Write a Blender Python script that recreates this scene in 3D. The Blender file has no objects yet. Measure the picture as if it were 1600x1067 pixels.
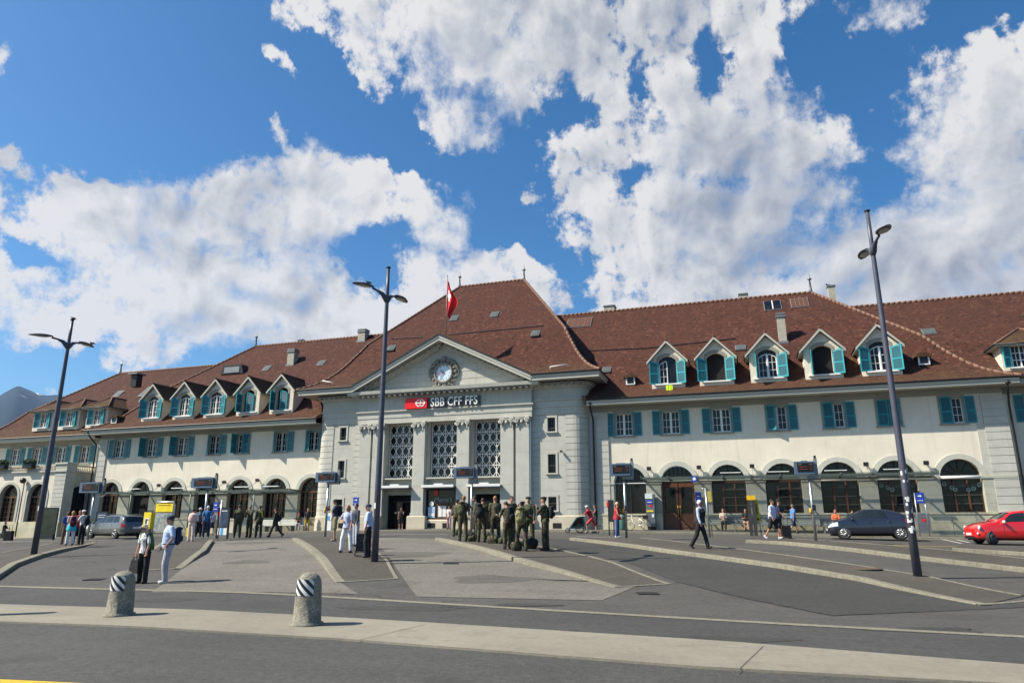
import bpy, bmesh, math, random
from mathutils import Vector, Matrix, geometry, noise
random.seed(7)
R=math.radians; PI=math.pi
S=bpy.context.scene; COL=S.collection
# ------------------------------------------------------------------ camera
F=1090.3; TH=R(14.59); YA=R(18.59); EZ=1.6
cam=bpy.data.objects.new('camera',bpy.data.cameras.new('camera')); COL.objects.link(cam)
cam.location=(0,0,EZ); cam.rotation_euler=(PI/2+TH,0,YA)
cam.data.sensor_width=36; cam.data.lens=F/1600*36; cam.data.clip_start=.1; cam.data.clip_end=60000
S.camera=cam
S.view_settings.view_transform='Standard'; S.view_settings.look='None'
S.view_settings.exposure=0.80; S.view_settings.gamma=1
SUNV=Vector((1,.54,-1.14)).normalized()          # direction the light travels
sl=bpy.data.lights.new('sun','SUN'); sl.energy=5.0; sl.angle=R(.53); sl.color=(1,.925,.79)
so=bpy.data.objects.new('sun',sl); COL.objects.link(so); so.rotation_euler=SUNV.to_track_quat('-Z','Y').to_euler()
def ray(px,py):
    x=(px-800)/F; y=-(py-533.5)/F
    fwd=math.cos(TH)-y*math.sin(TH); up=math.sin(TH)+y*math.cos(TH)
    return Vector((x*math.cos(YA)-fwd*math.sin(YA), x*math.sin(YA)+fwd*math.cos(YA), up))
# ------------------------------------------------------------------ node helpers
class N:
    def __init__(s,tree): s.t=tree; s.n=tree.nodes; s.l=tree.links
    def new(s,typ,**kw):
        n=s.n.new(typ)
        for k,v in kw.items():
            if k=='inp':
                for a,b in v.items():
                    if hasattr(b,'is_output') or isinstance(b,bpy.types.NodeSocket): s.l.new(b,n.inputs[a])
                    else: n.inputs[a].default_value=b
            else: setattr(n,k,v)
        return n
    def m(s,op,a,b=None,c=None,clamp=False):
        n=s.n.new('ShaderNodeMath'); n.operation=op; n.use_clamp=clamp
        for i,v in enumerate((a,b,c)):
            if v is None: continue
            if isinstance(v,bpy.types.NodeSocket): s.l.new(v,n.inputs[i])
            else: n.inputs[i].default_value=v
        return n.outputs[0]
    def v(s,op,a,b=None,scale=None):
        n=s.n.new('ShaderNodeVectorMath'); n.operation=op
        for i,x in enumerate((a,b)):
            if x is None: continue
            if isinstance(x,bpy.types.NodeSocket): s.l.new(x,n.inputs[i])
            else: n.inputs[i].default_value=x
        if scale is not None: n.inputs['Scale'].default_value=scale
        return n
    def mix(s,f,a,b,blend='MIX'):
        n=s.n.new('ShaderNodeMix'); n.data_type='RGBA'; n.blend_type=blend
        for i,v in ((0,f),(6,a),(7,b)):
            if isinstance(v,bpy.types.NodeSocket): s.l.new(v,n.inputs[i])
            else: n.inputs[i].default_value=v if i==0 else (*v,1)[:4]
        return n.outputs[2]
    def noise(s,vec,scale,detail=4,rough=.55,dist=0):
        n=s.n.new('ShaderNodeTexNoise'); n.inputs['Scale'].default_value=scale; n.inputs['Detail'].default_value=detail
        n.inputs['Roughness'].default_value=rough; n.inputs['Distortion'].default_value=dist
        if vec is not None: s.l.new(vec,n.inputs['Vector'])
        return n
    def ss(s,x,a,b):
        n=s.n.new('ShaderNodeMapRange'); n.interpolation_type='SMOOTHSTEP'
        s.l.new(x,n.inputs[0]); n.inputs[1].default_value=a; n.inputs[2].default_value=b
        return n.outputs[0]
    def lin(s,x,a,b,c,d):
        n=s.n.new('ShaderNodeMapRange'); s.l.new(x,n.inputs[0])
        for i,v in enumerate((a,b,c,d)): n.inputs[i+1].default_value=v
        return n.outputs[0]
# ------------------------------------------------------------------ sky with clouds
W=bpy.data.worlds.new('World'); S.world=W; W.use_nodes=True
k=N(W.node_tree); k.n.clear()
sky=k.new('ShaderNodeTexSky',sky_type='NISHITA'); sky.sun_disc=False
sky.sun_elevation=math.asin(-SUNV.z); sky.sun_rotation=math.atan2(-SUNV.x,-SUNV.y)
sky.altitude=560; sky.air_density=1.0; sky.dust_density=1.8; sky.ozone_density=2.2
tc=k.new('ShaderNodeTexCoord'); D=tc.outputs['Generated']
rt=(math.cos(YA),math.sin(YA),0); fw=(-math.sin(YA),math.cos(YA),0)
lx=k.v('DOT_PRODUCT',D,rt).outputs[1]; ly=k.v('DOT_PRODUCT',D,fw).outputs[1]
az=k.m('ARCTAN2',lx,ly); sp=k.new('ShaderNodeSeparateXYZ'); k.l.new(D,sp.inputs[0]); el=k.m('ARCSINE',sp.outputs[2])
def ae(px,py):
    r=ray(px,py).normalized(); a=math.atan2(r.dot(Vector(rt)),r.dot(Vector(fw))); return a,math.asin(r.z)
cmb=k.new('ShaderNodeCombineXYZ'); k.l.new(az,cmb.inputs[0]); k.l.new(el,cmb.inputs[1]); AE=cmb.outputs[0]
# warp the lookup a little so that the cloud masses get ragged outlines
wn=k.noise(AE,7,3,.6); wv=k.v('SUBTRACT',wn.outputs['Color'],(.5,.5,.5)).outputs[0]
wv=k.v('SCALE',wv,scale=.07).outputs[0]; AEw=k.v('ADD',AE,wv).outputs[0]
wn3=k.noise(AE,30,4,.65); AEw=k.v('ADD',AEw,k.v('SCALE',k.v('SUBTRACT',wn3.outputs['Color'],(.5,.5,.5)).outputs[0],scale=.045).outputs[0]).outputs[0]
BL=[ # px,py,rx,ry,tilt(deg, + = rising right),amplitude
(90,325,150,55,-8,1.1),(215,375,150,55,-12,1.1),(330,400,140,70,0,1.1),(470,290,110,48,8,1.1),(580,300,90,32,-12,.9),(440,350,120,50,18,1.05),
(300,460,190,30,0,.85),(480,470,110,60,-20,1.05),(560,505,110,40,0,.8),(60,440,90,24,-12,.75),(40,505,80,34,-20,.9),(175,490,80,22,10,.6),(205,480,55,36,10,.7),
(258,535,42,36,10,.9),(130,494,22,10,0,.7),(75,608,80,13,0,.8),(205,570,40,18,20,.6),(2,80,14,24,0,.9),(10,255,14,24,0,.6),
(436,88,42,13,-38,.9),(430,205,32,8,-35,.6),(470,15,90,34,0,1.1),(590,40,90,60,-20,1.15),(600,105,58,40,-40,1.0),(700,20,90,50,0,1.05),(770,70,100,42,-15,1.0),(735,95,60,16,20,.7),
(700,195,52,26,-15,.95),(655,150,12,30,30,.6),(765,228,28,9,10,.6),(880,30,150,90,0,1.2),(1000,90,120,110,0,1.2),(870,110,60,26,28,.85),
(1040,200,120,100,0,1.2),(1160,170,110,90,0,1.15),(1260,190,90,80,0,1.1),(1200,40,95,42,12,.9),(1130,30,50,50,0,.7),(1140,110,80,40,0,.7),
(890,235,70,34,-35,.95),(980,290,90,50,0,.95),(1120,260,110,50,0,1.0),(860,130,50,14,30,.6),(920,190,40,14,0,.5),
(1400,60,34,36,0,.9),(1400,110,56,40,0,.85),(1510,90,40,30,0,.85),(1540,150,110,62,0,1.15),(1440,180,90,70,0,1.1),(1380,160,40,60,0,.6),(1500,240,130,60,0,1.15),(1590,90,24,30,0,.6),
(1480,330,140,70,0,1.1),(1560,400,120,70,0,1.1),(1350,400,130,60,0,.95),(1000,340,110,56,0,1.0),(900,345,60,22,-25,.75),(1180,345,64,30,0,.8),(1250,290,28,22,0,.7),
(1080,400,150,50,0,.9),(930,455,80,40,20,1.0),(1250,410,160,50,0,.85),(1000,440,160,46,0,1.0),(1200,445,180,40,0,.95),(1400,440,160,60,0,1.0),
(680,375,34,48,-20,.75),(700,410,80,36,0,.75),(810,410,64,38,10,.95),(740,440,60,26,0,.7),(836,313,16,10,0,.6),
(1230,250,30,30,0,.5),(700,-60,300,60,0,1.1),(1000,-80,400,80,0,1.2),(1500,-120,200,60,0,.8),(1700,250,120,150,0,1.0),(-120,330,130,60,0,1.0),
(1000,490,190,60,0,1.15),(1260,480,240,70,0,1.15),(1520,470,200,80,0,1.15),(560,500,130,50,0,.9),(620,290,60,26,-15,.7),(20,500,110,34,-14,.8)]
BL=[(px,py,rx*(1.12 if rx<62 else 1),ry*(1.12 if rx<62 else 1),t,min(1.5,A_*(1.28 if rx<62 and py>0 else 1))) for px,py,rx,ry,t,A_ in BL]
NEG=[(1330,90,60,90,20,.75),(1110,90,22,42,-25,.7),(1250,110,36,22,0,.6),(1380,290,30,42,0,.9),(1110,283,50,14,-10,.7),(1290,270,60,20,-10,.6),(1220,370,60,16,0,.35),(1300,330,60,26,0,.55),
 (880,180,46,30,0,.6),(640,140,60,60,0,.5),(860,400,30,50,30,.7),(520,385,60,26,15,.5),(60,405,60,12,-10,.5),(1530,40,90,30,0,.5),(1000,265,24,10,0,.4)]
NZ=k.noise
def n2d(*A,**B):
    n=NZ(*A,**B); n.noise_dimensions='2D'; return n
k.noise=n2d
def blobsum(L):
    tot=None
    for px,py,rx,ry,t,a in L:
        a0,e0=ae(px,py); sc=1/ (F*1.04)
        d=k.v('SUBTRACT',AEw,(a0,e0,0)).outputs[0]
        if t:
            rn=k.n.new('ShaderNodeVectorRotate'); rn.rotation_type='Z_AXIS'; k.l.new(d,rn.inputs['Vector']); rn.inputs['Angle'].default_value=-R(t); d=rn.outputs[0]
        d=k.v('MULTIPLY',d,(1/(rx*sc),1/(ry*sc),0)).outputs[0]
        q=k.v('DOT_PRODUCT',d,d).outputs[1]
        e=k.m('MULTIPLY',k.m('EXPONENT',k.m('MULTIPLY',q,-.62)),a)
        tot=e if tot is None else k.m('ADD',tot,e)
    return tot
cov=k.m('SUBTRACT',k.m('MINIMUM',blobsum(BL),1.42),blobsum(NEG))
def vor(vec,sc,det=1.6):
    v=k.n.new('ShaderNodeTexVoronoi'); v.feature='SMOOTH_F1'; v.voronoi_dimensions='2D'; v.inputs['Scale'].default_value=sc; v.inputs['Detail'].default_value=det; v.inputs['Roughness'].default_value=.55; v.inputs['Lacunarity'].default_value=2.4; v.inputs['Smoothness'].default_value=.45; v.normalize=True
    k.l.new(vec,v.inputs['Vector']); return v.outputs['Distance']
def field(vec,det):
    w1=k.noise(vec,5,3,.55); vw=k.v('ADD',vec,k.v('SCALE',k.v('SUBTRACT',w1.outputs['Color'],(.5,.5,.5)).outputs[0],scale=.12).outputs[0]).outputs[0]
    return k.noise(vw,4.2,det,.56).outputs[0],vor(vw,11)
n1,v1=field(AE,7)
n2=k.noise(AE,32,6,.68)
nz=k.m('ADD',k.m('ADD',k.m('MULTIPLY',k.m('SUBTRACT',n1,.5),2.5),k.m('MULTIPLY',k.m('SUBTRACT',.30,v1),1.5)),k.m('MULTIPLY',k.m('SUBTRACT',n2.outputs[0],.5),1.35))
den=k.m('ADD',cov,nz)
soft=k.noise(AE,4.3,3,.5); wdt=k.lin(soft.outputs[0],.38,.62,.38,1.2)
alpha=k.m('DIVIDE',k.m('SUBTRACT',den,.68),wdt,clamp=True); alpha=k.ss(alpha,0,1)
AEs=k.v('ADD',AE,(-.016,.024,0)).outputs[0]
m1,w1_=field(AEs,5)
dz=k.m('ADD',k.m('MULTIPLY',k.m('SUBTRACT',n1,m1),2.6),k.m('MULTIPLY',k.m('SUBTRACT',w1_,v1),1.7))
big=k.noise(k.v('ADD',AE,(3.3,1.1,0)).outputs[0],2.4,4,.5)
lit=k.m('ADD',k.m('ADD',dz,.92),k.m('MULTIPLY',k.m('SUBTRACT',big.outputs[0],.5),1.9))
thick=k.ss(den,.95,2.3)
lit=k.m('SUBTRACT',lit,k.m('MULTIPLY',thick,.66),clamp=True)
ccol=k.mix(lit,(.43,.48,.56),(1.0,.985,.965))
bgc=k.new('ShaderNodeBackground'); k.l.new(ccol,bgc.inputs[0]); bgc.inputs[1].default_value=.475
# sky colour: Nishita, a touch deeper blue as in the photograph
hs=k.new('ShaderNodeHueSaturation'); hs.inputs['Saturation'].default_value=1.30; k.l.new(sky.outputs[0],hs.inputs['Color'])
bgs=k.new('ShaderNodeBackground'); tint=k.mix(1.0,hs.outputs[0],(.84,1.0,1.0),'MULTIPLY'); k.l.new(tint,bgs.inputs[0]); bgs.inputs[1].default_value=.086
mx=k.new('ShaderNodeMixShader'); al=k.m('MULTIPLY',alpha,k.ss(el,-.02,.03)); k.l.new(al,mx.inputs[0]); k.l.new(bgs.outputs[0],mx.inputs[1]); k.l.new(bgc.outputs[0],mx.inputs[2])
wo=k.new('ShaderNodeOutputWorld'); k.l.new(mx.outputs[0],wo.inputs[0])
# ------------------------------------------------------------------ materials
MATS={}
def mat(name,col,rough=.8,metal=0,var=.12,scale=2.5,bump=0,bscale=40,spec=.4,fine=0,col2=None,objc=True,streak=0,emit=None,coat=0):
    if name in MATS: return MATS[name]
    m=bpy.data.materials.new(name); m.use_nodes=True; q=N(m.node_tree); b=m.node_tree.nodes['Principled BSDF']
    tcn=q.new('ShaderNodeTexCoord'); g=q.new('ShaderNodeNewGeometry'); vec=g.outputs['Position'] if not objc else tcn.outputs['Object']
    n=q.noise(vec,scale,5,.6)
    f=q.lin(n.outputs[0],.3,.7,0,1)
    dark=tuple(c*(1-var) for c in col); lt=tuple(min(1,c*(1+var)) for c in col)
    c=q.mix(f,dark,lt)
    if col2:
        n3=q.noise(vec,scale*.33,4,.65); c=q.mix(q.ss(n3.outputs[0],.52,.66),c,col2)
    if fine:
        n2=q.noise(vec,bscale,3,.7); c=q.mix(1.0,c,q.mix(q.lin(n2.outputs[0],.3,.7,0,1),(1-fine,)*3,(1+fine,)*3),'MULTIPLY')
    if streak:
        mp=q.new('ShaderNodeMapping'); q.l.new(vec,mp.inputs[0]); mp.inputs['Scale'].default_value=(3.5,3.5,.25)
        n4=q.noise(mp.outputs[0],1.6,4,.6); c=q.mix(q.m('MULTIPLY',q.ss(n4.outputs[0],.5,.75),streak),c,tuple(x*.55 for x in col))
    q.l.new(c,b.inputs['Base Color']); b.inputs['Roughness'].default_value=rough; b.inputs['Metallic'].default_value=metal
    b.inputs['Specular IOR Level'].default_value=spec
    if coat: b.inputs['Coat Weight'].default_value=coat; b.inputs['Coat Roughness'].default_value=.05
    if bump:
        nb=q.noise(vec,bscale,4,.65); bp=q.new('ShaderNodeBump'); bp.inputs['Strength'].default_value=bump; bp.inputs['Distance'].default_value=.02
        q.l.new(nb.outputs[0],bp.inputs['Height']); q.l.new(bp.outputs[0],b.inputs['Normal'])
    if emit: b.inputs['Emission Color'].default_value=(*emit[:3],1); b.inputs['Emission Strength'].default_value=emit[3]
    MATS[name]=m; return m
def tile_mat(name,hue=0,moss=.5):
    m=bpy.data.materials.new(name); m.use_nodes=True; q=N(m.node_tree); b=m.node_tree.nodes['Principled BSDF']
    uv=q.new('ShaderNodeUVMap'); U=uv.outputs[0]
    def brick(c1,c2,mort,ms):
        t=q.new('ShaderNodeTexBrick'); q.l.new(U,t.inputs['Vector']); t.offset=.5
        t.inputs['Color1'].default_value=(*c1,1); t.inputs['Color2'].default_value=(*c2,1); t.inputs['Mortar'].default_value=(*mort,1)
        t.inputs['Scale'].default_value=1; t.inputs['Mortar Size'].default_value=ms; t.inputs['Mortar Smooth'].default_value=.3
        t.inputs['Brick Width'].default_value=.17; t.inputs['Row Height'].default_value=.15; return t
    t=brick((.072,.029,.021),(.120,.053,.038),(.026,.013,.010),.014)
    g=q.new('ShaderNodeNewGeometry'); P=g.outputs['Position']
    # per-tile tone from a cell noise
    mp=q.new('ShaderNodeMapping'); q.l.new(U,mp.inputs[0]); mp.inputs['Scale'].default_value=(1/.17,1/.15,1)
    wn_=q.new('ShaderNodeTexWhiteNoise'); wn_.noise_dimensions='2D'
    sn=q.v('SNAP',mp.outputs[0],(1,1,1)).outputs[0]; q.l.new(sn,wn_.inputs['Vector'])
    c=q.mix(q.lin(wn_.outputs[0],0,1,0,.8),t.outputs[0],(.095+hue,.040,.030)); 
    c=q.mix(q.m('MULTIPLY',q.ss(wn_.outputs[0],.9,.97),.45),c,(.22,.12,.08)); c=q.mix(q.ss(wn_.outputs[0],.14,.05),c,(.036,.022,.019))
    big=q.noise(P,.35,5,.6); c=q.mix(q.lin(big.outputs[0],.35,.65,0,.6),c,(.076,.037,.028))
    md=q.noise(P,1.6,5,.65); c=q.mix(q.m('MULTIPLY',q.ss(md.outputs[0],.52,.72),.55),c,(.135,.068,.045))
    st=q.new('ShaderNodeMapping'); q.l.new(U,st.inputs[0]); st.inputs['Scale'].default_value=(1.1,.12,1); s4=q.noise(st.outputs[0],1.3,5,.65)
    c=q.mix(q.m('MULTIPLY',q.ss(s4.outputs[0],.5,.68),.45),c,(.05,.031,.025))
    sx=q.new('ShaderNodeSeparateXYZ'); q.l.new(U,sx.inputs[0])
    low=q.ss(sx.outputs[1],3.2,.2); mn=q.noise(P,3,5,.7)
    c=q.mix(q.m('MULTIPLY',q.m('MULTIPLY',low,q.ss(mn.outputs[0],.38,.6)),moss),c,(.095,.075,.034))
    c=q.mix(1.0,c,(.90,.79,.74),'MULTIPLY')
    q.l.new(c,b.inputs['Base Color']); b.inputs['Roughness'].default_value=.85; b.inputs['Specular IOR Level'].default_value=.15
    # height: each course ramps up to its lower edge
    fr=q.m('FRACT',q.m('MULTIPLY',sx.outputs[1],1/.15)); hgt=q.m('ADD',q.m('MULTIPLY',q.m('SUBTRACT',1,fr),.8),q.m('MULTIPLY',t.outputs['Fac'],-.5))
    hgt=q.m('ADD',hgt,q.m('MULTIPLY',wn_.outputs[0],.35))
    bp=q.new('ShaderNodeBump'); bp.inputs['Strength'].default_value=.9; bp.inputs['Distance'].default_value=.035
    q.l.new(hgt,bp.inputs['Height']); q.l.new(bp.outputs[0],b.inputs['Normal'])
    return m
M_tile=tile_mat('roof_tiles'); M_tile2=tile_mat('roof_tiles_weathered',-.02,.9)
M_hip=mat('hip_tiles',(.17,.09,.06),.8,var=.35,scale=6)
M_plaster=mat('cream_plaster',(.67,.612,.50),.9,var=.08,scale=.6,bump=.15,bscale=60,objc=False,streak=.24)
M_plinth=mat('sandstone_plinth',(.50,.465,.33),.9,var=.18,scale=1.6,bump=.3,bscale=25,col2=(.40,.37,.25),objc=False)
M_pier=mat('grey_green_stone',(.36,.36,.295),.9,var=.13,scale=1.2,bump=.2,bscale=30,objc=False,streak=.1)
M_stone=mat('pale_grey_stone',(.455,.445,.39),.85,var=.09,scale=1.3,bump=.2,bscale=40,objc=False,streak=.22)
M_stoneL=mat('warm_portal_plinth',(.52,.46,.35),.9,var=.12,scale=1.4,bump=.35,bscale=18,objc=False)
M_frieze=mat('grey_frieze_stone',(.27,.26,.225),.85,var=.06,scale=1,objc=False)
M_fascia=mat('painted_fascia',(.43,.42,.36),.6,var=.05,scale=1,objc=False)
M_carve=mat('carved_stone',(.22,.21,.18),.8,var=.2,scale=5,objc=False)
M_white=mat('white_paint',(.74,.74,.71),.5,var=.04)
M_teal=mat('teal_shutter_paint',(.016,.20,.235),.45,var=.14,scale=2)  # darker teal for the upper floor, its shade put into the colour
M_tealLit=mat('sunlit_teal_paint',(.03,.34,.39),.5,var=.15,scale=3)  # lighter copy of the shutter teal for the dormers, sunlight put into the colour
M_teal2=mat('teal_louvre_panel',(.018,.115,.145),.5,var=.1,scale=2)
M_dbrown=mat('dark_brown_frame',(.045,.022,.014),.5,var=.2)
M_brown=mat('brown_timber',(.105,.042,.02),.5,var=.2,scale=6)
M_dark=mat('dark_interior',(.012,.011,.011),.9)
M_black=mat('black_metal',(.02,.02,.022),.45,metal=.3)
M_zinc=mat('zinc_grey',(.22,.23,.23),.5,metal=.5)
M_pipe=mat('dark_downpipe',(.03,.028,.027),.45,metal=.3)
M_lamp=mat('lamp_post_paint',(.075,.075,.10),.42,metal=.2,var=.15)
M_steel=mat('brushed_steel',(.42,.42,.41),.35,metal=.8)
M_yellow=mat('yellow_panel',(.75,.58,.02),.5)
M_blue=mat('blue_sign',(.02,.05,.33),.45)
M_red=mat('red_paint',(.62,.012,.012),.4)
def glass(name,col=(.018,.02,.024),rough=.06,spec=.5):
    m=mat(name,col,rough,var=.5,scale=.8,spec=spec,bump=.12,bscale=1.6); return m
M_glass=glass('window_glass',(.010,.010,.011),.06,.34)
M_canglass=None
# ------------------------------------------------------------------ mesh builder
class MB:
    def __init__(s): s.v=[]; s.f=[]; s.mi=[]; s.uv={}; s.mats=[]; s.cur=0; s.sm=[]; s.T=Matrix.Identity(4)
    def m(s,mt):
        if mt not in s.mats: s.mats.append(mt)
        s.cur=s.mats.index(mt); return s
    def pts(s,P):
        i=len(s.v); s.v+= [tuple(s.T@Vector(p)) for p in P]; return i
    def face(s,idx,smooth=False,uv=None):
        if uv: s.uv[len(s.f)]=uv
        s.f.append(tuple(idx)); s.mi.append(s.cur); s.sm.append(smooth)
    def poly(s,P,uv=None):
        i=s.pts(P); s.face(range(i,i+len(P)),uv=uv)
    def box(s,x0,x1,y0,y1,z0,z1):
        if x0>x1:x0,x1=x1,x0
        if y0>y1:y0,y1=y1,y0
        if z0>z1:z0,z1=z1,z0
        i=s.pts([(x0,y0,z0),(x1,y0,z0),(x1,y1,z0),(x0,y1,z0),(x0,y0,z1),(x1,y0,z1),(x1,y1,z1),(x0,y1,z1)])
        for f in ((0,3,2,1),(4,5,6,7),(0,1,5,4),(1,2,6,5),(2,3,7,6),(3,0,4,7)): s.face([i+a for a in f])
        return s
    def tube(s,P,r,n=8,cap=True,smooth=True):
        P=[Vector(p) for p in P]; rs=r if isinstance(r,(list,tuple)) else [r]*len(P)
        rings=[]; up=None
        for j,p in enumerate(P):
            d=(P[min(j+1,len(P)-1)]-P[max(j-1,0)]); d=d.normalized() if d.length>1e-9 else Vector((0,0,1))
            if up is None: up=Vector((0,0,1)) if abs(d.z)<.9 else Vector((0,1,0))
            a=d.cross(up); a=a.normalized() if a.length>1e-6 else d.orthogonal().normalized(); b=a.cross(d).normalized(); up=b
            rings.append(s.pts([p+(a*math.cos(2*PI*t/n)+b*math.sin(2*PI*t/n))*rs[j] for t in range(n)]))
        for a,b in zip(rings,rings[1:]):
            for t in range(n): s.face([a+t,a+(t+1)%n,b+(t+1)%n,b+t],smooth)
        if cap: s.face([rings[0]+t for t in range(n)][::-1]); s.face([rings[-1]+t for t in range(n)])
        return s
    def cyl(s,x,y,z0,z1,r0,r1=None,n=16):
        return s.tube([(x,y,z0),(x,y,z1)],[r0,r0 if r1 is None else r1],n)
    def disc_y(s,x,y0,y1,z,r,n=24): return s.tube([(x,y0,z),(x,y1,z)],r,n)
    def prism(s,pts,y0,y1):      # polygon in XZ, extruded along Y
        i=s.pts([(x,y0,z) for x,z in pts]); j=s.pts([(x,y1,z) for x,z in pts]); n=len(pts)
        s.face(range(i,i+n)); s.face(list(range(j,j+n))[::-1])
        for t in range(n): s.face([i+(t+1)%n,i+t,j+t,j+(t+1)%n])
        return s
    def ell(s,c,r,n=12,m=8,smooth=True):
        rings=[]
        for a in range(1,m):
            ph=PI*a/m; rings.append(s.pts([(c[0]+r[0]*math.sin(ph)*math.cos(2*PI*t/n),c[1]+r[1]*math.sin(ph)*math.sin(2*PI*t/n),c[2]+r[2]*math.cos(ph)) for t in range(n)]))
        top=s.pts([(c[0],c[1],c[2]+r[2])]); bot=s.pts([(c[0],c[1],c[2]-r[2])])
        for t in range(n): s.face([top,rings[0]+t,rings[0]+(t+1)%n],smooth); s.face([bot,rings[-1]+(t+1)%n,rings[-1]+t],smooth)
        for a,b in zip(rings,rings[1:]):
            for t in range(n): s.face([a+t,b+t,b+(t+1)%n,a+(t+1)%n],smooth)
        return s
    def sweep(s,path,prof,closed=False):   # path [(x,y)], outward = left-normal*(-1); prof [(off,z)]
        n=len(path); nor=[]
        for i,p in enumerate(path):
            a=Vector(path[max(i-1,0)]); b=Vector(path[min(i+1,n-1)])
            if 0<i<n-1:
                d1=(Vector(p)-a).normalized(); d2=(b-Vector(p)).normalized(); n1=Vector((d1.y,-d1.x)); n2=Vector((d2.y,-d2.x)); q=(n1+n2); q=q.normalized()/max(.3,q.normalized().dot(n1))
            else: d=(b-a).normalized(); q=Vector((d.y,-d.x))
            nor.append(q)
        rows=[s.pts([(p[0]+q.x*o,p[1]+q.y*o,z) for p,q in zip(path,nor)]) for o,z in prof]
        for a,b in zip(rows,rows[1:]):
            for i in range(n-1): s.face([a+i,a+i+1,b+i+1,b+i])
        return s
    def build(s,name,parent=None,loc=None,rot=None,smooth=None):
        me=bpy.data.meshes.new(name); me.from_pydata(s.v,[],s.f)
        for m in s.mats: me.materials.append(m)
        me.polygons.foreach_set('material_index',s.mi); me.polygons.foreach_set('use_smooth',s.sm)
        if s.uv:
            L=me.uv_layers.new(name='UVMap')
            for fi,uvs in s.uv.items():
                for li,u in zip(me.polygons[fi].loop_indices,uvs): L.data[li].uv=u
        me.update()
        return link(name,me,parent,loc,rot)
def link(name,me,parent=None,loc=None,rot=None):
    o=bpy.data.objects.new(name,me); COL.objects.link(o)
    if parent: o.parent=parent
    if loc is not None: o.location=loc
    if rot is not None: o.rotation_euler=rot
    return o
def tag(o,label,cat,group=None):
    o['label']=label; o['category']=cat
    if group:o['group']=group
    return o
def thing(name,label,cat,loc=(0,0,0),rz=0,group=None):
    o=bpy.data.objects.new(name,None); COL.objects.link(o); o.location=loc; o.rotation_euler=(0,0,rz); o.empty_display_size=.3
    return tag(o,label,cat,group)
def struct(o,kind='structure'): o['kind']=kind; return o
def text_mesh(txt,size,extrude,mt,name,bold=0,shear=0,align='LEFT',spacing=1):
    cu=bpy.data.curves.new(name,'FONT'); cu.body=txt; cu.size=size; cu.extrude=extrude; cu.offset=bold; cu.shear=shear; cu.align_x=align; cu.space_character=spacing; cu.resolution_u=3
    o=bpy.data.objects.new(name,cu); COL.objects.link(o); dg=bpy.context.evaluated_depsgraph_get(); dg.update()
    me=bpy.data.meshes.new_from_object(o.evaluated_get(dg)); bpy.data.objects.remove(o); me.name=name
    me.materials.clear(); me.materials.append(mt); return me
HAZE=4.2e-5
# ------------------------------------------------------------------ ground height
KN=[(0,0),(8,0),(13,.0),(17,.03),(20,.13),(23,.32),(26,.52),(29,.66),(34,.80),(40,.93),(48,1.10),(60,1.16),(90,1.2)]
def hz(X,Y):
    l=X*math.cos(YA)+Y*math.sin(YA); d=-X*math.sin(YA)+Y*math.cos(YA)
    def pl(t):
        if t<=KN[0][0]: return 0
        for (a,b),(c,e) in zip(KN,KN[1:]):
            if t<=c: return b+(e-b)*(t-a)/(c-a)
        return KN[-1][1]
    z=sum(pl(d+o) for o in (-2,-1,0,1,2))/5
    return z-.02*max(0,-l-6)-.007*max(0,-l-20)-.012*max(0,l-12)
def gp(px,py,dz=0):
    r=ray(px,py); t=3
    f=lambda t:EZ+r.z*t-hz(r.x*t,r.y*t)-dz
    while t<120 and f(t)>0: t+=.25
    a,b=t-.25,t
    for _ in range(24):
        m=(a+b)/2
        if f(m)>0:a=m
        else:b=m
    return Vector((r.x*a,r.y*a,hz(r.x*a,r.y*a)+dz))
def atY(px,py,Y):
    r=ray(px,py); t=Y/r.y; return r.x*t,EZ+r.z*t
def depth(X,Y): return -X*math.sin(YA)+Y*math.cos(YA)
def zat(px,py,X,Y):      # height on the vertical line through (X,Y) seen at image row py
    y=(533.5-py)/F; d=depth(X,Y); return EZ+d*(math.sin(TH)+y*math.cos(TH))/(math.cos(TH)-y*math.sin(TH))
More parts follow.
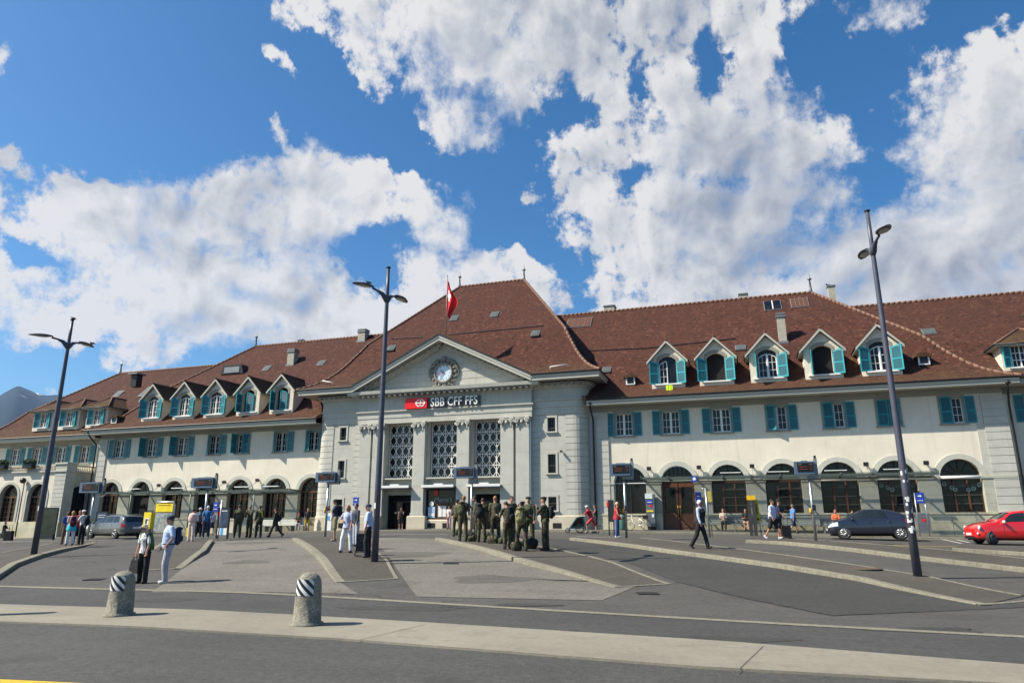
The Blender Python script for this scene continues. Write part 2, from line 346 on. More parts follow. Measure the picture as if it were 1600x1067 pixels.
# ------------------------------------------------------------------ ground
def road_mat(name,base,spk=.40,mo=.24,pa=.0,cracks=.5,rough=.9,warm=0):
    m=bpy.data.materials.new(name); m.use_nodes=True; q=N(m.node_tree); b=m.node_tree.nodes['Principled BSDF']
    g=q.new('ShaderNodeNewGeometry'); P=g.outputs['Position']
    n1=q.noise(P,.25,6,.65); n2=q.noise(P,34,3,.85); n3=q.noise(P,1.7,6,.7)
    c=q.mix(q.lin(n1.outputs[0],.3,.7,0,1),tuple(x*.80 for x in base),tuple(x*1.22 for x in base))
    c=q.mix(q.m('MULTIPLY',q.ss(n3.outputs[0],.53,.68),.5),c,tuple(x*.72 for x in base))
    c=q.mix(q.m('MULTIPLY',q.ss(n3.outputs[0],.45,.3),.30),c,tuple(x*1.3 for x in base))
    # tyre-polished streaks along the direction of travel
    mp=q.new('ShaderNodeMapping'); q.l.new(P,mp.inputs[0]); mp.inputs['Rotation'].default_value=(0,0,R(9)); mp.inputs['Scale'].default_value=(.05,1.2,1)
    n5=q.noise(mp.outputs[0],1.2,4,.6); c=q.mix(q.m('MULTIPLY',q.ss(n5.outputs[0],.45,.7),.5),c,tuple(x*1.22 for x in base))
    sp=q.m('MULTIPLY',q.ss(n2.outputs[0],.56,.68),spk); c=q.mix(sp,c,tuple(min(1,x*2.6+.04) for x in base))
    sp2=q.m('MULTIPLY',q.ss(n2.outputs[0],.42,.34),spk*.8); c=q.mix(sp2,c,tuple(x*.35 for x in base))
    n6=q.noise(P,9,4,.75); c=q.mix(1.0,c,q.mix(q.lin(n6.outputs[0],.32,.68,0,1),(1-mo,)*3,(1+mo,)*3),'MULTIPLY')
    if cracks:
        v=q.new('ShaderNodeTexVoronoi'); v.feature='DISTANCE_TO_EDGE'; v.inputs['Scale'].default_value=.16
        w=q.noise(P,.9,5,.7); pw=q.v('ADD',P,q.v('SCALE',w.outputs['Color'],scale=1.6).outputs[0]).outputs[0]; q.l.new(pw,v.inputs['Vector'])
        cr=q.ss(v.outputs[0],.006,.0015); msk=q.noise(P,.18,3,.6); cr=q.m('MULTIPLY',q.m('MULTIPLY',cr,q.ss(msk.outputs[0],.5,.6)),cracks)
        c=q.mix(cr,c,tuple(x*.3 for x in base))
        st=q.noise(P,.5,3,.5); v2=q.ss(st.outputs[0],.64,.70); c=q.mix(q.m('MULTIPLY',v2,.4),c,tuple(x*.5 for x in base))
    q.l.new(c,b.inputs['Base Color']); b.inputs['Roughness'].default_value=rough; b.inputs['Specular IOR Level'].default_value=.3
    bp=q.new('ShaderNodeBump'); bp.inputs['Strength'].default_value=.5; bp.inputs['Distance'].default_value=.012; q.l.new(n2.outputs[0],bp.inputs['Height']); q.l.new(bp.outputs[0],b.inputs['Normal'])
    return m
A_road=road_mat('asphalt_road',(.060,.059,.056)); A_lane=road_mat('asphalt_lane',(.054,.053,.051),.2)
A_bay=road_mat('asphalt_worn_bay',(.135,.124,.104),.5,cracks=.8); A_isl=road_mat('asphalt_island',(.066,.058,.048),.2,cracks=.15); A_bay2=road_mat('asphalt_dark_bay',(.045,.044,.041),.25,cracks=.5); A_stain=road_mat('stained_asphalt',(.095,.089,.078),.4,cracks=0)
A_pav=road_mat('asphalt_pavement',(.092,.086,.075),.2,cracks=.2); A_mid=road_mat('asphalt_forecourt',(.069,.065,.059),.2,cracks=.7)
A_conc=road_mat('concrete_strip_surface',(.215,.197,.155),.12,.08,cracks=.25); A_kerb=road_mat('granite_kerb',(.185,.172,.130),.45,cracks=0)
A_patch=road_mat('asphalt_dark_patch',(.038,.039,.041),.15,cracks=0)
P_white=road_mat('road_paint_white',(.46,.45,.42),.1,cracks=.6); P_yel=road_mat('road_paint_yellow',(.50,.33,.03),.1,cracks=.5)
def axis(segs):
    out=[]
    for a,b,st in segs:
        n=max(1,int(round((b-a)/st))); out+=[a+(b-a)*i/n for i in range(n)]
    return out+[segs[-1][1]]
def ground():
    xs=axis([(-3000,-400,520),(-400,-120,40),(-120,-60,4),(-60,30,.75),(30,70,4),(70,400,55),(400,3000,520)])
    ys=axis([(-800,-60,150),(-60,0,6),(0,50,.6),(50,110,5),(110,400,60),(400,3000,520)])
    mb=MB().m(A_mid); P=[(x,y,hz(max(-90,min(60,x)),max(-5,min(90,y)))) for y in ys for x in xs]
    mb.pts(P); nx=len(xs)
    for j in range(len(ys)-1):
        for i in range(nx-1): a=j*nx+i; mb.face((a,a+1,a+nx+1,a+nx),True)
    return struct(mb.build('ground'))
ground()
def dens(P,st):
    out=[Vector(P[0][:2])]
    for a,b in zip(P,P[1:]):
        a=Vector(a[:2]); b=Vector(b[:2]); n=max(1,int((b-a).length/st)); out+=[a.lerp(b,i/n) for i in range(1,n+1)]
    return out
def resample(P,n):
    P=[Vector(p[:2]) for p in P]; L=[0]
    for a,b in zip(P,P[1:]): L.append(L[-1]+(b-a).length)
    out=[]
    for i in range(n):
        t=L[-1]*i/(n-1); j=0
        while j<len(L)-2 and L[j+1]<t: j+=1
        out.append(P[j].lerp(P[j+1],(t-L[j])/max(1e-6,L[j+1]-L[j])))
    return out
def sheet(name,A,B,mt,dz,kind='structure',st=.7,parent=None,label=None):   # ruled strip between two polylines
    n=max(2,int(max(sum((Vector(q[:2])-Vector(p[:2])).length for p,q in zip(E,E[1:])) for E in (A,B))/st)+1)
    a=resample(A,n); b=resample(B,n); w=max((p-q).length for p,q in zip(a,b)); m=max(1,int(w/st)+1)
    mb=MB().m(mt); mb.pts([(p.lerp(q,j/m).x,p.lerp(q,j/m).y,hz(*p.lerp(q,j/m))+dz) for p,q in zip(a,b) for j in range(m+1)])
    for i in range(n-1):
        for j in range(m):
            k_=i*(m+1)+j; f=(k_,k_+1,k_+m+2,k_+m+1); mb.face(f,True)
    # make sure it faces up
    v=[Vector(mb.v[t]) for t in mb.f[0]]
    if (v[1]-v[0]).cross(v[2]-v[0]).z<0: mb.f=[f[::-1] for f in mb.f]
    o=mb.build(name,parent)
    if kind: struct(o,kind)
    return o
G=lambda *L,dz=0:[gp(x,y,dz) for x,y in L]
def ext(P,k0=0,k1=0):   # lengthen a polyline at both ends
    a=P[0]+(P[0]-P[1]).normalized()*k0; b=P[-1]+(P[-1]-P[-2]).normalized()*k1
    return [a]+list(P[1:-1])+[b] if len(P)>2 else [a,b]
lo=ext(G((100,977),(550,1002),(1090,1045),(1480,1067)),30,30); up=ext(G((100,949),(456,962.6),(665,975),(1120,1004),(1600,1042)),30,24)
ln=ext(G((100,920),(278,924),(459,931),(560,936.7),(1230,977),(1600,997)),30,24)
near=[(p.x,p.y-14) for p in lo]
sheet('road',near,lo,A_road,.006,st=.9)
sheet('lane',up,ln,A_lane,.006,st=.9)
kerbline=lambda P,w:[(p.x+w*(Q.y)/Q.length,p.y-w*(Q.x)/Q.length) for p,Q in zip(P,[ (P[min(i+1,len(P)-1)]-P[max(i-1,0)]) for i in range(len(P))])]
# the concrete divider is a low raised slab
TAP=lambda i,n: min(1,max(.12,(1-i/(n-1))/.30))
def slab(name,A,B,h,mt,mtside=None,st=.7,kind='structure',parent=None,tap=False):
    n=max(2,int(max(sum((Vector(q[:2])-Vector(p[:2])).length for p,q in zip(E,E[1:])) for E in (A,B))/st)+1)
    a=resample(A,n); b=resample(B,n); m=4; mb=MB().m(mt)
    mb.pts([(p.lerp(q,j/m).x,p.lerp(q,j/m).y,hz(*p.lerp(q,j/m))+h*(TAP(i,n) if tap else 1)) for i,(p,q) in enumerate(zip(a,b)) for j in range(m+1)])
    for i in range(n-1):
        for j in range(m): k_=i*(m+1)+j; mb.face((k_,k_+1,k_+m+2,k_+m+1),True)
    mb.m(mtside or mt); ring=[q for q in a]+[q for q in b[::-1]]
    hh=[h*(TAP(i,n) if tap else 1) for i in range(n)]; hh=hh+hh[::-1]
    i0=mb.pts([(p.x,p.y,hz(p.x,p.y)+z_) for p,z_ in zip(ring,hh)]); i1=mb.pts([(p.x,p.y,hz(p.x,p.y)-.1) for p in ring]); n_=len(ring)
    for i in range(n_): j=(i+1)%n_; mb.face((i0+i,i0+j,i1+j,i1+i))
    o=mb.build(name,parent); struct(o,kind) if kind else None; return o
slab('concrete_divider',lo,up,.035,A_conc)
# concrete gutter line across the forecourt mouth
g2=[Vector((p.x,p.y)) for p in ln]; sheet('gutter_line',kerbline(g2,0),kerbline(g2,-.24),A_kerb,.013,st=.9)
# joints in the concrete divider
for (a,b) in (((550,1002),(665,975)),((1150,1049),(1192,1009))):
    p,q=G(a,b,dz=.035); sheet('divider_joint',[(p.x,p.y),(q.x,q.y)],[(p.x+.012,p.y),(q.x+.012,q.y)],A_stain,.039,st=3)
# yellow line, bottom left corner
p,q=G((0,1063),(150,1070)); d=(q-p).normalized(); p=p-d*6; q=q+d*.6
sheet('yellow_line',[(p.x,p.y),(q.x,q.y)],[(p.x,p.y-.3),(q.x,q.y-.12)],P_yel,.016)
# light worn bays and darker strips between the islands
sheet('bus_bay',G((335,846),(325,860),(290,884),(236,925)),G((455,842),(470,851),(498,875),(524,904),(560,928)),A_bay,.008)
sheet('bus_bay',G((560,840),(600,860),(627,898),(652,932)),G((678,842),(715,850),(800,874),(955,912),(1010,908),(940,938)),A_bay,.008)
sheet('bus_bay',G((800,838),(880,858),(985,880),(1052,907),(1180,938),(1300,962)),G((890,843),(1035,862),(1220,886),(1420,920),(1530,940),(1640,947)),A_bay2,.008)
sheet('asphalt_patch',G((640,908),(760,915),(900,930)),G((735,893),(800,898),(815,910)),A_patch,.0135)if False else None
# islands: kerb band + asphalt top
def island(name,left,right,h=.12,kw=.28):
    L=[p for p in left]; Rr=[p for p in right]
    slab(name,L,Rr,h,A_isl,A_kerb,tap=True)
    # granite kerb stones: a band on the near edge, its top a little proud
    def band(P,w,sg,tp=1):
        w=w*.72
        P=[Vector((p.x,p.y)) for p in P]; a=dens(P,.7)
        nn=[]
        for i in range(len(a)):
            d=(a[min(i+1,len(a)-1)]-a[max(i-1,0)]).normalized(); nn.append(Vector((d.y,-d.x))*sg)
        mb=MB().m(A_kerb)
        N_=len(a); T_=[TAP(i,N_) if tp==1 else .12 for i in range(N_)]
        r=[[ (p.x+q.x*o,p.y+q.y*o,hz(p.x,p.y)+(z*t_ if z>.02 else z)+e_) for p,q,t_ in zip(a,nn,T_)] for o,z,e_ in ((-.015,-.06,0),(-.01,h,0),(.01,h,.012),(w,h,.012),(w,h,-.03))]
        rows=[mb.pts(x) for x in r]
        for u,v in zip(rows,rows[1:]):
            for i in range(len(a)-1): mb.face((u+i,u+i+1,v+i+1,v+i) if sg<0 else (u+i+1,u+i,v+i,v+i+1))
        mb.m(A_stain)
        for i in range(1,len(a)-1,2):
            p,q,t_=a[i],nn[i],T_[i]; e=(a[i+1]-p).normalized()*.012; z=hz(p.x,p.y)+h*t_+.0145
            P=[(p.x-q.x*.012,p.y-q.y*.012),(p.x+q.x*w,p.y+q.y*w)]; j_=mb.pts([(P[0][0],P[0][1],z),(P[1][0],P[1][1],z),(P[1][0]+e.x,P[1][1]+e.y,z),(P[0][0]+e.x,P[0][1]+e.y,z),(P[0][0]-q.x*.004,P[0][1]-q.y*.004,z-h*t_),(P[0][0]-q.x*.004+e.x,P[0][1]-q.y*.004+e.y,z-h*t_)]); mb.face((j_,j_+1,j_+2,j_+3)); mb.face((j_,j_+3,j_+5,j_+4))
        struct(mb.build('kerb'))
    return band
b=island('island',G((-200,985),(26,880),(66,866),(129,851),(152,844),dz=.12),G((-200,890),(0,864),(60,853),(95,845),(150,841),dz=.12)); b(G((-200,985),(26,880),(66,866),(129,851),(152,844),dz=.12),.3,-1); b(G((-200,890),(0,864),(60,853),(95,845),(150,841),dz=.12),.12,1)
RB=G((333.5,843),(322,859),(285,882.4),dz=.12); LB=G((262,842.5),(245,852),(213,874),(198,887),dz=.12)
b=island('island',LB,RB); b(LB,.2,-1 if False else 1) if False else None; b(RB,.3,1); b(LB,.25,-1)
b(G((198,887),(231,884.6),(285,882.4),dz=.12),.15,-1,0)
LC=G((457,840),(472,848.7),(501,873),(526,903),dz=.12); RC=G((545,837.5),(577,854),(607,873),(623,897),dz=.12)
b=island('island',LC,RC); b(LC,.32,-1); b(RC,.14,1); b(G((526,903),(623,897),dz=.12),.12,-1,0)
LD=G((680,840),(717,847.5),(802,871),(880,890),(960,910),dz=.12); RD=G((800,836.5),(834,851.5),(878,859.5),(960,877),(1048,905),dz=.12)
b=island('island',LD,RD); b(LD,.34,-1); b(RD,.13,1); b(G((960,910),(1048,905),dz=.12),.12,-1,0)
LE=G((890,840),(900,841),(1035,858),(1220,882),(1339,900),(1530,936),dz=.12); RE=G((1003,840),(1140,855.5),(1260,871),(1453,897),(1600,922),dz=.12)
b=island('island',LE,RE); b(LE,.34,-1); b(RE,.13,1); b(G((1530,936),(1640,928),dz=.12),.12,-1,0)
LF=G((1165,843.5),(1220,846),(1422,868),(1600,887.5),dz=.12); RF=G((1230,841),(1315,846),(1480,859),(1600,872),dz=.12)
LF=ext(LF,0,8); RF=ext(RF,0,8)
b=island('island',LF,RF); b(LF,.34,-1); b(RF,.13,1)
LH=ext(G((1488,856),(1600,863),dz=.12),0,10); RH=ext(G((1500,852),(1600,857),dz=.12),0,10)
b=island('island',LH,RH); b(LH,.3,-1)
# station pavement with its pale kerb
slab('pavement',[(-80,43.6),(34,43.6)],[(-80,50),(34,50)],.10,A_pav,A_kerb,st=1.5)
mb=MB().m(A_kerb); xs=[-80+i*1.5 for i in range(77)]
rows=[mb.pts([(x,43.6+o,hz(x,43.6)+z) for x in xs]) for o,z in ((-.02,-.05),(-.02,.10),(0,.115),(.28,.115),(.28,.05))]
for u,v in zip(rows,rows[1:]):
    for i in range(len(xs)-1): mb.face((u+i,u+i+1,v+i+1,v+i))
struct(mb.build('kerb'))
# painted lines on the station road
def line(name,a,b,w=.14,mt=P_white,dz=.014,raw=False):
    p,q=(Vector(a),Vector(b)) if raw else [Vector(v[:2]) for v in G(a,b)]
    d=(q-p).normalized(); n=Vector((-d.y,d.x))*w
    return sheet(name,[p,q],[p+n,q+n],mt,dz,st=1.2)
line('white_line',(1255,838.5),(1600,846),.16); line('white_line',(0,847),(225,842),.3); 
line('white_line',(1452,839),(1500,849),.13); line('white_line',(1468,838),(1512,847.5),.13); line('white_line',(1420,841.5),(1475,842.5),.13)
line('yellow_line',(1370,851.5),(1535,855.5),.12,P_yel); line('white_line',(1535,855.5),(1600,858),.12)
line('white_line',(560,836),(700,835.2),.2); line('white_line',(900,838),(1000,842),.12)
# utility covers and a dark repair patch
def blob(name,px,py,rx,ry,mt,dz=.018):
    c=gp(px,py,.12 if dz>.1 else 0); n=26; P=[]; rnd=random.Random(px)
    for i in range(n):
        t=2*PI*i/n; s_=1+.16*math.sin(3*t+px)+.1*math.sin(5*t+py); P.append((c.x+rx*s_*math.cos(t)*math.cos(YA)-ry*s_*math.sin(t)*math.sin(YA),c.y+rx*s_*math.cos(t)*math.sin(YA)+ry*s_*math.sin(t)*math.cos(YA)))
    mb=MB().m(mt); i0=mb.pts([(c.x,c.y,hz(c.x,c.y)+dz)]); i1=mb.pts([(x,y,hz(x,y)+dz) for x,y in P])
    for i in range(n): mb.face((i0,i1+i,i1+(i+1)%n))
    struct(mb.build(name))
blob('oil_stain',386,878,.75,.5,A_stain,.0135); blob('oil_stain',768,905,1.1,.8,A_stain,.0135); blob('oil_stain',628,866,1.6,1.0,A_stain,.0135); blob('oil_stain',390,848,1.2,1.0,A_stain,.0135)
mb=MB().m(A_conc); c=gp(1354,888,.12); mb.m(A_isl).cyl(0,0,-.02,.006,.42,n=28); mb.m(mat('rusty_iron',(.13,.075,.05),.7,metal=.4,scale=12,var=.4)); mb.cyl(0,0,-.02,.011,.33,n=28)
tag(mb.build('manhole_cover',None,c),'round rusty manhole cover set in the long island beside the right lamp post','manhole cover')

for px,py,lb in ((1012,927,'small square iron drain cover in the road in front of the long island'),(705,880,'iron drain cover in the worn bay below the soldiers'),(150,905,'iron drain cover in the asphalt left of the couple'),(880,990,'iron drain cover in the dark lane beyond the concrete divider')):
    c=gp(px,py); mb=MB().m(mat('drain_iron',(.035,.032,.03),.6,metal=.5,scale=15,var=.4)); mb.box(-.24,.24,-.24,.24,-.03,.016); mb.m(M_black)
    for i in range(5): mb.box(-.18+.08*i,-.15+.08*i,-.18,.18,.016,.019)
    tag(mb.build('drain_cover',None,c,(0,0,.3)),lb,'drain cover')

for px,py,rx,ry in ((1120,1000,1.0,.35),(250,938,.9,.3),(640,950,1.3,.4),(1450,985,.8,.3),(820,945,.7,.25)): blob('asphalt_repair',px,py,rx,ry,A_bay2,.010)
def crack(pts_,w=.022):
    P=[gp(*p) for p in pts_]; D_=dens(P,.35); rnd=random.Random(int(pts_[0][0])); q=[Vector((p.x+rnd.uniform(-.05,.05),p.y+rnd.uniform(-.05,.05))) for p in D_]
    mb=MB().m(A_patch); a=mb.pts([(p.x,p.y,hz(p.x,p.y)+.0145) for p in q]); b_=mb.pts([(p.x+w*.3,p.y+w,hz(p.x,p.y)+.0145) for p in q])
    for i in range(len(q)-1): mb.face((a+i,a+i+1,b_+i+1,b_+i))
    struct(mb.build('sealed_crack'))
crack(((20,906),(120,900),(190,888))); crack(((640,892),(720,886),(800,884))); crack(((1052,907),(1180,938),(1300,962),(1480,955),(1600,949))); crack(((30,868),(150,873),(210,869)))
# ------------------------------------------------------------------ the station
XC=-21.2
ST=thing('station_building','long railway station with cream wings, teal shutters, tiled roofs and a grey temple-front portal','station building',(XC,47,1.1))
WL={ST.name:Vector((XC,47,1.1))}
def put(mb_or_me,name,parent,wloc=None,rot=None):
    """child object of a (non-rotated) parent; wloc None = mesh is in world coordinates"""
    base=WL[parent.name]; w=Vector(wloc) if wloc is not None else Vector((0,0,0))
    o=(mb_or_me.build(name,parent,w-base,rot) if isinstance(mb_or_me,MB) else link(name,mb_or_me,parent,w-base,rot))
    WL[o.name]=w; return o
def outline(op,n=14):
    k_,x,z,w,h=op[:5]
    if k_=='rect': return [(x-w/2,z),(x+w/2,z),(x+w/2,z+h),(x-w/2,z+h)]
    if k_=='arch': # h = spring height above z, then half circle
        r=w/2; return [(x-r,z),(x+r,z)]+[(x+r*math.cos(PI*i/n),z+h+r*math.sin(PI*i/n)) for i in range(n+1)]
    if k_=='seg':  # segmental head rise op[5]
        rise=op[5]; r=(w*w/4+rise*rise)/(2*rise); a=math.asin(w/2/r)
        return [(x-w/2,z),(x+w/2,z)]+[(x+r*math.sin(a-2*a*i/n),z+h-r*math.cos(a)+r*math.cos(a-2*a*i/n)) for i in range(n+1)]
def wall(mb,outer,ops,Y,reveal,mtr=None,mt=None):
    loops=[outer]+[outline(o) for o in ops]
    tri=geometry.tessellate_polygon([[Vector((x,z,0)) for x,z in l] for l in loops])
    flat=[p for l in loops for p in l]; i=mb.pts([(x,Y,z) for x,z in flat])
    for t in tri:
        a,b,c=[Vector(flat[q]) for q in t]
        t=t if (b-a).cross(c-a)>0 else t[::-1]
        mb.face([i+q for q in t])
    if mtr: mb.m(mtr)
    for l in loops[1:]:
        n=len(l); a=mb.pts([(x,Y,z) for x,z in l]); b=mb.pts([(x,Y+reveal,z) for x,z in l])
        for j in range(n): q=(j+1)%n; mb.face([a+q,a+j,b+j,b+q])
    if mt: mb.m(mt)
def ring(mb,op,wd,Y0,Y1,bottom=True):     # stone surround following an opening
    inn=outline(op); x,z,w=op[1],op[2],op[3]
    if op[0]=='rect': out=[(a+(wd if a>x else -wd),b+(wd if b>z+.01 else (-wd if bottom else 0))) for a,b in inn]
    else:
        zc=z+op[4] if op[0]=='arch' else z+op[4]-.6
        out=[]
        for a,b in inn:
            if b<=z+.01: out.append((a+(wd if a>x else -wd),b))
            elif op[0]=='arch': d=Vector((a-x,b-zc)); d=d.normalized()*wd; out.append((a+d.x,b+d.y))
            else:
                out.append((a+(wd if a>x+.02 and b<=z+op[4]-op[5]+.02 else (-wd if a<x-.02 and b<=z+op[4]-op[5]+.02 else 0))*1,b+(wd if b>z+op[4]-op[5]-.02 else 0)))
    n=len(inn); a=mb.pts([(p[0],Y0,p[1]) for p in inn]); b=mb.pts([(p[0],Y0,p[1]) for p in out]); c=mb.pts([(p[0],Y1,p[1]) for p in out])
    for j in range(n):
        q=(j+1)%n
        if j==0 and (op[0]!='rect' or not bottom): continue
        mb.face([b+j,b+q,a+q,a+j]); mb.face([c+j,c+q,b+q,b+j])
    d=mb.pts([(p[0],Y1,p[1]) for p in inn])
    for j in range(1 if (op[0]!='rect' or not bottom) else 0,n): q=(j+1)%n; mb.face([a+j,a+q,d+q,d+j])
# ---- shared meshes -------------------------------------------------------
def shutter_mesh(w,h,sgn,arched=0):
    mb=MB().m(M_teal); fr=.075; t=.045; X=lambda a,b:(min(sgn*a,sgn*b),max(sgn*a,sgn*b))
    top=lambda x:h-(arched*(1-x/w)**1.5 if arched else 0)
    for a,b in ((0,fr),(w-fr,w)):
        x0,x1=X(a,b); zt=h-(arched if a==0 and arched else 0); mb.box(x0,x1,-t,0,0,zt)
    x0,x1=X(fr,w-fr)
    mb.box(x0,x1,-t,0,0,.09); mb.box(x0,x1,-t,0,h*.42,h*.42+.08)
    if arched:
        xs=[0,w*.25,w*.5,w*.75,w]; zz=[h-arched*((1-q/w)**1.6) for q in xs]
        for q in range(4):
            a,b=xs[q],xs[q+1]; mb.prism([(sgn*a,zz[q]-.09-(arched*.0)),(sgn*b,zz[q+1]-.09),(sgn*b,zz[q+1]),(sgn*a,zz[q])][::(1 if sgn>0 else -1)],-t,0)
        htop=h-arched
    else: mb.box(x0,x1,-t,0,h-.09,h); htop=h
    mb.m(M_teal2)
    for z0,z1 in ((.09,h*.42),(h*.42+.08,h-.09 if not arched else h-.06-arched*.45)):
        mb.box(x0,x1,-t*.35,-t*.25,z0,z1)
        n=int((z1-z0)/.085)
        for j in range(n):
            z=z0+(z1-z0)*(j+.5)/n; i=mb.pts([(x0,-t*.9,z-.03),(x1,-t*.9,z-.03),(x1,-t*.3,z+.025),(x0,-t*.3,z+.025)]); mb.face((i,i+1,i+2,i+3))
    mb.m(M_black); mb.box(*X(-.03,.05),-t-.01,0,.18,.21); mb.box(*X(-.03,.05),-t-.01,0,h-arched-.25,h-arched-.22)
    me=bpy.data.meshes.new('shutter'); me.from_pydata(mb.v,[],mb.f); [me.materials.append(m) for m in mb.mats]; me.polygons.foreach_set('material_index',mb.mi); return me
def to_mesh(mb,name):
    me=bpy.data.meshes.new(name); me.from_pydata(mb.v,[],mb.f); [me.materials.append(m) for m in mb.mats]; me.polygons.foreach_set('material_index',mb.mi); me.polygons.foreach_set('use_smooth',mb.sm); me.update(); return me
def sash_mesh(w,h,arched=0,cols=2,rows=3,half=None):
    """white double-leaf casement, local origin bottom centre, at y=0"""
    mb=MB().m(M_white); f=.055
    def top(x): return h-arched*(2*abs(x)/w)**2 if arched else h
    leaves=[(-w/2,-.02),(.02,w/2)]
    if half=='left': leaves=leaves[:1]
    for a,b in leaves:
        mb.box(a,a+f,-.05,0,0,top(a if abs(a)<abs(b) else a)); mb.box(b-f,b,-.05,0,0,top(b)); mb.box(a+f,b-f,-.05,0,0,f+.02)
        n=4
        for j in range(n):
            x0=a+(b-a)*j/n; x1=a+(b-a)*(j+1)/n; mb.prism([(x0,top(x0)-f),(x1,top(x1)-f),(x1,top(x1)),(x0,top(x0))],-.05,0)
        for c in range(1,cols): x=a+(b-a)*c/cols; mb.box(x-.014,x+.014,-.04,-.004,f,top(x)-.02)
        for r_ in range(1,rows): z=h*r_/rows*(.96); mb.box(a+f,b-f,-.042,-.002,z-.014,z+.014)
    if not half: mb.box(-.035,.035,-.07,.01,0,h)
    return to_mesh(mb,'sash')
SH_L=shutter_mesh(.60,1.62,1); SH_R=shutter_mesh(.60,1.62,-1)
UW,UH=1.14,1.52
ME_sash=sash_mesh(UW,UH); ME_sashA=sash_mesh(1.16,1.62,.28,2,3); ME_sashH=sash_mesh(1.16,1.62,.28,2,3,'left')
mb=MB().m(M_glass); mb.box(-UW/2,UW/2,0,.02,0,UH); ME_glassU=to_mesh(mb,'glass')
mb=MB().m(M_frieze); mb.box(-.78,.78,-.10,.16,-.10,0); ME_sill=to_mesh(mb,'sill')
mb=MB().m(M_white); mb.poly([(-UW/2,.10,0),(-UW*.12,.10,0),(-UW*.34,.10,UH*.95),(-UW/2,.10,UH*.95)]); mb.poly([(UW/2,.10,0),(UW/2,.10,UH*.95),(UW*.34,.10,UH*.95),(UW*.12,.10,0)]); ME_curt=to_mesh(mb,'curtain')
def upper_window(x,z,Y,la,ra,fr_top,curtain=False):
    """one first-floor window: surround, glass, sash, sill and two hinged shutters (angles in degrees, 180 = flat on the wall)"""
    mb=MB().m(M_frieze); wd=.16
    mb.box(-UW/2-wd,-UW/2,-.05,.03,-.02,UH); mb.box(UW/2,UW/2+wd,-.05,.03,-.02,UH); mb.box(-UW/2-wd,UW/2+wd,-.05,.03,UH,fr_top-z)
    w=put(mb,'window',ST,(x,Y,z))
    P=lambda me,n,dx,dy,dz,rot=None: put(me,n,w,(x+dx,Y+dy,z+dz),rot)
    P(ME_glassU,'glass',0,.20,0); P(ME_sash,'sash',0,.19,0); P(ME_sill,'sill',0,0,-.02)
    if curtain: P(ME_curt,'curtain',0,.145,0)
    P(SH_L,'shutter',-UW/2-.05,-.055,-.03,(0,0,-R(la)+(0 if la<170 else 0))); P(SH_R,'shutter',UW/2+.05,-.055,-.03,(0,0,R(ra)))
M_zinc2=mat('thin_grey_bar',(.10,.10,.095),.5)
def fan_window(mb_fr,x,z,w,hs,cols,rows,mt,Y):
    """timber frame with bars and a radial fanlight inside an arched opening"""
    r=w/2; mb=mb_fr; f=.07
    mb.m(mt); mb.box(x-r,x-r+f,Y-.05,Y+.03,z,z+hs); mb.box(x+r-f,x+r,Y-.05,Y+.03,z,z+hs); mb.box(x-r+f,x+r-f,Y-.05,Y+.03,z,z+f)
    mb.box(x-r+f,x+r-f,Y-.08,Y+.03,z+hs-.09,z+hs+.06)
    for c in range(1,cols):
        xx=x-r+w*c/cols; t=.045 if c%2==0 or cols<=3 else .018
        mb.m(M_brown if mt is M_dbrown else mt); mb.box(xx-t,xx+t,Y-.06,Y+.02,z+f,z+hs-.09)
    mb.m(M_zinc2 if mt is M_dbrown else mt)
    for q in range(1,rows): zz=z+hs*q/rows; mb.box(x-r+f,x+r-f,Y-.045,Y+.015,zz-.014,zz+.014)
    mb.m(mt); n=12; P=[(x+(r-.035)*math.cos(PI*i/n),Y-.01,z+hs+(r-.035)*math.sin(PI*i/n)) for i in range(n+1)]; mb.tube(P,.04,4,smooth=False)
    mb.tube([(x+.36*r*math.cos(PI*i/8),Y-.02,z+hs+.36*r*math.sin(PI*i/8)) for i in range(9)],.014,4,smooth=False)
    for a in (30,60,90,120,150): mb.tube([(x+.30*r*math.cos(R(a)),Y-.02,z+hs+.06+.30*r*math.sin(R(a))),(x+(r-.05)*math.cos(R(a)),Y-.02,z+hs+(r-.05)*math.sin(R(a)))],.016 if a!=90 else .035,4,smooth=False)
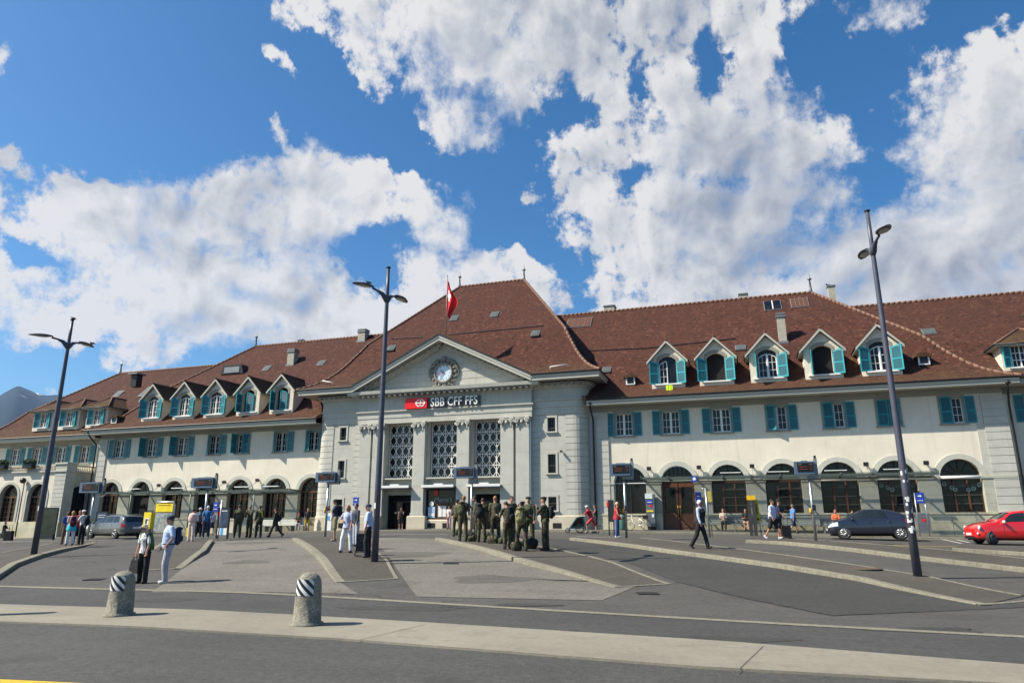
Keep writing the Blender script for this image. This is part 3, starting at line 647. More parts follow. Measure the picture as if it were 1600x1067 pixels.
# ---- roofs ---------------------------------------------------------------
def prof(s,c=.085): return s-c*math.sin(PI*min(1,s/.36))**1*(1 if s<.36 else 0)
def roof(name,ex,ey,z0,rx,ry,zr,mt,cast=.07,nl=14,hipL=True,hipR=True,hips=True,ridge=True,thick=.12):
    (x0,x1),(y0,y1),(r0,r1)=ex,ey,rx; H=zr-z0; mb=MB().m(mt)
    zz=lambda s: z0+H*(s-cast*math.sin(PI*min(1,s/.4)) ) if s<.4 else z0+H*s
    lv=[i/nl for i in range(nl+1)]; lv=[0,.03,.07,.11,.16,.22,.3,.4]+[.5,.65,.8,1]
    vv=0; rows=[]; prev=None; vys=[];vxs=[];wx=0
    for s in lv:
        y=y0+(ry-y0)*s; yb=y1+(ry-y1)*s; xa=x0+(r0-x0)*s; xb=x1+(r1-x1)*s; z=zz(s)
        if prev: vv+=math.hypot(y-prev[0],z-prev[1]); wx+=math.hypot(xa-prev[2],z-prev[1])
        prev=(y,z,xa); rows.append((xa,xb,y,yb,z,vv,wx))
    for a,b in zip(rows,rows[1:]):
        mb.poly([(a[0],a[2],a[4]),(a[1],a[2],a[4]),(b[1],b[2],b[4]),(b[0],b[2],b[4])],uv=[(a[0],a[5]),(a[1],a[5]),(b[1],b[5]),(b[0],b[5])])
        mb.poly([(a[1],a[3],a[4]),(a[0],a[3],a[4]),(b[0],b[3],b[4]),(b[1],b[3],b[4])],uv=[(a[1],a[5]),(a[0],a[5]),(b[0],b[5]),(b[1],b[5])])
        if r1!=x1 : mb.poly([(a[1],a[2],a[4]),(a[1],a[3],a[4]),(b[1],b[3],b[4]),(b[1],b[2],b[4])],uv=[(a[2],a[6]),(a[3],a[6]),(b[3],b[6]),(b[2],b[6])])
        if r0!=x0 : mb.poly([(a[0],a[3],a[4]),(a[0],a[2],a[4]),(b[0],b[2],b[4]),(b[0],b[3],b[4])],uv=[(a[3],a[6]),(a[2],a[6]),(b[2],b[6]),(b[3],b[6])])
    o=put(mb,name,ST)
    # rounded hip and ridge tiles
    hm=MB().m(M_hip)
    def tiles(P,r=.13):
        for a,b in zip(P,P[1:]):
            a=Vector(a);b=Vector(b); n=max(1,int((b-a).length/.36))
            for i in range(n):
                p=a.lerp(b,i/n); q=a.lerp(b,(i+1)/n); hm.tube([p+Vector((0,0,-.02)),q+Vector((0,0,.03))],[r,r*.82],6,smooth=True)
    if hips and r1!=x1: tiles([(a[1],a[2],a[4]) for a in rows])
    if hips and r0!=x0: tiles([(a[0],a[2],a[4]) for a in rows])
    if ridge: tiles([(r0,ry,zr),(r1,ry,zr)])
    if hm.v: put(hm,'hip_tiles',ST)
    return zz,rows
def eave(x0,x1,Y,z,wallY,zf=.34,path=None,name='eaves'):
    """gutter, painted fascia and boarded soffit"""
    mb=MB().m(M_fascia); path=path or [(x0,Y),(x1,Y)]
    mb.sweep(path,[(0,z-.02),(.02,z-.04),(.02,z-zf*.55),(-.03,z-zf*.6),(-.03,z-zf),(-.10,z-zf),(-(wallY-Y)-.02,z-zf+.05)])
    mb.m(M_pipe); mb.sweep(path,[(.0,z),(.10,z+.01),(.13,z-.03),(.10,z-.09),(.02,z-.10)])
    return put(mb,name,ST)
# ---- a wing --------------------------------------------------------------
def wing(xa,xb,dz,ups,arches,side):
    Y=48; zf=8.95+dz; zt=9.62+dz; zp=2.22+dz; zsp=4.22+dz
    ops=[('rect',x,7.42+dz,UW,UH) for x,_,_,_ in ups]
    aops=[]
    for x,kind in arches:
        w=2.15; z0=(.4 if kind in('door','open') else zp)
        aops.append(('arch',x,z0,w,zsp-z0))
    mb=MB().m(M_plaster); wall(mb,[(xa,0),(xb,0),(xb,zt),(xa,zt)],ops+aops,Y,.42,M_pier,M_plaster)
    put(mb,'wing_wall',ST)
    # frieze band, quoins, pier cladding, plinth
    mb=MB().m(M_frieze); mb.box(xa,xb,Y-.045,Y-.001,zf+.16,zt-.12); mb.sweep([(xa,Y),(xb,Y)],[(.05,zf+.42),(.13,zf+.46),(.13,zf+.55),(.2,zf+.62)])
    put(mb,'frieze',ST)
    pz=MB().m(M_plinth); edges=[]
    xs=sorted([(a[1]-a[3]/2,a[1]+a[3]/2,a[2]) for a in aops]); cur=xa
    for l,r,z0 in xs+[(xb,xb,9)]:
        if l-cur>.05:
            mb=MB().m(M_pier); mb.box(cur+.02,l-.02,Y-.05,Y-.001,zp,zsp-.06)
            z=zp
            for hh in (.5,.5,.5,.42):
                mb.box(cur+.012,l-.012,Y-.06,Y-.001,z+.006,min(z+hh,zsp-.06)-.006); z+=hh
                if z>=zsp-.07: break
            mb.box(cur-.05 if cur>xa else cur,l+.05 if l<xb else l,Y-.11,Y-.002,zsp-.08,zsp+.04); put(mb,'pier',ST)
        cur=r
    cur=xa; segs=[]
    for l,r,z0 in xs+[(xb,xb,0)]:
        if z0<1: segs.append((cur,l)); cur=r
    for a,b in segs:
        if b-a<.05: continue
        n=max(1,int((b-a)/1.15))
        for i in range(n):
            p,q=a+(b-a)*i/n,a+(b-a)*(i+1)/n
            pz.box(p+.01,q-.01,Y-.13,Y-.001,-.2,1.62+dz); pz.box(p+.006+(.3 if False else 0),q-.006,Y-.125,Y-.001,1.634+dz,zp-.10)
        pz.box(a,b,Y-.17,Y+.3,zp-.10,zp-.002)
    put(pz,'plinth',ST)
    # arch surrounds, each with its timber window or door
    for (x,kind),op in zip(arches,aops):
        mb=MB().m(M_stone); ring(mb,('arch',0,zsp,2.15,0),.30,-.055,0)
        w=put(mb,'arched_window' if kind not in('door','open') else 'arched_doorway',ST,(x,Y,0))
        g=MB().m(M_glass); g.prism(outline(('arch',0,op[2],2.13,op[4])),.40,.42); put(g,'glass',w,(x,Y,0))
        fr=MB()
        if kind=='door':
            fr.m(M_brown); zb=1.1
            for sg in(-1,1):
                fr.box(sg*.03,sg*1.05,.22,.30,zb,2.25); fr.box(sg*.03,sg*.18,.22,.30,2.25,zsp); fr.box(sg*.9,sg*1.05,.22,.30,2.25,zsp); fr.box(sg*.18,sg*.9,.22,.30,zsp-.3,zsp)
                fr.box(sg*.16,sg*.92,.19,.22,zb+.25,2.05)
                for q in range(6): fr.box(sg*(.2+q*.115),sg*(.205+q*.115),.185,.19,zb+.3,2.0)
            fr.m(mat('brass',(.5,.35,.1),.3,metal=.9)); fr.tube([(.07,.14,1.9),(.07,.14,2.8)],.02,6); fr.tube([(-.07,.14,1.9),(-.07,.14,2.8)],.02,6)
            fr.m(M_black); fr.box(-1.05,1.05,.2,.3,zsp,zsp+.07)
            for a in range(-3,4): fr.box(a*.28-.02,a*.28+.02,.26,.30,zsp+.07,zsp+math.sqrt(max(.01,1.05**2-(a*.28)**2)))
            put(fr,'door',w,(x,Y,0))
        elif kind=='open':
            fr.m(M_black); fr.box(-1.05,1.05,.30,.38,zsp-.05,zsp+.05)
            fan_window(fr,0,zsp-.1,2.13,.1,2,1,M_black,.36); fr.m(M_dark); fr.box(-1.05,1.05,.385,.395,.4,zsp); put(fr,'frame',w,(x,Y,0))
        elif kind=='green':
            fan_window(fr,0,zp,2.13,zsp-zp,4,4,M_brown,.36); put(fr,'frame',w,(x,Y,0))
        elif kind=='big':   # large single panes, metal
            fr.m(M_black); fr.box(-1.06,1.06,.3,.38,zsp-.06,zsp+.05); fr.m(M_white); fr.box(-1.06,1.06,.27,.30,zsp-.02,zsp+.03); fr.m(M_black)
            for a in (0,): fr.box(-.03,.03,.3,.38,zp,zsp)
            for a in range(-3,4): fr.box(a*.28-.02,a*.28+.02,.34,.38,zsp+.05,zsp+math.sqrt(max(.01,1.05**2-(a*.28)**2)))
            put(fr,'frame',w,(x,Y,0))
        else:
            fan_window(fr,0,zp,2.13,zsp-zp,3 if side=='R' else 4,4,M_dbrown if side=='R' else M_brown,.36); put(fr,'frame',w,(x,Y,0))
        if kind in('cafe','awn'):
            aw=MB().m(M_white); aw.tube([(-1.05,-.02,zsp),(1.05,-.02,zsp)],.09,8); aw.box(-1.05,1.05,0,.1,zsp-.08,zsp+.1); put(aw,'awning_box',w,(x,Y,0))
    for x,la,ra,cu in ups: upper_window(x,7.42+dz,Y,la,ra,zf+.2,cu)
ups_R=[(-8.0,180,180,0),(-4.82,180,180,0),(-1.53,178,180,0),(1.93,28,180,0),(5.3,6,180,0),(8.38,4,4,0),(11.83,5,180,0)]
ar_R=[(-7.75,'big'),(-4.61,'door'),(-1.39,'win'),(1.93,'win'),(5.17,'awn'),(8.35,'cafe'),(11.72,'cafe')]
wing(-10.45,14.55,0,ups_R,ar_R,'R')
ups_L=[(-52.9,178,178,1),(-49.3,105,178,0),(-45.95,110,178,0),(-42.6,40,175,0),(-39.67,95,4,0),(-35.97,45,176,0),(-32.9,30,175,0)]
ar_L=[(-53.3,'win'),(-49.9,'open'),(-46.35,'win'),(-42.95,'open'),(-39.65,'green'),(-36.1,'green'),(-32.85,'green')]
wing(-55.2,-31.8,-.2,ups_L,ar_L,'L')
def quoin(mb,x0,x1,Y,z0,z1,h=.46,pr=.095,d=.6):
    z=z0
    while z<z1-.1: mb.box(x0,x1,Y-pr,Y+d,z+.018,min(z+h,z1)-.018); z+=h
    mb.box(x0+.012,x1-.012,Y-pr+.025,Y+d-.02,z0,z1)
mb=MB().m(M_stone); quoin(mb,13.35,14.6,48,2.2,9.0); mb.box(12.95,13.34,47.96,48.1,2.2,9.0); mb.m(M_plinth); mb.box(13.2,14.66,47.86,48.5,0,2.2); put(mb,'quoins',ST)
mb=MB().m(M_stone); quoin(mb,-55.3,-54.3,48,1.9,8.9); put(mb,'quoins',ST); mb=MB().m(M_stone); quoin(mb,-10.46,-9.1,48,2.2,9.1,pr=.095,d=.1); mb.m(M_plinth); mb.box(-10.4,-9.1,47.86,48.2,0,2.2); put(mb,'quoins',ST)
eave(-10.3,15.15,46.75,9.86,48,.40); eave(-56.0,-31.96,46.75,9.62,48,.40)
roof('wing_roof',(-10.35,15.3),(46.68,66),9.84,(-15,5.57),56,18.87,M_tile,hipL=False)
roof('wing_roof',(-56.2,-32.0),(46.68,66),9.60,(-45.9,-29),56,18.7,M_tile,hipL=True)
# end annexes
roof('annex_roof',(4,34),(47.2,66),9.84,(4,34),56,17.4,M_tile2,hips=False)
roof('annex_roof',(-73,-48),(47.9,66),9.42,(-63.1,-48),56,17.1,M_tile2)
eave(14.6,34,47.25,9.86,48.6,.40); eave(-73,-56.0,47.95,9.44,49,.36)
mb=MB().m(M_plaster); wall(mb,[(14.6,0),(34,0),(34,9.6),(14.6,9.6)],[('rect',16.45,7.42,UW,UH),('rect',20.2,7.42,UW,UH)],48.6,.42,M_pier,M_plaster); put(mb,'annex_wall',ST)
mb=MB().m(M_frieze); mb.box(14.6,34,48.54,48.599,9.1,9.5); mb.m(M_pier); mb.box(14.6,34,48.5,48.599,0,4.3); put(mb,'frieze',ST)
for x in (16.45,20.2): upper_window(x,7.42,48.6,180,180,9.1)
mb=MB().m(M_plaster); ax=[-66.9,-64.05,-61.05,-58.1]
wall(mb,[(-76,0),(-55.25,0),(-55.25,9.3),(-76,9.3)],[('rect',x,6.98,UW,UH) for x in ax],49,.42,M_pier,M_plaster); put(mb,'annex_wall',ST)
mb=MB().m(M_frieze); mb.box(-76,-55.3,48.95,48.999,8.66,9.2); put(mb,'frieze',ST)
for i,x in enumerate(ax): upper_window(x,6.98,49,178,178,8.7,i%2)
# ---- terrace in front of the left annex ----------------------------------
zt=5.95; zs=1.72; TX=-56.3; arcs=[-73.2,-69.6,-66.1,-62.75,-59.35]
mb=MB().m(M_plaster); wall(mb,[(-80,0),(TX,0),(TX,zt),(-80,zt)],[('arch',x,zs,2.2,2.15) for x in arcs],46,.42,M_pier,M_plaster)
put(mb,'terrace_wall',ST)
sm=MB().m(M_pier); wall(sm,[(-49,0),(-46,0),(-46,zt),(-49,zt)],[('arch',-47.45,.5,1.9,3.3)],0,.3)   # side return built in a turned frame
sm.v=[(TX-y, -x, z) for x,y,z in sm.v]; put(sm,'terrace_side_wall',ST)
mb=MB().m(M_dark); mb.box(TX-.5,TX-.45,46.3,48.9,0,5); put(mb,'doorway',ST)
for x in arcs:
    mb=MB().m(M_stone); ring(mb,('arch',0,zs,2.2,2.15),.24,-.05,0); w=put(mb,'arched_window',ST,(x,46,0))
    g=MB().m(M_glass); g.prism(outline(('arch',0,zs,2.18,2.15)),.40,.42); put(g,'glass',w,(x,46,0))
    fr=MB(); fan_window(fr,0,zs,2.18,2.15,4,5,M_brown,.36); put(fr,'frame',w,(x,46,0))
mb=MB().m(M_stone); mb.box(-80,TX+.12,45.86,49,zt,zt+.12)
z=0; quoin(mb,-57.55,TX+.02,46,1.6,6.6,.36,.05,.9); mb.box(-57.65,TX+.12,45.85,46.95,6.6,6.75)
mb.m(M_plinth); mb.box(-80,-57.5,45.85,45.999,0,zs-.02); mb.box(-57.65,TX+.1,45.85,46.95,0,1.6); put(mb,'terrace_pillar',ST)
mb=MB().m(M_stoneL)
def balus(p,q):
    p=Vector(p);q=Vector(q);L=(q-p).length; n=int(L/.17); d=(q-p)/L
    for i in range(n):
        c=p+d*(L*(i+.5)/n); mb.tube([(c.x,c.y,zt+.12),(c.x,c.y,zt+.2),(c.x,c.y,zt+.32),(c.x,c.y,zt+.42),(c.x,c.y,zt+.5)],[.05,.07,.055,.03,.05],6)
    a=p-Vector((-d.y,d.x))*.09; b=p+Vector((-d.y,d.x))*.09; c=q+Vector((-d.y,d.x))*.09; e=q-Vector((-d.y,d.x))*.09
    i=mb.pts([(v.x,v.y,zz) for zz in (zt+.5,zt+.62) for v in (a,b,c,e)])
    for f in ((0,1,2,3),(4,7,6,5),(0,4,5,1),(1,5,6,2),(2,6,7,3),(3,7,4,0)): mb.face([i+t for t in f])
balus((-80,46),(-57.6,46)); balus((TX-.05,46.9),(TX-.05,49)); put(mb,'balustrade',ST)
# ------------------------------------------------------------------ dormers
def slope_quad(mb,P,u=(0,1),along=0):   # tiled quad with metric UVs; P0-P1 along the eave, P2-P3 up
    a,b,c,d=[Vector(p) for p in P]; e=(b-a).normalized(); n=e.cross(d-a).normalized(); f=n.cross(e)
    uvs=[((p-a).dot(e)+a.x,(p-a).dot(f)) for p in (a,b,c,d)]; mb.poly([a,b,c,d],uv=uvs)
def tri_t(mb,P):
    a,b,c=[Vector(p) for p in P]; e=(b-a).normalized(); n=e.cross(c-a).normalized(); f=n.cross(e)
    mb.poly([a,b,c],uv=[((p-a).dot(e)+a.x,(p-a).dot(f)) for p in (a,b,c)])
_mt=M_teal; M_teal=M_tealLit; DSH_L=shutter_mesh(.64,1.66,1,.22); DSH_R=shutter_mesh(.64,1.66,-1,.22)
def seg_pts(w,h,rise,n=8): return outline(('seg',0,0,w,h,rise),n)
mb=MB().m(M_glass); mb.prism(seg_pts(1.16,1.62,.28),0,.02); ME_dglass=to_mesh(mb,'glass')
def dormer_meshes():
    hw,Y1=1.12,3.6
    mb=MB().m(M_plaster); zb=-.35; ze=2.0-.0; za=ze+hw*1.0
    wall(mb,[(-hw,zb),(hw,zb),(hw,ze-.12),(0,za-.12),(-hw,ze-.12)],[('seg',0,.2,1.16,1.62,.28)],0,.3,M_plaster)
    for s in(-1,1):
        mb.poly([(s*hw,0,zb),(s*hw,3,zb),(s*hw,3,ze-.05),(s*hw,0,ze-.05)] if s>0 else [(s*hw,3,zb),(s*hw,0,zb),(s*hw,0,ze-.05),(s*hw,3,ze-.05)])
    mb.m(M_frieze)   # grey segmental surround
    o=seg_pts(1.16,1.62,.28); o2=seg_pts(1.46,1.62+.17,.34); n=len(o)
    a=mb.pts([(x,-.03,z+.2) for x,z in o]); b=mb.pts([(x,-.03,z+.2) for x,z in o2])
    for j in range(1,n): q=(j+1)%n; mb.face([b+j,b+q,a+q,a+j])
    mb.m(M_white); mb.box(-.95,.95,-.14,.1,.1,.19)
    body=to_mesh(mb,'dormer')
    mb=MB().m(M_tile2); ov=.27; yf=-.30
    for s in(-1,1):
        P=[(s*(hw+ov),yf,ze-ov+.02),(s*(hw+ov),Y1,ze-ov+.02),(0,Y1,za+.10),(0,yf,za+.10)]
        if s<0: P=[P[1],P[0],P[3],P[2]]
        slope_quad(mb,P)
    mb.m(M_fascia)
    for s in(-1,1):
        mb.prism([(s*(hw+ov),ze-ov-.16),(s*(hw+ov),ze-ov+.0),(0,za+.085),(0,za-.10)][::-s],yf+.0,yf+.06)
        mb.prism([(s*(hw+ov),ze-ov-.07),(s*(hw+ov),ze-ov-.0),(0,za+.08),(0,za+.0)][::-s],yf+.06,.0)
        mb.box(s*(hw-.0),s*(hw+ov),yf+.06,Y1,ze-ov-.12,ze-ov-.06)
    mb.m(M_pipe)
    for s in(-1,1): mb.tube([(s*(hw+ov+.03),yf,ze-ov+.0),(s*(hw+ov+.03),2.6,ze-ov+.0)],.045,6)
    mb.m(M_hip); mb.tube([(0,yf-.03,za+.11),(0,Y1-.6,za+.11)],.07,6); mb.ell((0,yf-.02,za+.15),(.07,.07,.07),8,5)
    return body,to_mesh(mb,'dormer_roof')
DB,DR=dormer_meshes()
def dormer(x,z,Y,la,ra,sash,z0):
    d=put(DB,'dormer',ST,(x,Y,z0)); put(DR,'dormer_roof',d,(x,Y,z0))
    zz=z0+.2
    put(ME_dglass,'glass',d,(x,Y+.17,zz)) if sash!='open' else None
    if sash in('open',):
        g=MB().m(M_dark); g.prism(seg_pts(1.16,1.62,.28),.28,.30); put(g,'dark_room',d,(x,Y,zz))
        if sash=='open': pass
    if sash=='full': put(ME_sashA,'sash',d,(x,Y+.15,zz))
    if sash=='half': put(ME_sashH,'sash',d,(x,Y+.15,zz))
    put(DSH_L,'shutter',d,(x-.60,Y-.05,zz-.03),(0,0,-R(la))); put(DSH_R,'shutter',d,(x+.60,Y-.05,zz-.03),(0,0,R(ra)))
for (x,la,ra,s) in ((-4.83,160,160,'half'),(-1.63,160,160,'open'),(1.66,100,160,'full'),(5.02,100,162,'open'),(8.36,160,160,'full')): dormer(x,0,48,la,ra,s,10.66)
for (x,la,ra,s) in ((-49.77,152,160,'full'),(-46.27,155,160,'full'),(-42.95,155,160,'full'),(-39.56,95,12,'open'),(-36.23,90,10,'open')): dormer(x,0,48,la,ra,s,10.42)
def hdormer(x,Y,zb,zt,hw,wins,za,parent=None):
    """wide dormer with a hipped roof"""
    mb=MB().m(M_plaster); wall(mb,[(-hw,zb),(hw,zb),(hw,zt),(-hw,zt)],[('rect',a,zb+.32,.95,1.35) for a in wins],0,.25,M_plaster)
    for s in(-1,1): mb.poly([(s*hw,0,zb),(s*hw,3.2,zb),(s*hw,3.2,zt),(s*hw,0,zt)][::s])
    d=put(mb,'dormer',ST,(x,Y,0)); g=MB(); ov=.38
    g.m(M_tile2); e=[(-hw-ov,-ov,zt+.02),(hw+ov,-ov,zt+.02)]; top=(0,hw*1.05,za)
    slope_quad(g,[e[0],e[1],(0.05,hw*1.05,za),(-.05,hw*1.05,za)])
    slope_quad(g,[e[1],(hw+ov,4.6,zt+.02),(0.05,4.6,za),(.05,hw*1.05,za)]); slope_quad(g,[(-hw-ov,4.6,zt+.02),e[0],(-.05,hw*1.05,za),(-.05,4.6,za)])
    g.m(M_fascia); g.box(-hw-ov+.03,hw+ov-.03,-ov+.03,3.2,zt-.10,zt+.0)
    g.m(M_pipe); g.tube([(hw+ov+.02,4,zt+.02),(hw+ov+.02,-ov-.02,zt+.02),(-hw-ov-.02,-ov-.02,zt+.02),(-hw-ov-.02,4,zt+.02)],.05,6)
    g.m(M_hip); 
    for s in(-1,1): g.tube([(s*(hw+ov),-ov,zt+.04),(0,hw*1.05,za+.02)],.07,6)
    g.tube([(0,hw*1.05,za+.02),(0,4.4,za+.02)],.07,6)
    put(g,'dormer_roof',d,(x,Y,0))
    for a in wins:
        q=MB().m(M_glass); q.box(a-.475,a+.475,.16,.18,zb+.32,zb+1.67); q.m(M_white)
        for u in(a-.45,a,a+.45): q.box(u-.035,u+.035,.10,.155,zb+.32,zb+1.67)
        for u in(a-.22,a+.22): q.box(u-.014,u+.014,.11,.15,zb+.32,zb+1.67)
        for zq in (.36,.77,1.2,1.63): q.box(a-.47,a+.47,.11,.15,zb+zq-.02,zb+zq+.02)
        q.box(a-.7,a+.7,-.12,.1,zb+.24,zb+.315); put(q,'sash',d,(x,Y,0))
        put(SHs_L,'shutter',d,(x+a-.5,Y-.05,zb+.3),(0,0,-R(158))); put(SHs_R,'shutter',d,(x+a+.5,Y-.05,zb+.3),(0,0,R(165)))
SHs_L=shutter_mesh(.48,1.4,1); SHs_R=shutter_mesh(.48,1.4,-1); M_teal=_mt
for px in (68,108,151):
    x,_=atY(px,655,49); hdormer(x,49,10.15,12.0,1.28,[0],13.25)
hdormer(16.75,48.5,10.35,12.05,1.75,[-.75,.95],13.45)
# ------------------------------------------------------------------ portal
def arcp(cx,cy,r,a0,a1,n=7): return [(cx+r*math.cos(R(a0+(a1-a0)*i/n)),cy+r*math.sin(R(a0+(a1-a0)*i/n))) for i in range(n+1)]
HX=10.75; LX,RX=XC-HX,XC+HX
LARC=arcp(LX+.9,48.0,.9,180,270); RARC=arcp(RX-.9,48.0,.9,270,360)
FULL=[(LX,54)]+LARC+RARC+[(RX,54)]
PY=47.1
wl=MB().m(M_stone)
# rounded, rusticated corners
def rust(path,z0,z1,h=.44,pr=.035):
    pf=[]; z=z0
    while z<z1-.1: pf+=[(0,z),(pr,z+.012),(pr,min(z+h,z1)-.030),(0,min(z+h,z1)-.022)]; z+=h
    wl.sweep(path,pf)
rust([(LX,54)]+LARC+[(XC-9.25,PY)],2.1,9.0); rust([(XC+9.25,PY)]+RARC+[(RX,54)],2.1,9.0)
rust([(XC-7.37,PY),(XC-6.75,PY)],2.1,9.0); rust([(XC+6.75,PY),(XC+7.37,PY)],2.1,9.0)
def sidebay(x0,x1,wx):
    ops=[('rect',wx,7.80,.56,.98),('rect',wx,4.95,.56,1.28),('rect',wx,2.45,.58,.90)]
    wall(wl,[(x0,2.1),(x1,2.1),(x1,9.0),(x0,9.0)],ops,PY,.35)
    for i,o in enumerate(ops):
        f=MB().m(M_stone); x,z,w,h=o[1:]; f.box(x-w/2-.14,x-w/2,PY-.04,PY+.02,z-.0,z+h+.0); f.box(x+w/2,x+w/2+.14,PY-.04,PY+.02,z,z+h); f.box(x-w/2-.14,x+w/2+.14,PY-.04,PY+.02,z+h,z+h+.14); f.box(x-w/2-.16,x+w/2+.16,PY-.13,PY+.1,z-.10,z)
        W_=put(f,'window',ST); f=MB().m(M_glass); f.box(x-w/2,x+w/2,PY+.22,PY+.24,z,z+h); f.m(M_black)
        for a in range(1,4): f.box(x-w/2+w*a/4-.009,x-w/2+w*a/4+.009,PY+.12,PY+.14,z,z+h)
        for a in range(1,4): f.box(x-w/2,x+w/2,PY+.12,PY+.14,z+h*a/4-.009,z+h*a/4+.009)
        put(f,'window_grille',W_)
sidebay(XC-9.25,XC-7.37,-29.62); sidebay(XC+7.37,XC+9.25,-12.93)
# central bay with three tall recesses behind the pilasters
CW=[XC-3.5,XC,XC+3.5]; CY=46.98
wall(wl,[(XC-6.75,.5),(XC+6.75,.5),(XC+6.75,9.0),(XC-6.75,9.0)],[('rect',x,.55,2.32,8.36) for x in CW],CY,.75)
wl.poly([(XC-6.75,CY,2),(XC-6.75,PY,2),(XC-6.75,PY,9),(XC-6.75,CY,9)])
# pilasters
for x,w in ((-6.25,.98),(-5.1,.98),(-1.75,.94),(1.75,.94),(5.1,.98),(6.25,.98)):
    X=XC+x; wl.box(X-w/2,X+w/2,46.72,CY-.002,2.1,8.62); wl.box(X-w/2-.05,X+w/2+.05,46.67,CY-.004,2.1,2.32)
for x in CW:   # spandrel between door and lattice, inner back wall
    wl.box(x-1.16,x+1.16,47.30,47.6,3.98,4.72); wl.box(x-1.2,x+1.2,46.80,47.6,4.72,4.82); wl.box(x-1.16,x+1.16,47.62,47.7,8.75,8.91)
# walls above: attic band and everything behind the entablature
wl.sweep(FULL,[(0,8.98),(.06,9.0),(.06,9.48),(.10,9.5),(.10,9.92),(.17,9.96),(.19,10.06),(.06,10.12),(.05,10.8),(.14,10.86),(.20,10.96),(.36,11.04),(.36,11.12),(.5,11.2)])
put(wl,'portal_wall',ST)
en=MB().m(M_stone); CP=[(XC-6.95,47.2),(XC-6.95,46.72),(XC+6.95,46.72),(XC+6.95,47.2)]
en.sweep(CP,[(-.4,8.86),(.0,8.86),(.0,9.26),(.035,9.28),(.035,9.62),(.09,9.66),(.14,9.74),(.14,9.82),(-.02,9.86),(-.02,10.72),(.05,10.76),(.07,10.86),(.16,10.92),(.16,10.98),(.66,11.06),(.70,11.30),(.0,11.42)])
put(en,'entablature',ST)
# joints on the smooth stone
jt=MB().m(M_frieze)
for z in [2.9,3.75,4.6,5.45,6.3,7.15,8.0]:
    for a,b in ((XC-9.2,XC-7.4),(XC+7.4,XC+9.2)): jt.box(a,b,PY-.002,PY+.01,z,z+.012)
for z in (4.2,6.4): 
    for x,w in ((-6.25,.98),(-5.1,.98),(-1.75,.94),(1.75,.94),(5.1,.98),(6.25,.98)): jt.box(XC+x-w/2,XC+x+w/2,46.717,46.73,z,z+.011)
for z in (11.95,12.5,13.05,13.6):
    hw=6.5*(1-(z-11.4)/3.3)
    if hw>1.6: jt.box(XC-hw,XC-1.25,46.835,46.85,z,z+.012); jt.box(XC+1.25,XC+hw,46.835,46.85,z,z+.012)
    else: jt.box(XC-hw,XC+hw,46.835,46.85,z,z+.012)
rnd=random.Random(3)
for q in range(-6,7): jt.box(XC+q*1.05+.3,XC+q*1.05+.312,46.735,46.76,9.9,10.7)
put(jt,'stone_joints',ST)
pl=MB().m(M_stoneL)
def plint(path,z0,z1): pl.sweep(path,[(.12,z0),(.12,z0+.9),(.11,z0+.92),(.12,z0+.94),(.12,z1-.06),(.06,z1)])
plint([(LX,54)]+LARC+[(XC-6.7,PY),(XC-6.7,46.70),(XC-4.72,46.70),(XC-4.72,47.5)],.3,2.12)
plint([(XC+4.72,47.5),(XC+4.72,46.70),(XC+6.7,46.70),(XC+6.7,PY)]+RARC+[(RX,54)],.3,2.12)
for s in (-1,1): plint([(XC+s*1.75-.6,47.5),(XC+s*1.75-.6,46.70),(XC+s*1.75+.6,46.70),(XC+s*1.75+.6,47.5)],.3,2.12)
plint([(XC-1.15,46.95),(XC+1.15,46.95)],.3,1.86)
pl.m(M_pier); 
for a,b in (((LX+.8),-28.4),(-26.4,-25.9),(-14.6,RX-.8)): pass
pl.m(M_dark)
for x in (XC-.62,XC+.55,XC+8.3+.3,XC-8.0): pl.box(x-.30,x+.30,46.70 if abs(x-XC)>3 and False else (46.815 if abs(x-XC)<3 else 46.965),47,1.28,1.62)
put(pl,'portal_plinth',ST)
# ionic capitals
def capital():
    mb=MB().m(M_carve); w=.98
    mb.m(M_stone); mb.box(-w/2-.06,w/2+.06,-.16,.25,.40,.50); mb.box(-w/2,w/2,-.03,.25,0,.08)
    mb.m(M_carve); mb.box(-w/2,w/2,-.07,.25,.12,.40)
    mb.m(M_stone)
    for s in(-1,1):
        n=20; mb.tube([(s*(w/2-.10)+.19*(1-i/n*.85)*math.cos(i*.62+ (0 if s>0 else PI)),-.15,.22+.19*(1-i/n*.85)*math.sin(i*.62+(0 if s>0 else PI))) for i in range(n+1)],[.055*(1-i/n*.5) for i in range(n+1)],6)
        mb.ell((s*(w/2-.10),-.14,.22),(.07,.07,.07),8,5); mb.tube([(s*(w/2-.10),-.05,.22),(s*(w/2-.10),.2,.22)],.2,12)
        for q in range(3): mb.ell((s*.36,-.10,-.02-.10*q),(.075-.02*q,.05,.07),6,5)
    for q in range(-2,3): mb.ell((q*.11,-.12,.30-.02*abs(q)),(.05,.05,.07),6,5)
    mb.tube([(-.3,-.12,.38),(-.15,-.14,.30),(0,-.14,.27),(.15,-.14,.30),(.3,-.12,.38)],.03,5); mb.ell((0,-.12,.12),(.12,.06,.13),8,6)
    return to_mesh(mb,'capital')
CAP=capital()
for x in (-6.25,-5.1,-1.75,1.75,5.1,6.25): put(CAP,'capital',ST,(XC+x,46.72,8.42))
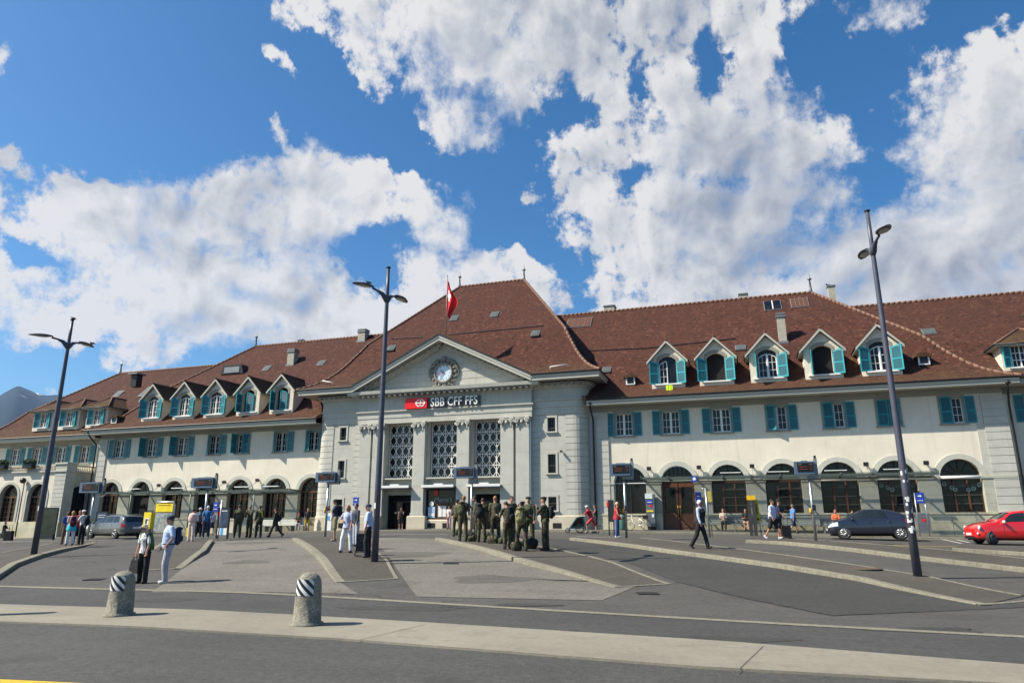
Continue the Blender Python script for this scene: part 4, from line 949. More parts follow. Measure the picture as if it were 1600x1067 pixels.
# lattice windows
def lattice():
    mb=MB().m(M_white); w,h=2.14,4.0; nc,nr=4,5; t=.028; d=.05
    def bar(a,b,t=t):
        a=Vector(a);b=Vector(b); q=(b-a).normalized(); n=Vector((-q.y,q.x))*t
        P=[a-n,b-n,b+n,a+n]; mb.prism([(p.x,p.y) for p in P],-d,0)
    for i in range(nc+1): bar((-w/2+w*i/nc,0),(-w/2+w*i/nc,h),.032 if i in(0,nc) else .020)
    for j in range(nr+1): bar((-w/2,h*j/nr),(w/2,h*j/nr),.030)
    cw,ch=w/nc,h/nr
    for i in range(nc):
        for j in range(nr):
            x=-w/2+cw*(i+.5); z=ch*(j+.5); P=[(x,z-ch*.5),(x+cw*.44,z-ch*.12),(x+cw*.44,z+ch*.12),(x,z+ch*.5),(x-cw*.44,z+ch*.12),(x-cw*.44,z-ch*.12)]
            for a,b in zip(P,P[1:]+P[:1]): bar(a,b,.019)
    g=mb; return to_mesh(mb,'lattice')
LAT=lattice()
for x in CW:
    mb=MB().m(M_glass); mb.box(-1.16,1.16,.05,.07,0,4.1); w=put(mb,'lattice_window',ST,(x,47.60,4.82)); put(LAT,'lattice',w,(x,47.60,4.84))
# doors and shop window
for x in CW:
    mb=MB().m(M_zinc); mb.box(-1.25,1.25,-.62,.35,0,.07); mb.m(M_white); mb.box(-1.25,1.25,-.66,-.62,-.03,.14); mb.m(M_zinc); mb.box(-1.2,1.2,-.60,.3,-.10,-.05); mb.m(M_white); mb.box(-.35,.35,-.5,-.2,.07,.24)
    put(mb,'door_canopy',ST,(x,46.95,4.12))
    mb=MB()
    if x!=XC:
        mb.m(M_pier); mb.box(-1.16,-.98,0,.5,.5,3.98); mb.box(.98,1.16,0,.5,.5,3.98); mb.box(-.98,.98,0,.5,3.62,3.98)
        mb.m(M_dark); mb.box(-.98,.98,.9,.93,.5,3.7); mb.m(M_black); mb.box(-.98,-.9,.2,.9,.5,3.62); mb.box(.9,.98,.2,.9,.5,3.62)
        mb.m(M_glass); mb.box(-.95,.0,.62,.64,1.15,3.1); mb.m(M_black); mb.box(-.98,.98,.58,.68,3.1,3.2); mb.box(-.05,.03,.58,.68,1.1,3.1); mb.m(M_white); mb.box(-.62,-.45,.60,.615,2.3,2.42)
        put(mb,'portal_doorway',ST,(x,47.3,0))
    else:
        mb.m(M_black); mb.box(-1.16,-1.08,-.05,.3,1.86,3.98); mb.box(1.08,1.16,-.05,.3,1.86,3.98); mb.box(-1.08,1.08,-.05,.3,3.9,3.98); mb.m(M_glass); mb.box(-1.08,1.08,.1,.13,1.86,3.9)
        mb.m(M_brown); mb.box(-1.08,1.08,-.03,.08,1.86,1.96); mb.box(-.3,.55,.02,.07,1.96,2.95); mb.m(M_white); mb.box(-.18,.10,.0,.018,2.05,2.8); mb.box(.15,.42,.0,.018,2.05,2.8)
        mb.m(mat('poster_pale_blue',(.35,.5,.7),.6,scale=5,var=.4)); mb.box(-1.0,-.45,.04,.09,2.0,2.75); mb.m(M_white); mb.box(-.98,-.47,.03,.035,2.1,2.3); mb.disc_y(-.72,.02,.04,2.95,.17,16)
        mb.m(M_red); mb.box(-.55,-.25,.04,.06,3.55,3.9)
        w=put(mb,'shop_window',ST,(x,47.0,0)); put(text_mesh("Meme's",.46,.006,M_zinc,'lettering',.008,.25),'lettering',w,(x-.55,47.03,3.08),(PI/2,0,0))
# tympanum, raking cornice, gable roof
mb=MB().m(M_stone); mb.poly([(XC-6.9,46.85,11.3),(XC+6.9,46.85,11.3),(XC,46.85,14.72)]); put(mb,'tympanum',ST)
mb=MB().m(M_fascia)
FY=45.9; gx=7.15; zE=11.28; zA=14.78; fh=.44; sl_=(zA-zE)/gx
for s in(-1,1):
    Q=lambda x,z,dzz:(XC+s*x,z+dzz)
    def band(z0,z1,y0,y1,x0=gx,x1=0): mb.prism([Q(x0,zA-sl_*x0,z0),Q(x0,zA-sl_*x0,z1),Q(x1,zA-sl_*x1,z1),Q(x1,zA-sl_*x1,z0)][::-s],y0,y1)
    band(0,fh*.55,FY,FY+.06); band(fh*.5,fh,FY-.04,FY+.03); band(.03,.10,FY+.05,46.84)
    mb.m(M_stone); band(-.16,.03,46.4,46.84,6.9,.2); band(-.34,-.16,46.62,46.84,6.7,.35); mb.m(M_fascia)
put(mb,'raking_cornice',ST)
for s in(-1,1):
    mb=MB().m(M_frieze); mb.prism([(XC+s*.3,zA-sl_*.3-.02),(XC+s*6.8,zA-sl_*6.8-.02),(XC+s*6.8,zA-sl_*6.8+.03),(XC+s*.3,zA-sl_*.3+.03)][::s],46.14,46.44)
    for i in range(15):
        x=.5+i*.43; z=zA-sl_*x; X=XC+s*x; mb.box(X-.08,X+.08,46.15,46.42,z-.16,z+.01)
    put(mb,'dentil_course',ST)
mb=MB().m(M_frieze); mb.box(XC-6.9,XC+6.9,46.2,46.6,10.98,11.05)
for i in range(31): X=XC-6.75+i*.45; mb.box(X-.09,X+.09,46.14,46.60,10.86,11.0)
put(mb,'dentil_course',ST)
for a,b in ((XC-10.6,XC-7.1),(XC+7.1,XC+10.6)):
    n=8; mb=MB().m(M_frieze); mb.box(a,b,46.6,47.05,11.10,11.16)
    for i in range(n): X=a+(b-a)*(i+.5)/n; mb.box(X-.09,X+.09,46.55,47.0,10.99,11.12)
    put(mb,'dentil_course',ST)
mb=MB().m(M_tile); zt_=zE+fh
for s in(-1,1):
    P=[(XC+s*gx,45.84,zt_+.0),(XC,45.84,zt_+sl_*gx),(XC,49.4,zt_+sl_*gx)]
    tri_t(mb,P if s<0 else [P[1],P[0],P[2]])
mb.m(M_pipe); 
for s in(-1,1): mb.prism([(XC+s*gx,zt_-.02),(XC+s*gx,zt_+.09),(XC,zt_+sl_*gx+.09),(XC,zt_+sl_*gx-.02)][::-s],45.80,45.92)
put(mb,'gable_roof',ST)
def proof(ex,ey,z0,rx,ry,zr,mt,notch):
    xc,hw,zt=notch; H=zr-z0; mb=MB().m(mt)
    zz=lambda s: z0+H*(s-.075*math.sin(PI*s/.4)) if s<.4 else z0+H*s
    s1=0
    while zz(s1)<zt: s1+=.0005
    lv=sorted(set([0,.03,.06,.09,.13,.17,.22,.27,round(s1,4),.4,.55,.7,.85,1])); rows=[]; vv=wx=0; prev=None
    for s in lv:
        y=ey[0]+(ry-ey[0])*s; yb=ey[1]+(ry-ey[1])*s; xa=ex[0]+(rx[0]-ex[0])*s; xb=ex[1]+(rx[1]-ex[1])*s; z=zz(s)
        if prev: vv+=math.hypot(y-prev[0],z-prev[1]); wx+=math.hypot(xa-prev[2],z-prev[1])
        prev=(y,z,xa); g=max(0,hw*(1-(z-z0)/(zt-z0))) if s<s1-.0003 else 0
        rows.append((xa,xb,y,yb,z,vv,wx,g))
    for a,b in zip(rows,rows[1:]):
        if a[7]>0:
            for L,Rr in ((0,-1),(1,1)):
                P=[(a[L],a[2],a[4]),(xc+Rr*a[7],a[2],a[4]),(xc+Rr*b[7],b[2],b[4]),(b[L],b[2],b[4])]; uv=[(p[0],a[5] if i<2 else b[5]) for i,p in enumerate(P)]
                if L: P=[P[1],P[0],P[3],P[2]]; uv=[uv[1],uv[0],uv[3],uv[2]]
                mb.poly(P,uv=uv)
        else: mb.poly([(a[0],a[2],a[4]),(a[1],a[2],a[4]),(b[1],b[2],b[4]),(b[0],b[2],b[4])],uv=[(a[0],a[5]),(a[1],a[5]),(b[1],b[5]),(b[0],b[5])])
        mb.poly([(a[1],a[3],a[4]),(a[0],a[3],a[4]),(b[0],b[3],b[4]),(b[1],b[3],b[4])],uv=[(a[1],a[5]),(a[0],a[5]),(b[0],b[5]),(b[1],b[5])])
        mb.poly([(a[1],a[2],a[4]),(a[1],a[3],a[4]),(b[1],b[3],b[4]),(b[1],b[2],b[4])],uv=[(a[2],a[6]),(a[3],a[6]),(b[3],b[6]),(b[2],b[6])])
        mb.poly([(a[0],a[3],a[4]),(a[0],a[2],a[4]),(b[0],b[2],b[4]),(b[0],b[3],b[4])],uv=[(a[3],a[6]),(a[2],a[6]),(b[2],b[6]),(b[3],b[6])])
    put(mb,'portal_roof',ST); hm=MB().m(M_hip)
    def tiles(P,r=.13):
        for a,b in zip(P,P[1:]):
            a=Vector(a);b=Vector(b); n=max(1,int((b-a).length/.36))
            for i in range(n): p=a.lerp(b,i/n); q=a.lerp(b,(i+1)/n); hm.tube([p+Vector((0,0,-.02)),q+Vector((0,0,.03))],[r,r*.82],6)
    tiles([(a[1],a[2],a[4]) for a in rows]); tiles([(a[0],a[2],a[4]) for a in rows]); tiles([(rx[0],ry,zr),(rx[1],ry,zr)]); put(hm,'hip_tiles',ST)
    return zz
pz_=proof((-33.3,-9.1),(45.82,66.2),11.73,(-23.9,-17.7),56,22.55,M_tile,(XC,gx,zt_+sl_*gx))
for path in ([(-33.2,60),(-33.2,45.9),(XC-gx+.02,45.9)],[(XC+gx-.02,45.9),(-9.2,45.9),(-9.2,60)]): eave(0,0,45.9,11.74,47.1,.46,path)
# clock
CKX,CKZ=-21.1,12.44
mb=MB().m(M_carve)
mb.tube([(.70*math.cos(2*PI*i/32),-.10,.70*math.sin(2*PI*i/32)) for i in range(33)],.10,8,cap=False)
ck=put(mb,'clock',ST,(CKX,46.78,CKZ))
mb=MB().m(mat('clock_face',(.58,.70,.78),.4,var=.03)); mb.disc_y(0,-.09,-.02,0,.60,40); put(mb,'clock_face',ck,(CKX,46.78,CKZ))
mb=MB().m(M_black)
def hand(a,l0,l1,w,y):
    a=R(90-a); d=Vector((math.cos(a),math.sin(a))); n=Vector((-d.y,d.x))*w; P=[-d*l0-n,d*l1-n*.8,d*l1+n*.8,-d*l0+n]; mb.prism([(p.x,p.y) for p in P],y-.012,y)
for h_ in range(12):
    a=R(30*h_); d=Vector((math.cos(a),math.sin(a))); n=Vector((-d.y,d.x))*.018; P=[d*.46-n,d*.55-n,d*.55+n,d*.46+n]; mb.prism([(p.x,p.y) for p in P],-.10,-.088)
put(mb,'hour_marks',ck,(CKX,46.78,CKZ))
mb=MB().m(M_black); hand(317,.10,.34,.032,-.105); hand(207,.12,.50,.022,-.12); put(mb,'clock_hands',ck,(CKX,46.78,CKZ))
mb=MB().m(M_red); hand(256,.12,.34,.006,-.135); mb.disc_y(-.36,-.15,-.14,-.09,.045,12); put(mb,'second_hand',ck,(CKX,46.78,CKZ))
mb=MB().m(M_carve); rnd=random.Random(5)
def leaf(a,r0,L,curl,w=.075):
    P=[];
    for i in range(7):
        t=i/6; ang=a+curl*t*t; rr=r0+L*t*(1-.25*t*abs(curl)); P.append((rr*math.cos(ang),-.06-.07*math.sin(PI*t),rr*math.sin(ang)))
    mb.tube(P,[w*.5,w,w*1.05,w*.9,w*.7,w*.45,w*.15],5)
for i in range(34):
    a=2*PI*i/34; s=1 if math.cos(a)>0 else -1; top=math.sin(a)>.75
    leaf(a,.76,.42+.10*math.sin(3*i)+(.12 if top else 0),-s*.55 if i%2 else s*.35)
for s in(-1,1):
    for i in range(6): leaf(R(90-s*(10+i*9)),.95,.38,-s*.8,.07)
    mb.tube([(s*(.25+.45*t/10),-.08,-.98+.10*math.sin(t*.9)) for t in range(11)],.06,5); mb.ell((s*.72,-.07,-.93),(.13,.06,.11),8,6)
mb.ell((0,-.1,1.12),(.20,.10,.22),10,8); mb.ell((0,-.1,-1.0),(.16,.08,.12),10,6); mb.tube([(-.6,-.06,-1.08),(.6,-.06,-1.08)],.05,6)
put(mb,'clock_wreath',ck,(CKX,46.84,CKZ))
# sign
mb=MB().m(mat('signal_red',(.78,.008,.008),.35,var=.02)); x0,_=atY(634,630,46.5); x1,_=atY(667.5,630,46.5)
z0_=9.84; mb.box(x0,x1,46.42,46.66,z0_,z0_+.78); sg=put(mb,'station_sign',ST)
mb=MB().m(M_white); cx=x1-.52; cz=z0_+.39
def pr(P): mb.prism([(cx+a,cz+b) for a,b in P],46.395,46.421)
pr([(-.035,-.27),(.035,-.27),(.035,.27),(-.035,.27)]); pr([(-.40,-.035),(-.036,-.035),(-.036,.035),(-.40,.035)]); pr([(.036,-.035),(.40,-.035),(.40,.035),(.036,.035)])
for s in(-1,1):
    for v in(-1,1):
        P=[(s*.42,v*.036),(s*.20,v*.27),(s*.075,v*.27),(s*.075,v*.20),(s*.155,v*.20),(s*.31,v*.036)]; pr(P if s*v<0 else P[::-1])
put(mb,'arrow_emblem',sg); xb,_=atY(750,625,46.6); mb=MB().m(mat('sign_backing',(.10,.10,.102),.6)); mb.box(x1+.02,xb,46.60,46.66,z0_+.02,z0_+.76); put(mb,'sign_backing',sg)
lt=text_mesh('SBB CFF FFS',.90,.03,M_white,'lettering',.012,spacing=1.05); ws=[v.co.x for v in lt.vertices]; L_=max(ws)-min(ws); xl,_=atY(672.5,630,46.45); xr,_=atY(745.5,625,46.45)
o=put(lt,'lettering',ST,(xl,46.48,z0_+.10),(PI/2,0,0)); o.scale=((xr-xl)/L_,1,1)
# flag pole and flag (the cloth is a part of the flag thing)
fx=-20.93; fl=thing('flag','red flag with a white cross hanging limp from the pole above the pediment','flag',(fx,46.6,15.1))
mb=MB().m(M_zinc); mb.tube([(0,0,-.3),(0,0,4.9)],.028,8); mb.ell((0,0,4.95),(.05,.05,.05),8,6); mb.build('flagpole',fl)
fm=bpy.data.materials.new('flag_cloth'); fm.use_nodes=True; q=N(fm.node_tree); bs=fm.node_tree.nodes['Principled BSDF']
uv=q.new('ShaderNodeUVMap'); sx=q.new('ShaderNodeSeparateXYZ'); q.l.new(uv.outputs[0],sx.inputs[0])
ax_=q.m('ABSOLUTE',q.m('SUBTRACT',sx.outputs[0],.5)); ay_=q.m('ABSOLUTE',q.m('SUBTRACT',sx.outputs[1],.5))
ax_=q.m('ABSOLUTE',q.m('SUBTRACT',sx.outputs[0],.22)); c1=q.m('MULTIPLY',q.m('LESS_THAN',ax_,.07),q.m('LESS_THAN',ay_,.17)); c2=q.m('MULTIPLY',q.m('LESS_THAN',ay_,.055),q.m('LESS_THAN',ax_,.20))
q.l.new(q.mix(q.m('MAXIMUM',c1,c2),(.62,.008,.012),(.8,.8,.8)),bs.inputs['Base Color']); bs.inputs['Roughness'].default_value=.7
mb=MB().m(fm); nu,nv=20,20
PT=[]
for j in range(nv+1):
    v=j/nv
    for i in range(nu+1):
        u=i/nu; out=.16+.72*math.exp(-((v-.50)/.30)**2); 
        x=u*out; y=.16*math.sin(u*8+v*3)*u**.5; z=4.55-2.45*(1-v)-.55*u*(1-v*.3)+.10*math.sin(u*5)
        PT.append((x+.02,y-.02,z))
mb.pts(PT)
for j in range(nv):
    for i in range(nu): a=j*(nu+1)+i; mb.face((a,a+1,a+nu+2,a+nu+1),True,uv=[(i/nu,j/nv),((i+1)/nu,j/nv),((i+1)/nu,(j+1)/nv),(i/nu,(j+1)/nv)])
mb.build('flag_cloth',fl)
# ------------------------------------------------------------------ roof furniture
def surf(z,Y0=46.68,z0=9.84,zr=18.87):   # Y on the wing front slope for height z
    H=zr-z0; s=0
    f=lambda s: z0+H*(s-.07*math.sin(PI*s/.4)) if s<.4 else z0+H*s
    while f(s)<z and s<1: s+=.002
    return Y0+(56-Y0)*s
def onroof(px,py,which='w'):
    """point where the line of sight meets a front roof slope (found by marching)"""
    r=ray(px,py); y=45.5
    prm={'w':(46.68,9.84,18.87,.07),'l':(46.68,9.60,18.7,.07),'p':(45.82,11.73,22.55,.075),'r':(47.2,9.84,17.4,.07),'a':(47.9,9.42,17.1,.07)}[which]
    Y0,z0,zr,c=prm
    while y<56:
        s=(y-Y0)/(56-Y0); z=EZ+r.z*y/r.y
        if s>0:
            h=z0+(zr-z0)*((s-c*math.sin(PI*s/.4)) if s<.4 else s)
            if h>=z: return Vector((r.x*y/r.y,y,h))
        y+=.02
    return Vector((r.x*56/r.y,56,EZ+r.z*56/r.y))
def skylight(px,py,which,w,h,glassy=True,name='roof_window'):
    c=onroof(px,py,which); mb=MB().m(M_zinc); a=math.atan2(1,1.0); 
    mb.T=Matrix.Translation(c)@Matrix.Rotation(R(45),4,'X'); mb.box(-w/2-.06,w/2+.06,-h/2-.06,h/2+.06,-.05,.07); mb.m(M_glass if glassy is True else (M_brown if glassy=='wood' else mat('pale_skylight',(.085,.10,.09),.3)))
    mb.box(-w/2,w/2,-h/2,h/2,.07,.09)
    if glassy=='wood': mb.m(M_zinc); [mb.box(-w/2+w*i/4-.015,-w/2+w*i/4+.015,-h/2,h/2,.09,.11) for i in range(1,4)]
    if glassy is True and w>1: mb.m(M_white); mb.box(-.03,.03,-h/2,h/2,.09,.12)
    put(mb,name,ST)
for px,py in ((710,498),(773,492),(837,521),(612,544)): skylight(px,py,'p',.55,.75,'pale')
skylight(905,505,'w',2.0,1.4,'wood'); skylight(1207,478,'w',1.15,1.35); skylight(1249,474,'w',1.15,1.3,'wood'); skylight(948,578,'w',.5,.6,'pale'); skylight(1157,544,'w',.6,.5,'pale')
skylight(502,568,'l',.55,.7,'pale'); skylight(417,576,'l',.55,.7,'pale'); skylight(231,612,'l',.95,1.5,'pale'); skylight(185,616,'a',.7,.9,'pale'); skylight(1451,519,'r',.7,.6,'pale')
def smalld(px,py,which):      # little eyebrow dormer
    c=onroof(px,py,which); mb=MB().m(M_white); mb.box(-.32,.32,-.25,-.18,-.1,.5); mb.m(M_glass); mb.box(-.22,.22,-.27,-.25,0,.42); mb.m(M_tile2)
    P=[(.45*math.cos(PI*i/6),.5+.16*math.sin(PI*i/6)) for i in range(7)]; mb.prism(P+[(-.45,.4),(.45,.4)],-.38,1.0); mb.m(M_pipe); mb.box(-.36,-.33,-.2,.7,-.1,.5); mb.box(.33,.36,-.2,.7,-.1,.5)
    put(mb,'small_dormer',ST,c)
smalld(986,600,'w'); smalld(1443,569,'w'); smalld(181,660,'l')
def chimney(px,pyb,pyt,which,w,mtr=None,cap=True):
    c=onroof(px,pyb,which); zt=zat(px,pyt,c.x,c.y+w*.4); mb=MB().m(mtr or mat('chimney_render',(.38,.35,.29),.9,var=.15,scale=3)); mb.box(-w/2,w/2,0,w,-.8,zt-c.z-.12)
    mb.m(M_zinc); mb.box(-w/2-.07,w/2+.07,-.07,w+.07,zt-c.z-.30,zt-c.z-.2); mb.box(-w/2-.05,w/2+.05,-.05,w+.05,zt-c.z-.10,zt-c.z); mb.box(-w/2-.08,w/2+.08,-.08,w+.08,-.05,.12)
    put(mb,'chimney',ST,c)
chimney(1224,536,490,'w',.52); chimney(453,571,546,'l',.7); chimney(564,534,515,'l',.75)
def vent(px,py): c=onroof(px,py,'l'); mb=MB().m(M_pipe); mb.box(-.35,.35,-.1,.6,-.2,1.0); mb.m(M_zinc); mb.box(-.6,.6,-.35,.8,1.0,1.12); put(mb,'roof_vent',ST,c)
vent(209,601)
c=onroof(368,580,'l'); mb=MB().m(M_pipe); mb.prism([(-1.3,-.35),(1.3,-.35),(1.0,.5),(-1.0,.5)],-.5,1.2); mb.m(M_zinc); mb.box(-.85,.85,-.54,-.5,-.25,.3); put(mb,'roof_vent',ST,c)
for px,pyt,w in ((1298,447,.5),(1161,460,.65),(953,479,.9),(471,531,.5)):
    X,z=atY(px,pyt,57.5); mb=MB().m(mat('chimney_render',(.38,.35,.29))); mb.box(-w/2,w/2,-w/2,w/2,-3,-.1); mb.m(M_zinc); mb.box(-w/2-.06,w/2+.06,-w/2-.06,w/2+.06,-.1,0); put(mb,'chimney',ST,(X,57.5,z))
def finial(X,Y,z,h):
    mb=MB().m(M_zinc); mb.tube([(0,0,-.1),(0,0,h*.18),(0,0,h*.6),(0,0,h*.62),(0,0,h*.7),(0,0,h)],[.16,.10,.05,.16,.05,.015],8); mb.ell((0,0,h*.66),(.16,.16,.07),10,6); put(mb,'roof_finial',ST,(X,Y,z))
finial(-23.9,56,22.55,1.5); finial(-17.7,56,22.5,1.5); finial(5.57,56,18.85,1.7); finial(-45.9,56,18.7,1.5); finial(-63.1,56,17.1,1.5)
# thin snow guards / ladder hooks on the big roof
mb=MB().m(M_pipe)
for px0,px1,py0,py1,w in ((612,660,530,528,'p'),(700,850,524,510,'p'),(918,1010,549,545,'w'),(1010,1150,545,530,'w')):
    mb=MB().m(M_pipe); P_=[onroof(px0+(px1-px0)*i/39,py0+(py1-py0)*i/39,w) for i in range(40)]; mb.tube([p+Vector((0,-.03,.05)) for p in P_],.035,4); put(mb,'snow_guard',ST)
# metal rails on the portal roof corners
mb=MB().m(M_white); 
for a,b in (((860,579),(888,575)),((505,600),(520,603))):
    p=onroof(*a,'p'); q=onroof(*b,'p'); mb.tube([p+Vector((0,-.1,.25)),q+Vector((0,-.1,.25))],.04,6); mb.tube([p,p+Vector((0,-.1,.25))],.02,5); mb.tube([q,q+Vector((0,-.1,.25))],.02,5)
put(mb,'roof_rail',ST)
# downpipes
for x,y,zt2,zb,dx in ((-10.1,47.75,9.4,1.1,0),(14.75,47.85,9.3,1.0,.1),(-55.45,47.8,9.2,.6,0)):
    mb=MB().m(M_pipe); mb.tube([(x-dx*2,46.85,zt2+.2),(x-dx*2,46.9,zt2-.05),(x,y-.05,zt2-.75),(x,y,zt2-.95),(x,y,zb)],.065,8); mb.ell((x-dx*2,46.8,zt2+.2),(.14,.12,.12),8,6); put(mb,'downpipe',ST)
mb=MB().m(M_pipe); x,_=atY(28,760,45.9); x2,_=atY(40,757,45.9); X0,_=atY(39,748,45.85); mb.tube([(X0,45.85,5.2),(X0,45.85,.5)],.05,6); mb.ell((X0,45.7,5.25),(.28,.25,.25),8,6); put(mb,'downpipe',ST)
# floodlights between the arches
for i,(px,py) in enumerate(((1014,732),(1092,730),(1175,728),(1353,725),(1447,723),(177,764),(248,758),(301,754),(350,753),(402,750))):
    X,z=atY(px,py,47.75); mb=MB().m(M_black); mb.box(-.14,.14,-.08,.06,-.12,.12); mb.box(-.03,.03,.05,.25,-.03,.03); mb.m(M_zinc); mb.tube([(0,-.02,-.1),(.0,-1.2,-.78)],.012,5); mb.tube([(0,.2,-.1),(.35 if i<5 else -.35,-1.2,-.78)],.012,5); put(mb,'floodlight',ST,(X,47.75,z))
# glass canopies
gm=bpy.data.materials.new('canopy_glass'); gm.use_nodes=True; b_=gm.node_tree.nodes['Principled BSDF']; b_.inputs['Base Color'].default_value=(.33,.40,.34,1); b_.inputs['Roughness'].default_value=.15; b_.inputs['Alpha'].default_value=.5
M_cg=mat('canopy_steel',(.15,.18,.155),.5,metal=.3,var=.1)
def canopy(x0,x1,z,back,brk):
    mb=MB().m(M_cg); yf=46.25; n=max(2,int(round((x1-x0)/1.7)))
    for i in range(n+1):
        x=x0+(x1-x0)*i/n; mb.prism([(0,0)]*0+[(x-.03,0),(x+.03,0),(x+.03,.01),(x-.03,.01)],0,0) if False else None
        i0=mb.pts([(x-.035,47.95,z-.02),(x+.035,47.95,z-.02),(x+.035,47.95,z+.16),(x-.035,47.95,z+.16),(x-.035,yf-.15,z+.14),(x+.035,yf-.15,z+.14),(x+.035,yf-.15,z+.20),(x-.035,yf-.15,z+.20)])
        for f in ((0,1,5,4),(1,2,6,5),(2,3,7,6),(3,0,4,7),(4,5,6,7)): mb.face([i0+t for t in f])
    mb.box(x0,x1,yf,yf+.07,z+.04,z+.14); mb.box(x0,x1,47.2,47.27,z+.02,z+.10); mb.tube([(x0,47.9,z-.02),(x1,47.9,z-.02)],.06,6)
    for i in range(brk): x=x0+(x1-x0)*(i+.5)/brk; mb.tube([(x,yf+.1,z+.05),(x,yf+.1,1.0)],.05,8) if back else None
    c=put(mb,'glass_canopy',ST)
    g=MB().m(gm); 
    for i in range(n): a=x0+(x1-x0)*i/n+.03; b=x0+(x1-x0)*(i+1)/n-.03; g.poly([(a,yf-.12,z+.21),(b,yf-.12,z+.21),(b,47.95,z+.17),(a,47.95,z+.17)])
    put(g,'canopy_glass',c)
canopy(-6.75,10.2,4.32,0,5); canopy(-52.2,-33.7,3.98,1,3)
mb=MB().m(M_white)
for px,py in ((1096,752),(1141,738),(1216,737),(1306,736),(1400,736)):
    X,z=atY(px,py,46.4)
    if px>1100: mb.box(X-.62,X+.62,46.5,46.6,4.66,4.70)
for px in (222,293,340,392,437): X,z=atY(px-14,766,46.6); mb.box(X-.7,X+.7,46.5,46.7,4.36,4.42)
put(mb,'canopy_light',ST)
# planters and plaque on the terrace
for px,py in ((5,722),(48,718)):
    X,_=atY(px,py,45.8); p=thing('planter','planter with a green bush on the terrace balustrade, '+('at the left frame edge' if px<20 else 'near the left lamp post'),'planter',(X,45.75,zt+.35))
    mb=MB().m(M_black); mb.box(-.55,.55,-.22,.22,0,.5); mb.build('planter_box',p)
    mb=MB().m(mat('bush_leaf',(.035,.075,.02),.7,var=.5,scale=9)); rnd=random.Random(px)
    for i in range(900):
        u=rnd.uniform(0,2*PI); v=math.acos(rnd.uniform(-1,1)); rr=rnd.uniform(.75,1.05); c=Vector((.62*rr*math.sin(v)*math.cos(u),.34*rr*math.sin(v)*math.sin(u),.58+.24*rr*math.cos(v))); a=Vector((rnd.gauss(0,1),rnd.gauss(0,1),rnd.gauss(0,1))).normalized()*.06; b=a.orthogonal().normalized()*.035
        mb.poly([c-a-b,c+a-b,c+a+b,c-a+b])
    mb.build('bush',p)
# ------------------------------------------------------------------ people
def pmat(name,col,rough=.8,**kw): cl=rough>.78; return mat(name,col,rough,var=kw.pop('var',.25 if cl else .12),scale=kw.pop('scale',7),bump=.8 if cl else 0,bscale=13,**kw)
SKIN=pmat('skin',(.42,.21,.135),.5,var=.05); SKIN2=pmat('skin_dark',(.22,.11,.07),.5,var=.05)
def camo(name,c0,c1,c2,c3):
    m=bpy.data.materials.new(name); m.use_nodes=True; q=N(m.node_tree); b=m.node_tree.nodes['Principled BSDF']
    g=q.new('ShaderNodeTexCoord'); P=g.outputs['Object']
    n1=q.noise(P,6.5,3,.6,.6); n2=q.noise(q.v('ADD',P,(3.1,7,1.7)).outputs[0],8,3,.6,.6); n3=q.noise(q.v('ADD',P,(9.1,2,5.7)).outputs[0],9,3,.6,.6)
    c=q.mix(q.ss(n1.outputs[0],.49,.52),c0,c1); c=q.mix(q.ss(n2.outputs[0],.54,.57),c,c2); c=q.mix(q.ss(n3.outputs[0],.56,.59),c,c3)
    q.l.new(c,b.inputs['Base Color']); b.inputs['Roughness'].default_value=.9; return m
CAMO=camo('camouflage_cloth',(.095,.090,.042),(.028,.034,.015),(.085,.050,.026),(.008,.009,.007))
CAMOL=camo('camouflage_cloth_light',(.26,.24,.10),(.09,.10,.035),(.22,.13,.06),(.02,.02,.015))
def dots(name,bg,fg,sc,th):
    m=bpy.data.materials.new(name); m.use_nodes=True; q=N(m.node_tree); b=m.node_tree.nodes['Principled BSDF']
    g=q.new('ShaderNodeTexCoord'); v=q.new('ShaderNodeTexVoronoi'); v.inputs['Scale'].default_value=sc; q.l.new(g.outputs['Object'],v.inputs['Vector'])
    q.l.new(q.mix(q.ss(v.outputs['Distance'],th,th+.05),fg,bg),b.inputs['Base Color']); b.inputs['Roughness'].default_value=.85; return m
def remesh(mb,vox,smooth=3):
    me=bpy.data.meshes.new('tmp'); me.from_pydata(mb.v,[],mb.f); o=bpy.data.objects.new('tmp',me); COL.objects.link(o)
    a=o.modifiers.new('r','REMESH'); a.mode='VOXEL'; a.voxel_size=vox
    if smooth: b=o.modifiers.new('s','SMOOTH'); b.factor=.5; b.iterations=smooth
    dg=bpy.context.evaluated_depsgraph_get(); dg.update(); e=bpy.data.meshes.new_from_object(o.evaluated_get(dg))
    out=MB(); out.v=[tuple(v.co) for v in e.vertices]; out.f=[tuple(p.vertices) for p in e.polygons]
    bpy.data.objects.remove(o); bpy.data.meshes.remove(me); bpy.data.meshes.remove(e); return out
def merge(mb,src,mt):
    mb.m(mt); i=len(mb.v); mb.v+=[tuple(v) for v in src.v]
    for f in src.f: mb.face([a+i for a in f],True)
def rotx(v,a): a=R(a); return Vector((v.x,v.y*math.cos(a)-v.z*math.sin(a),v.y*math.sin(a)+v.z*math.cos(a)))
def roty(v,a): a=R(a); return Vector((v.x*math.cos(a)+v.z*math.sin(a),v.y,-v.x*math.sin(a)+v.z*math.cos(a)))
def rotz(v,a): a=R(a); return Vector((v.x*math.cos(a)-v.y*math.sin(a),v.x*math.sin(a)+v.y*math.cos(a),v.z))
def limb(mb,P,r,n=10):
    mb.tube(P,r,n); 
    for p,q in zip(P,r): mb.ell(p,(q,q,q),n,6)
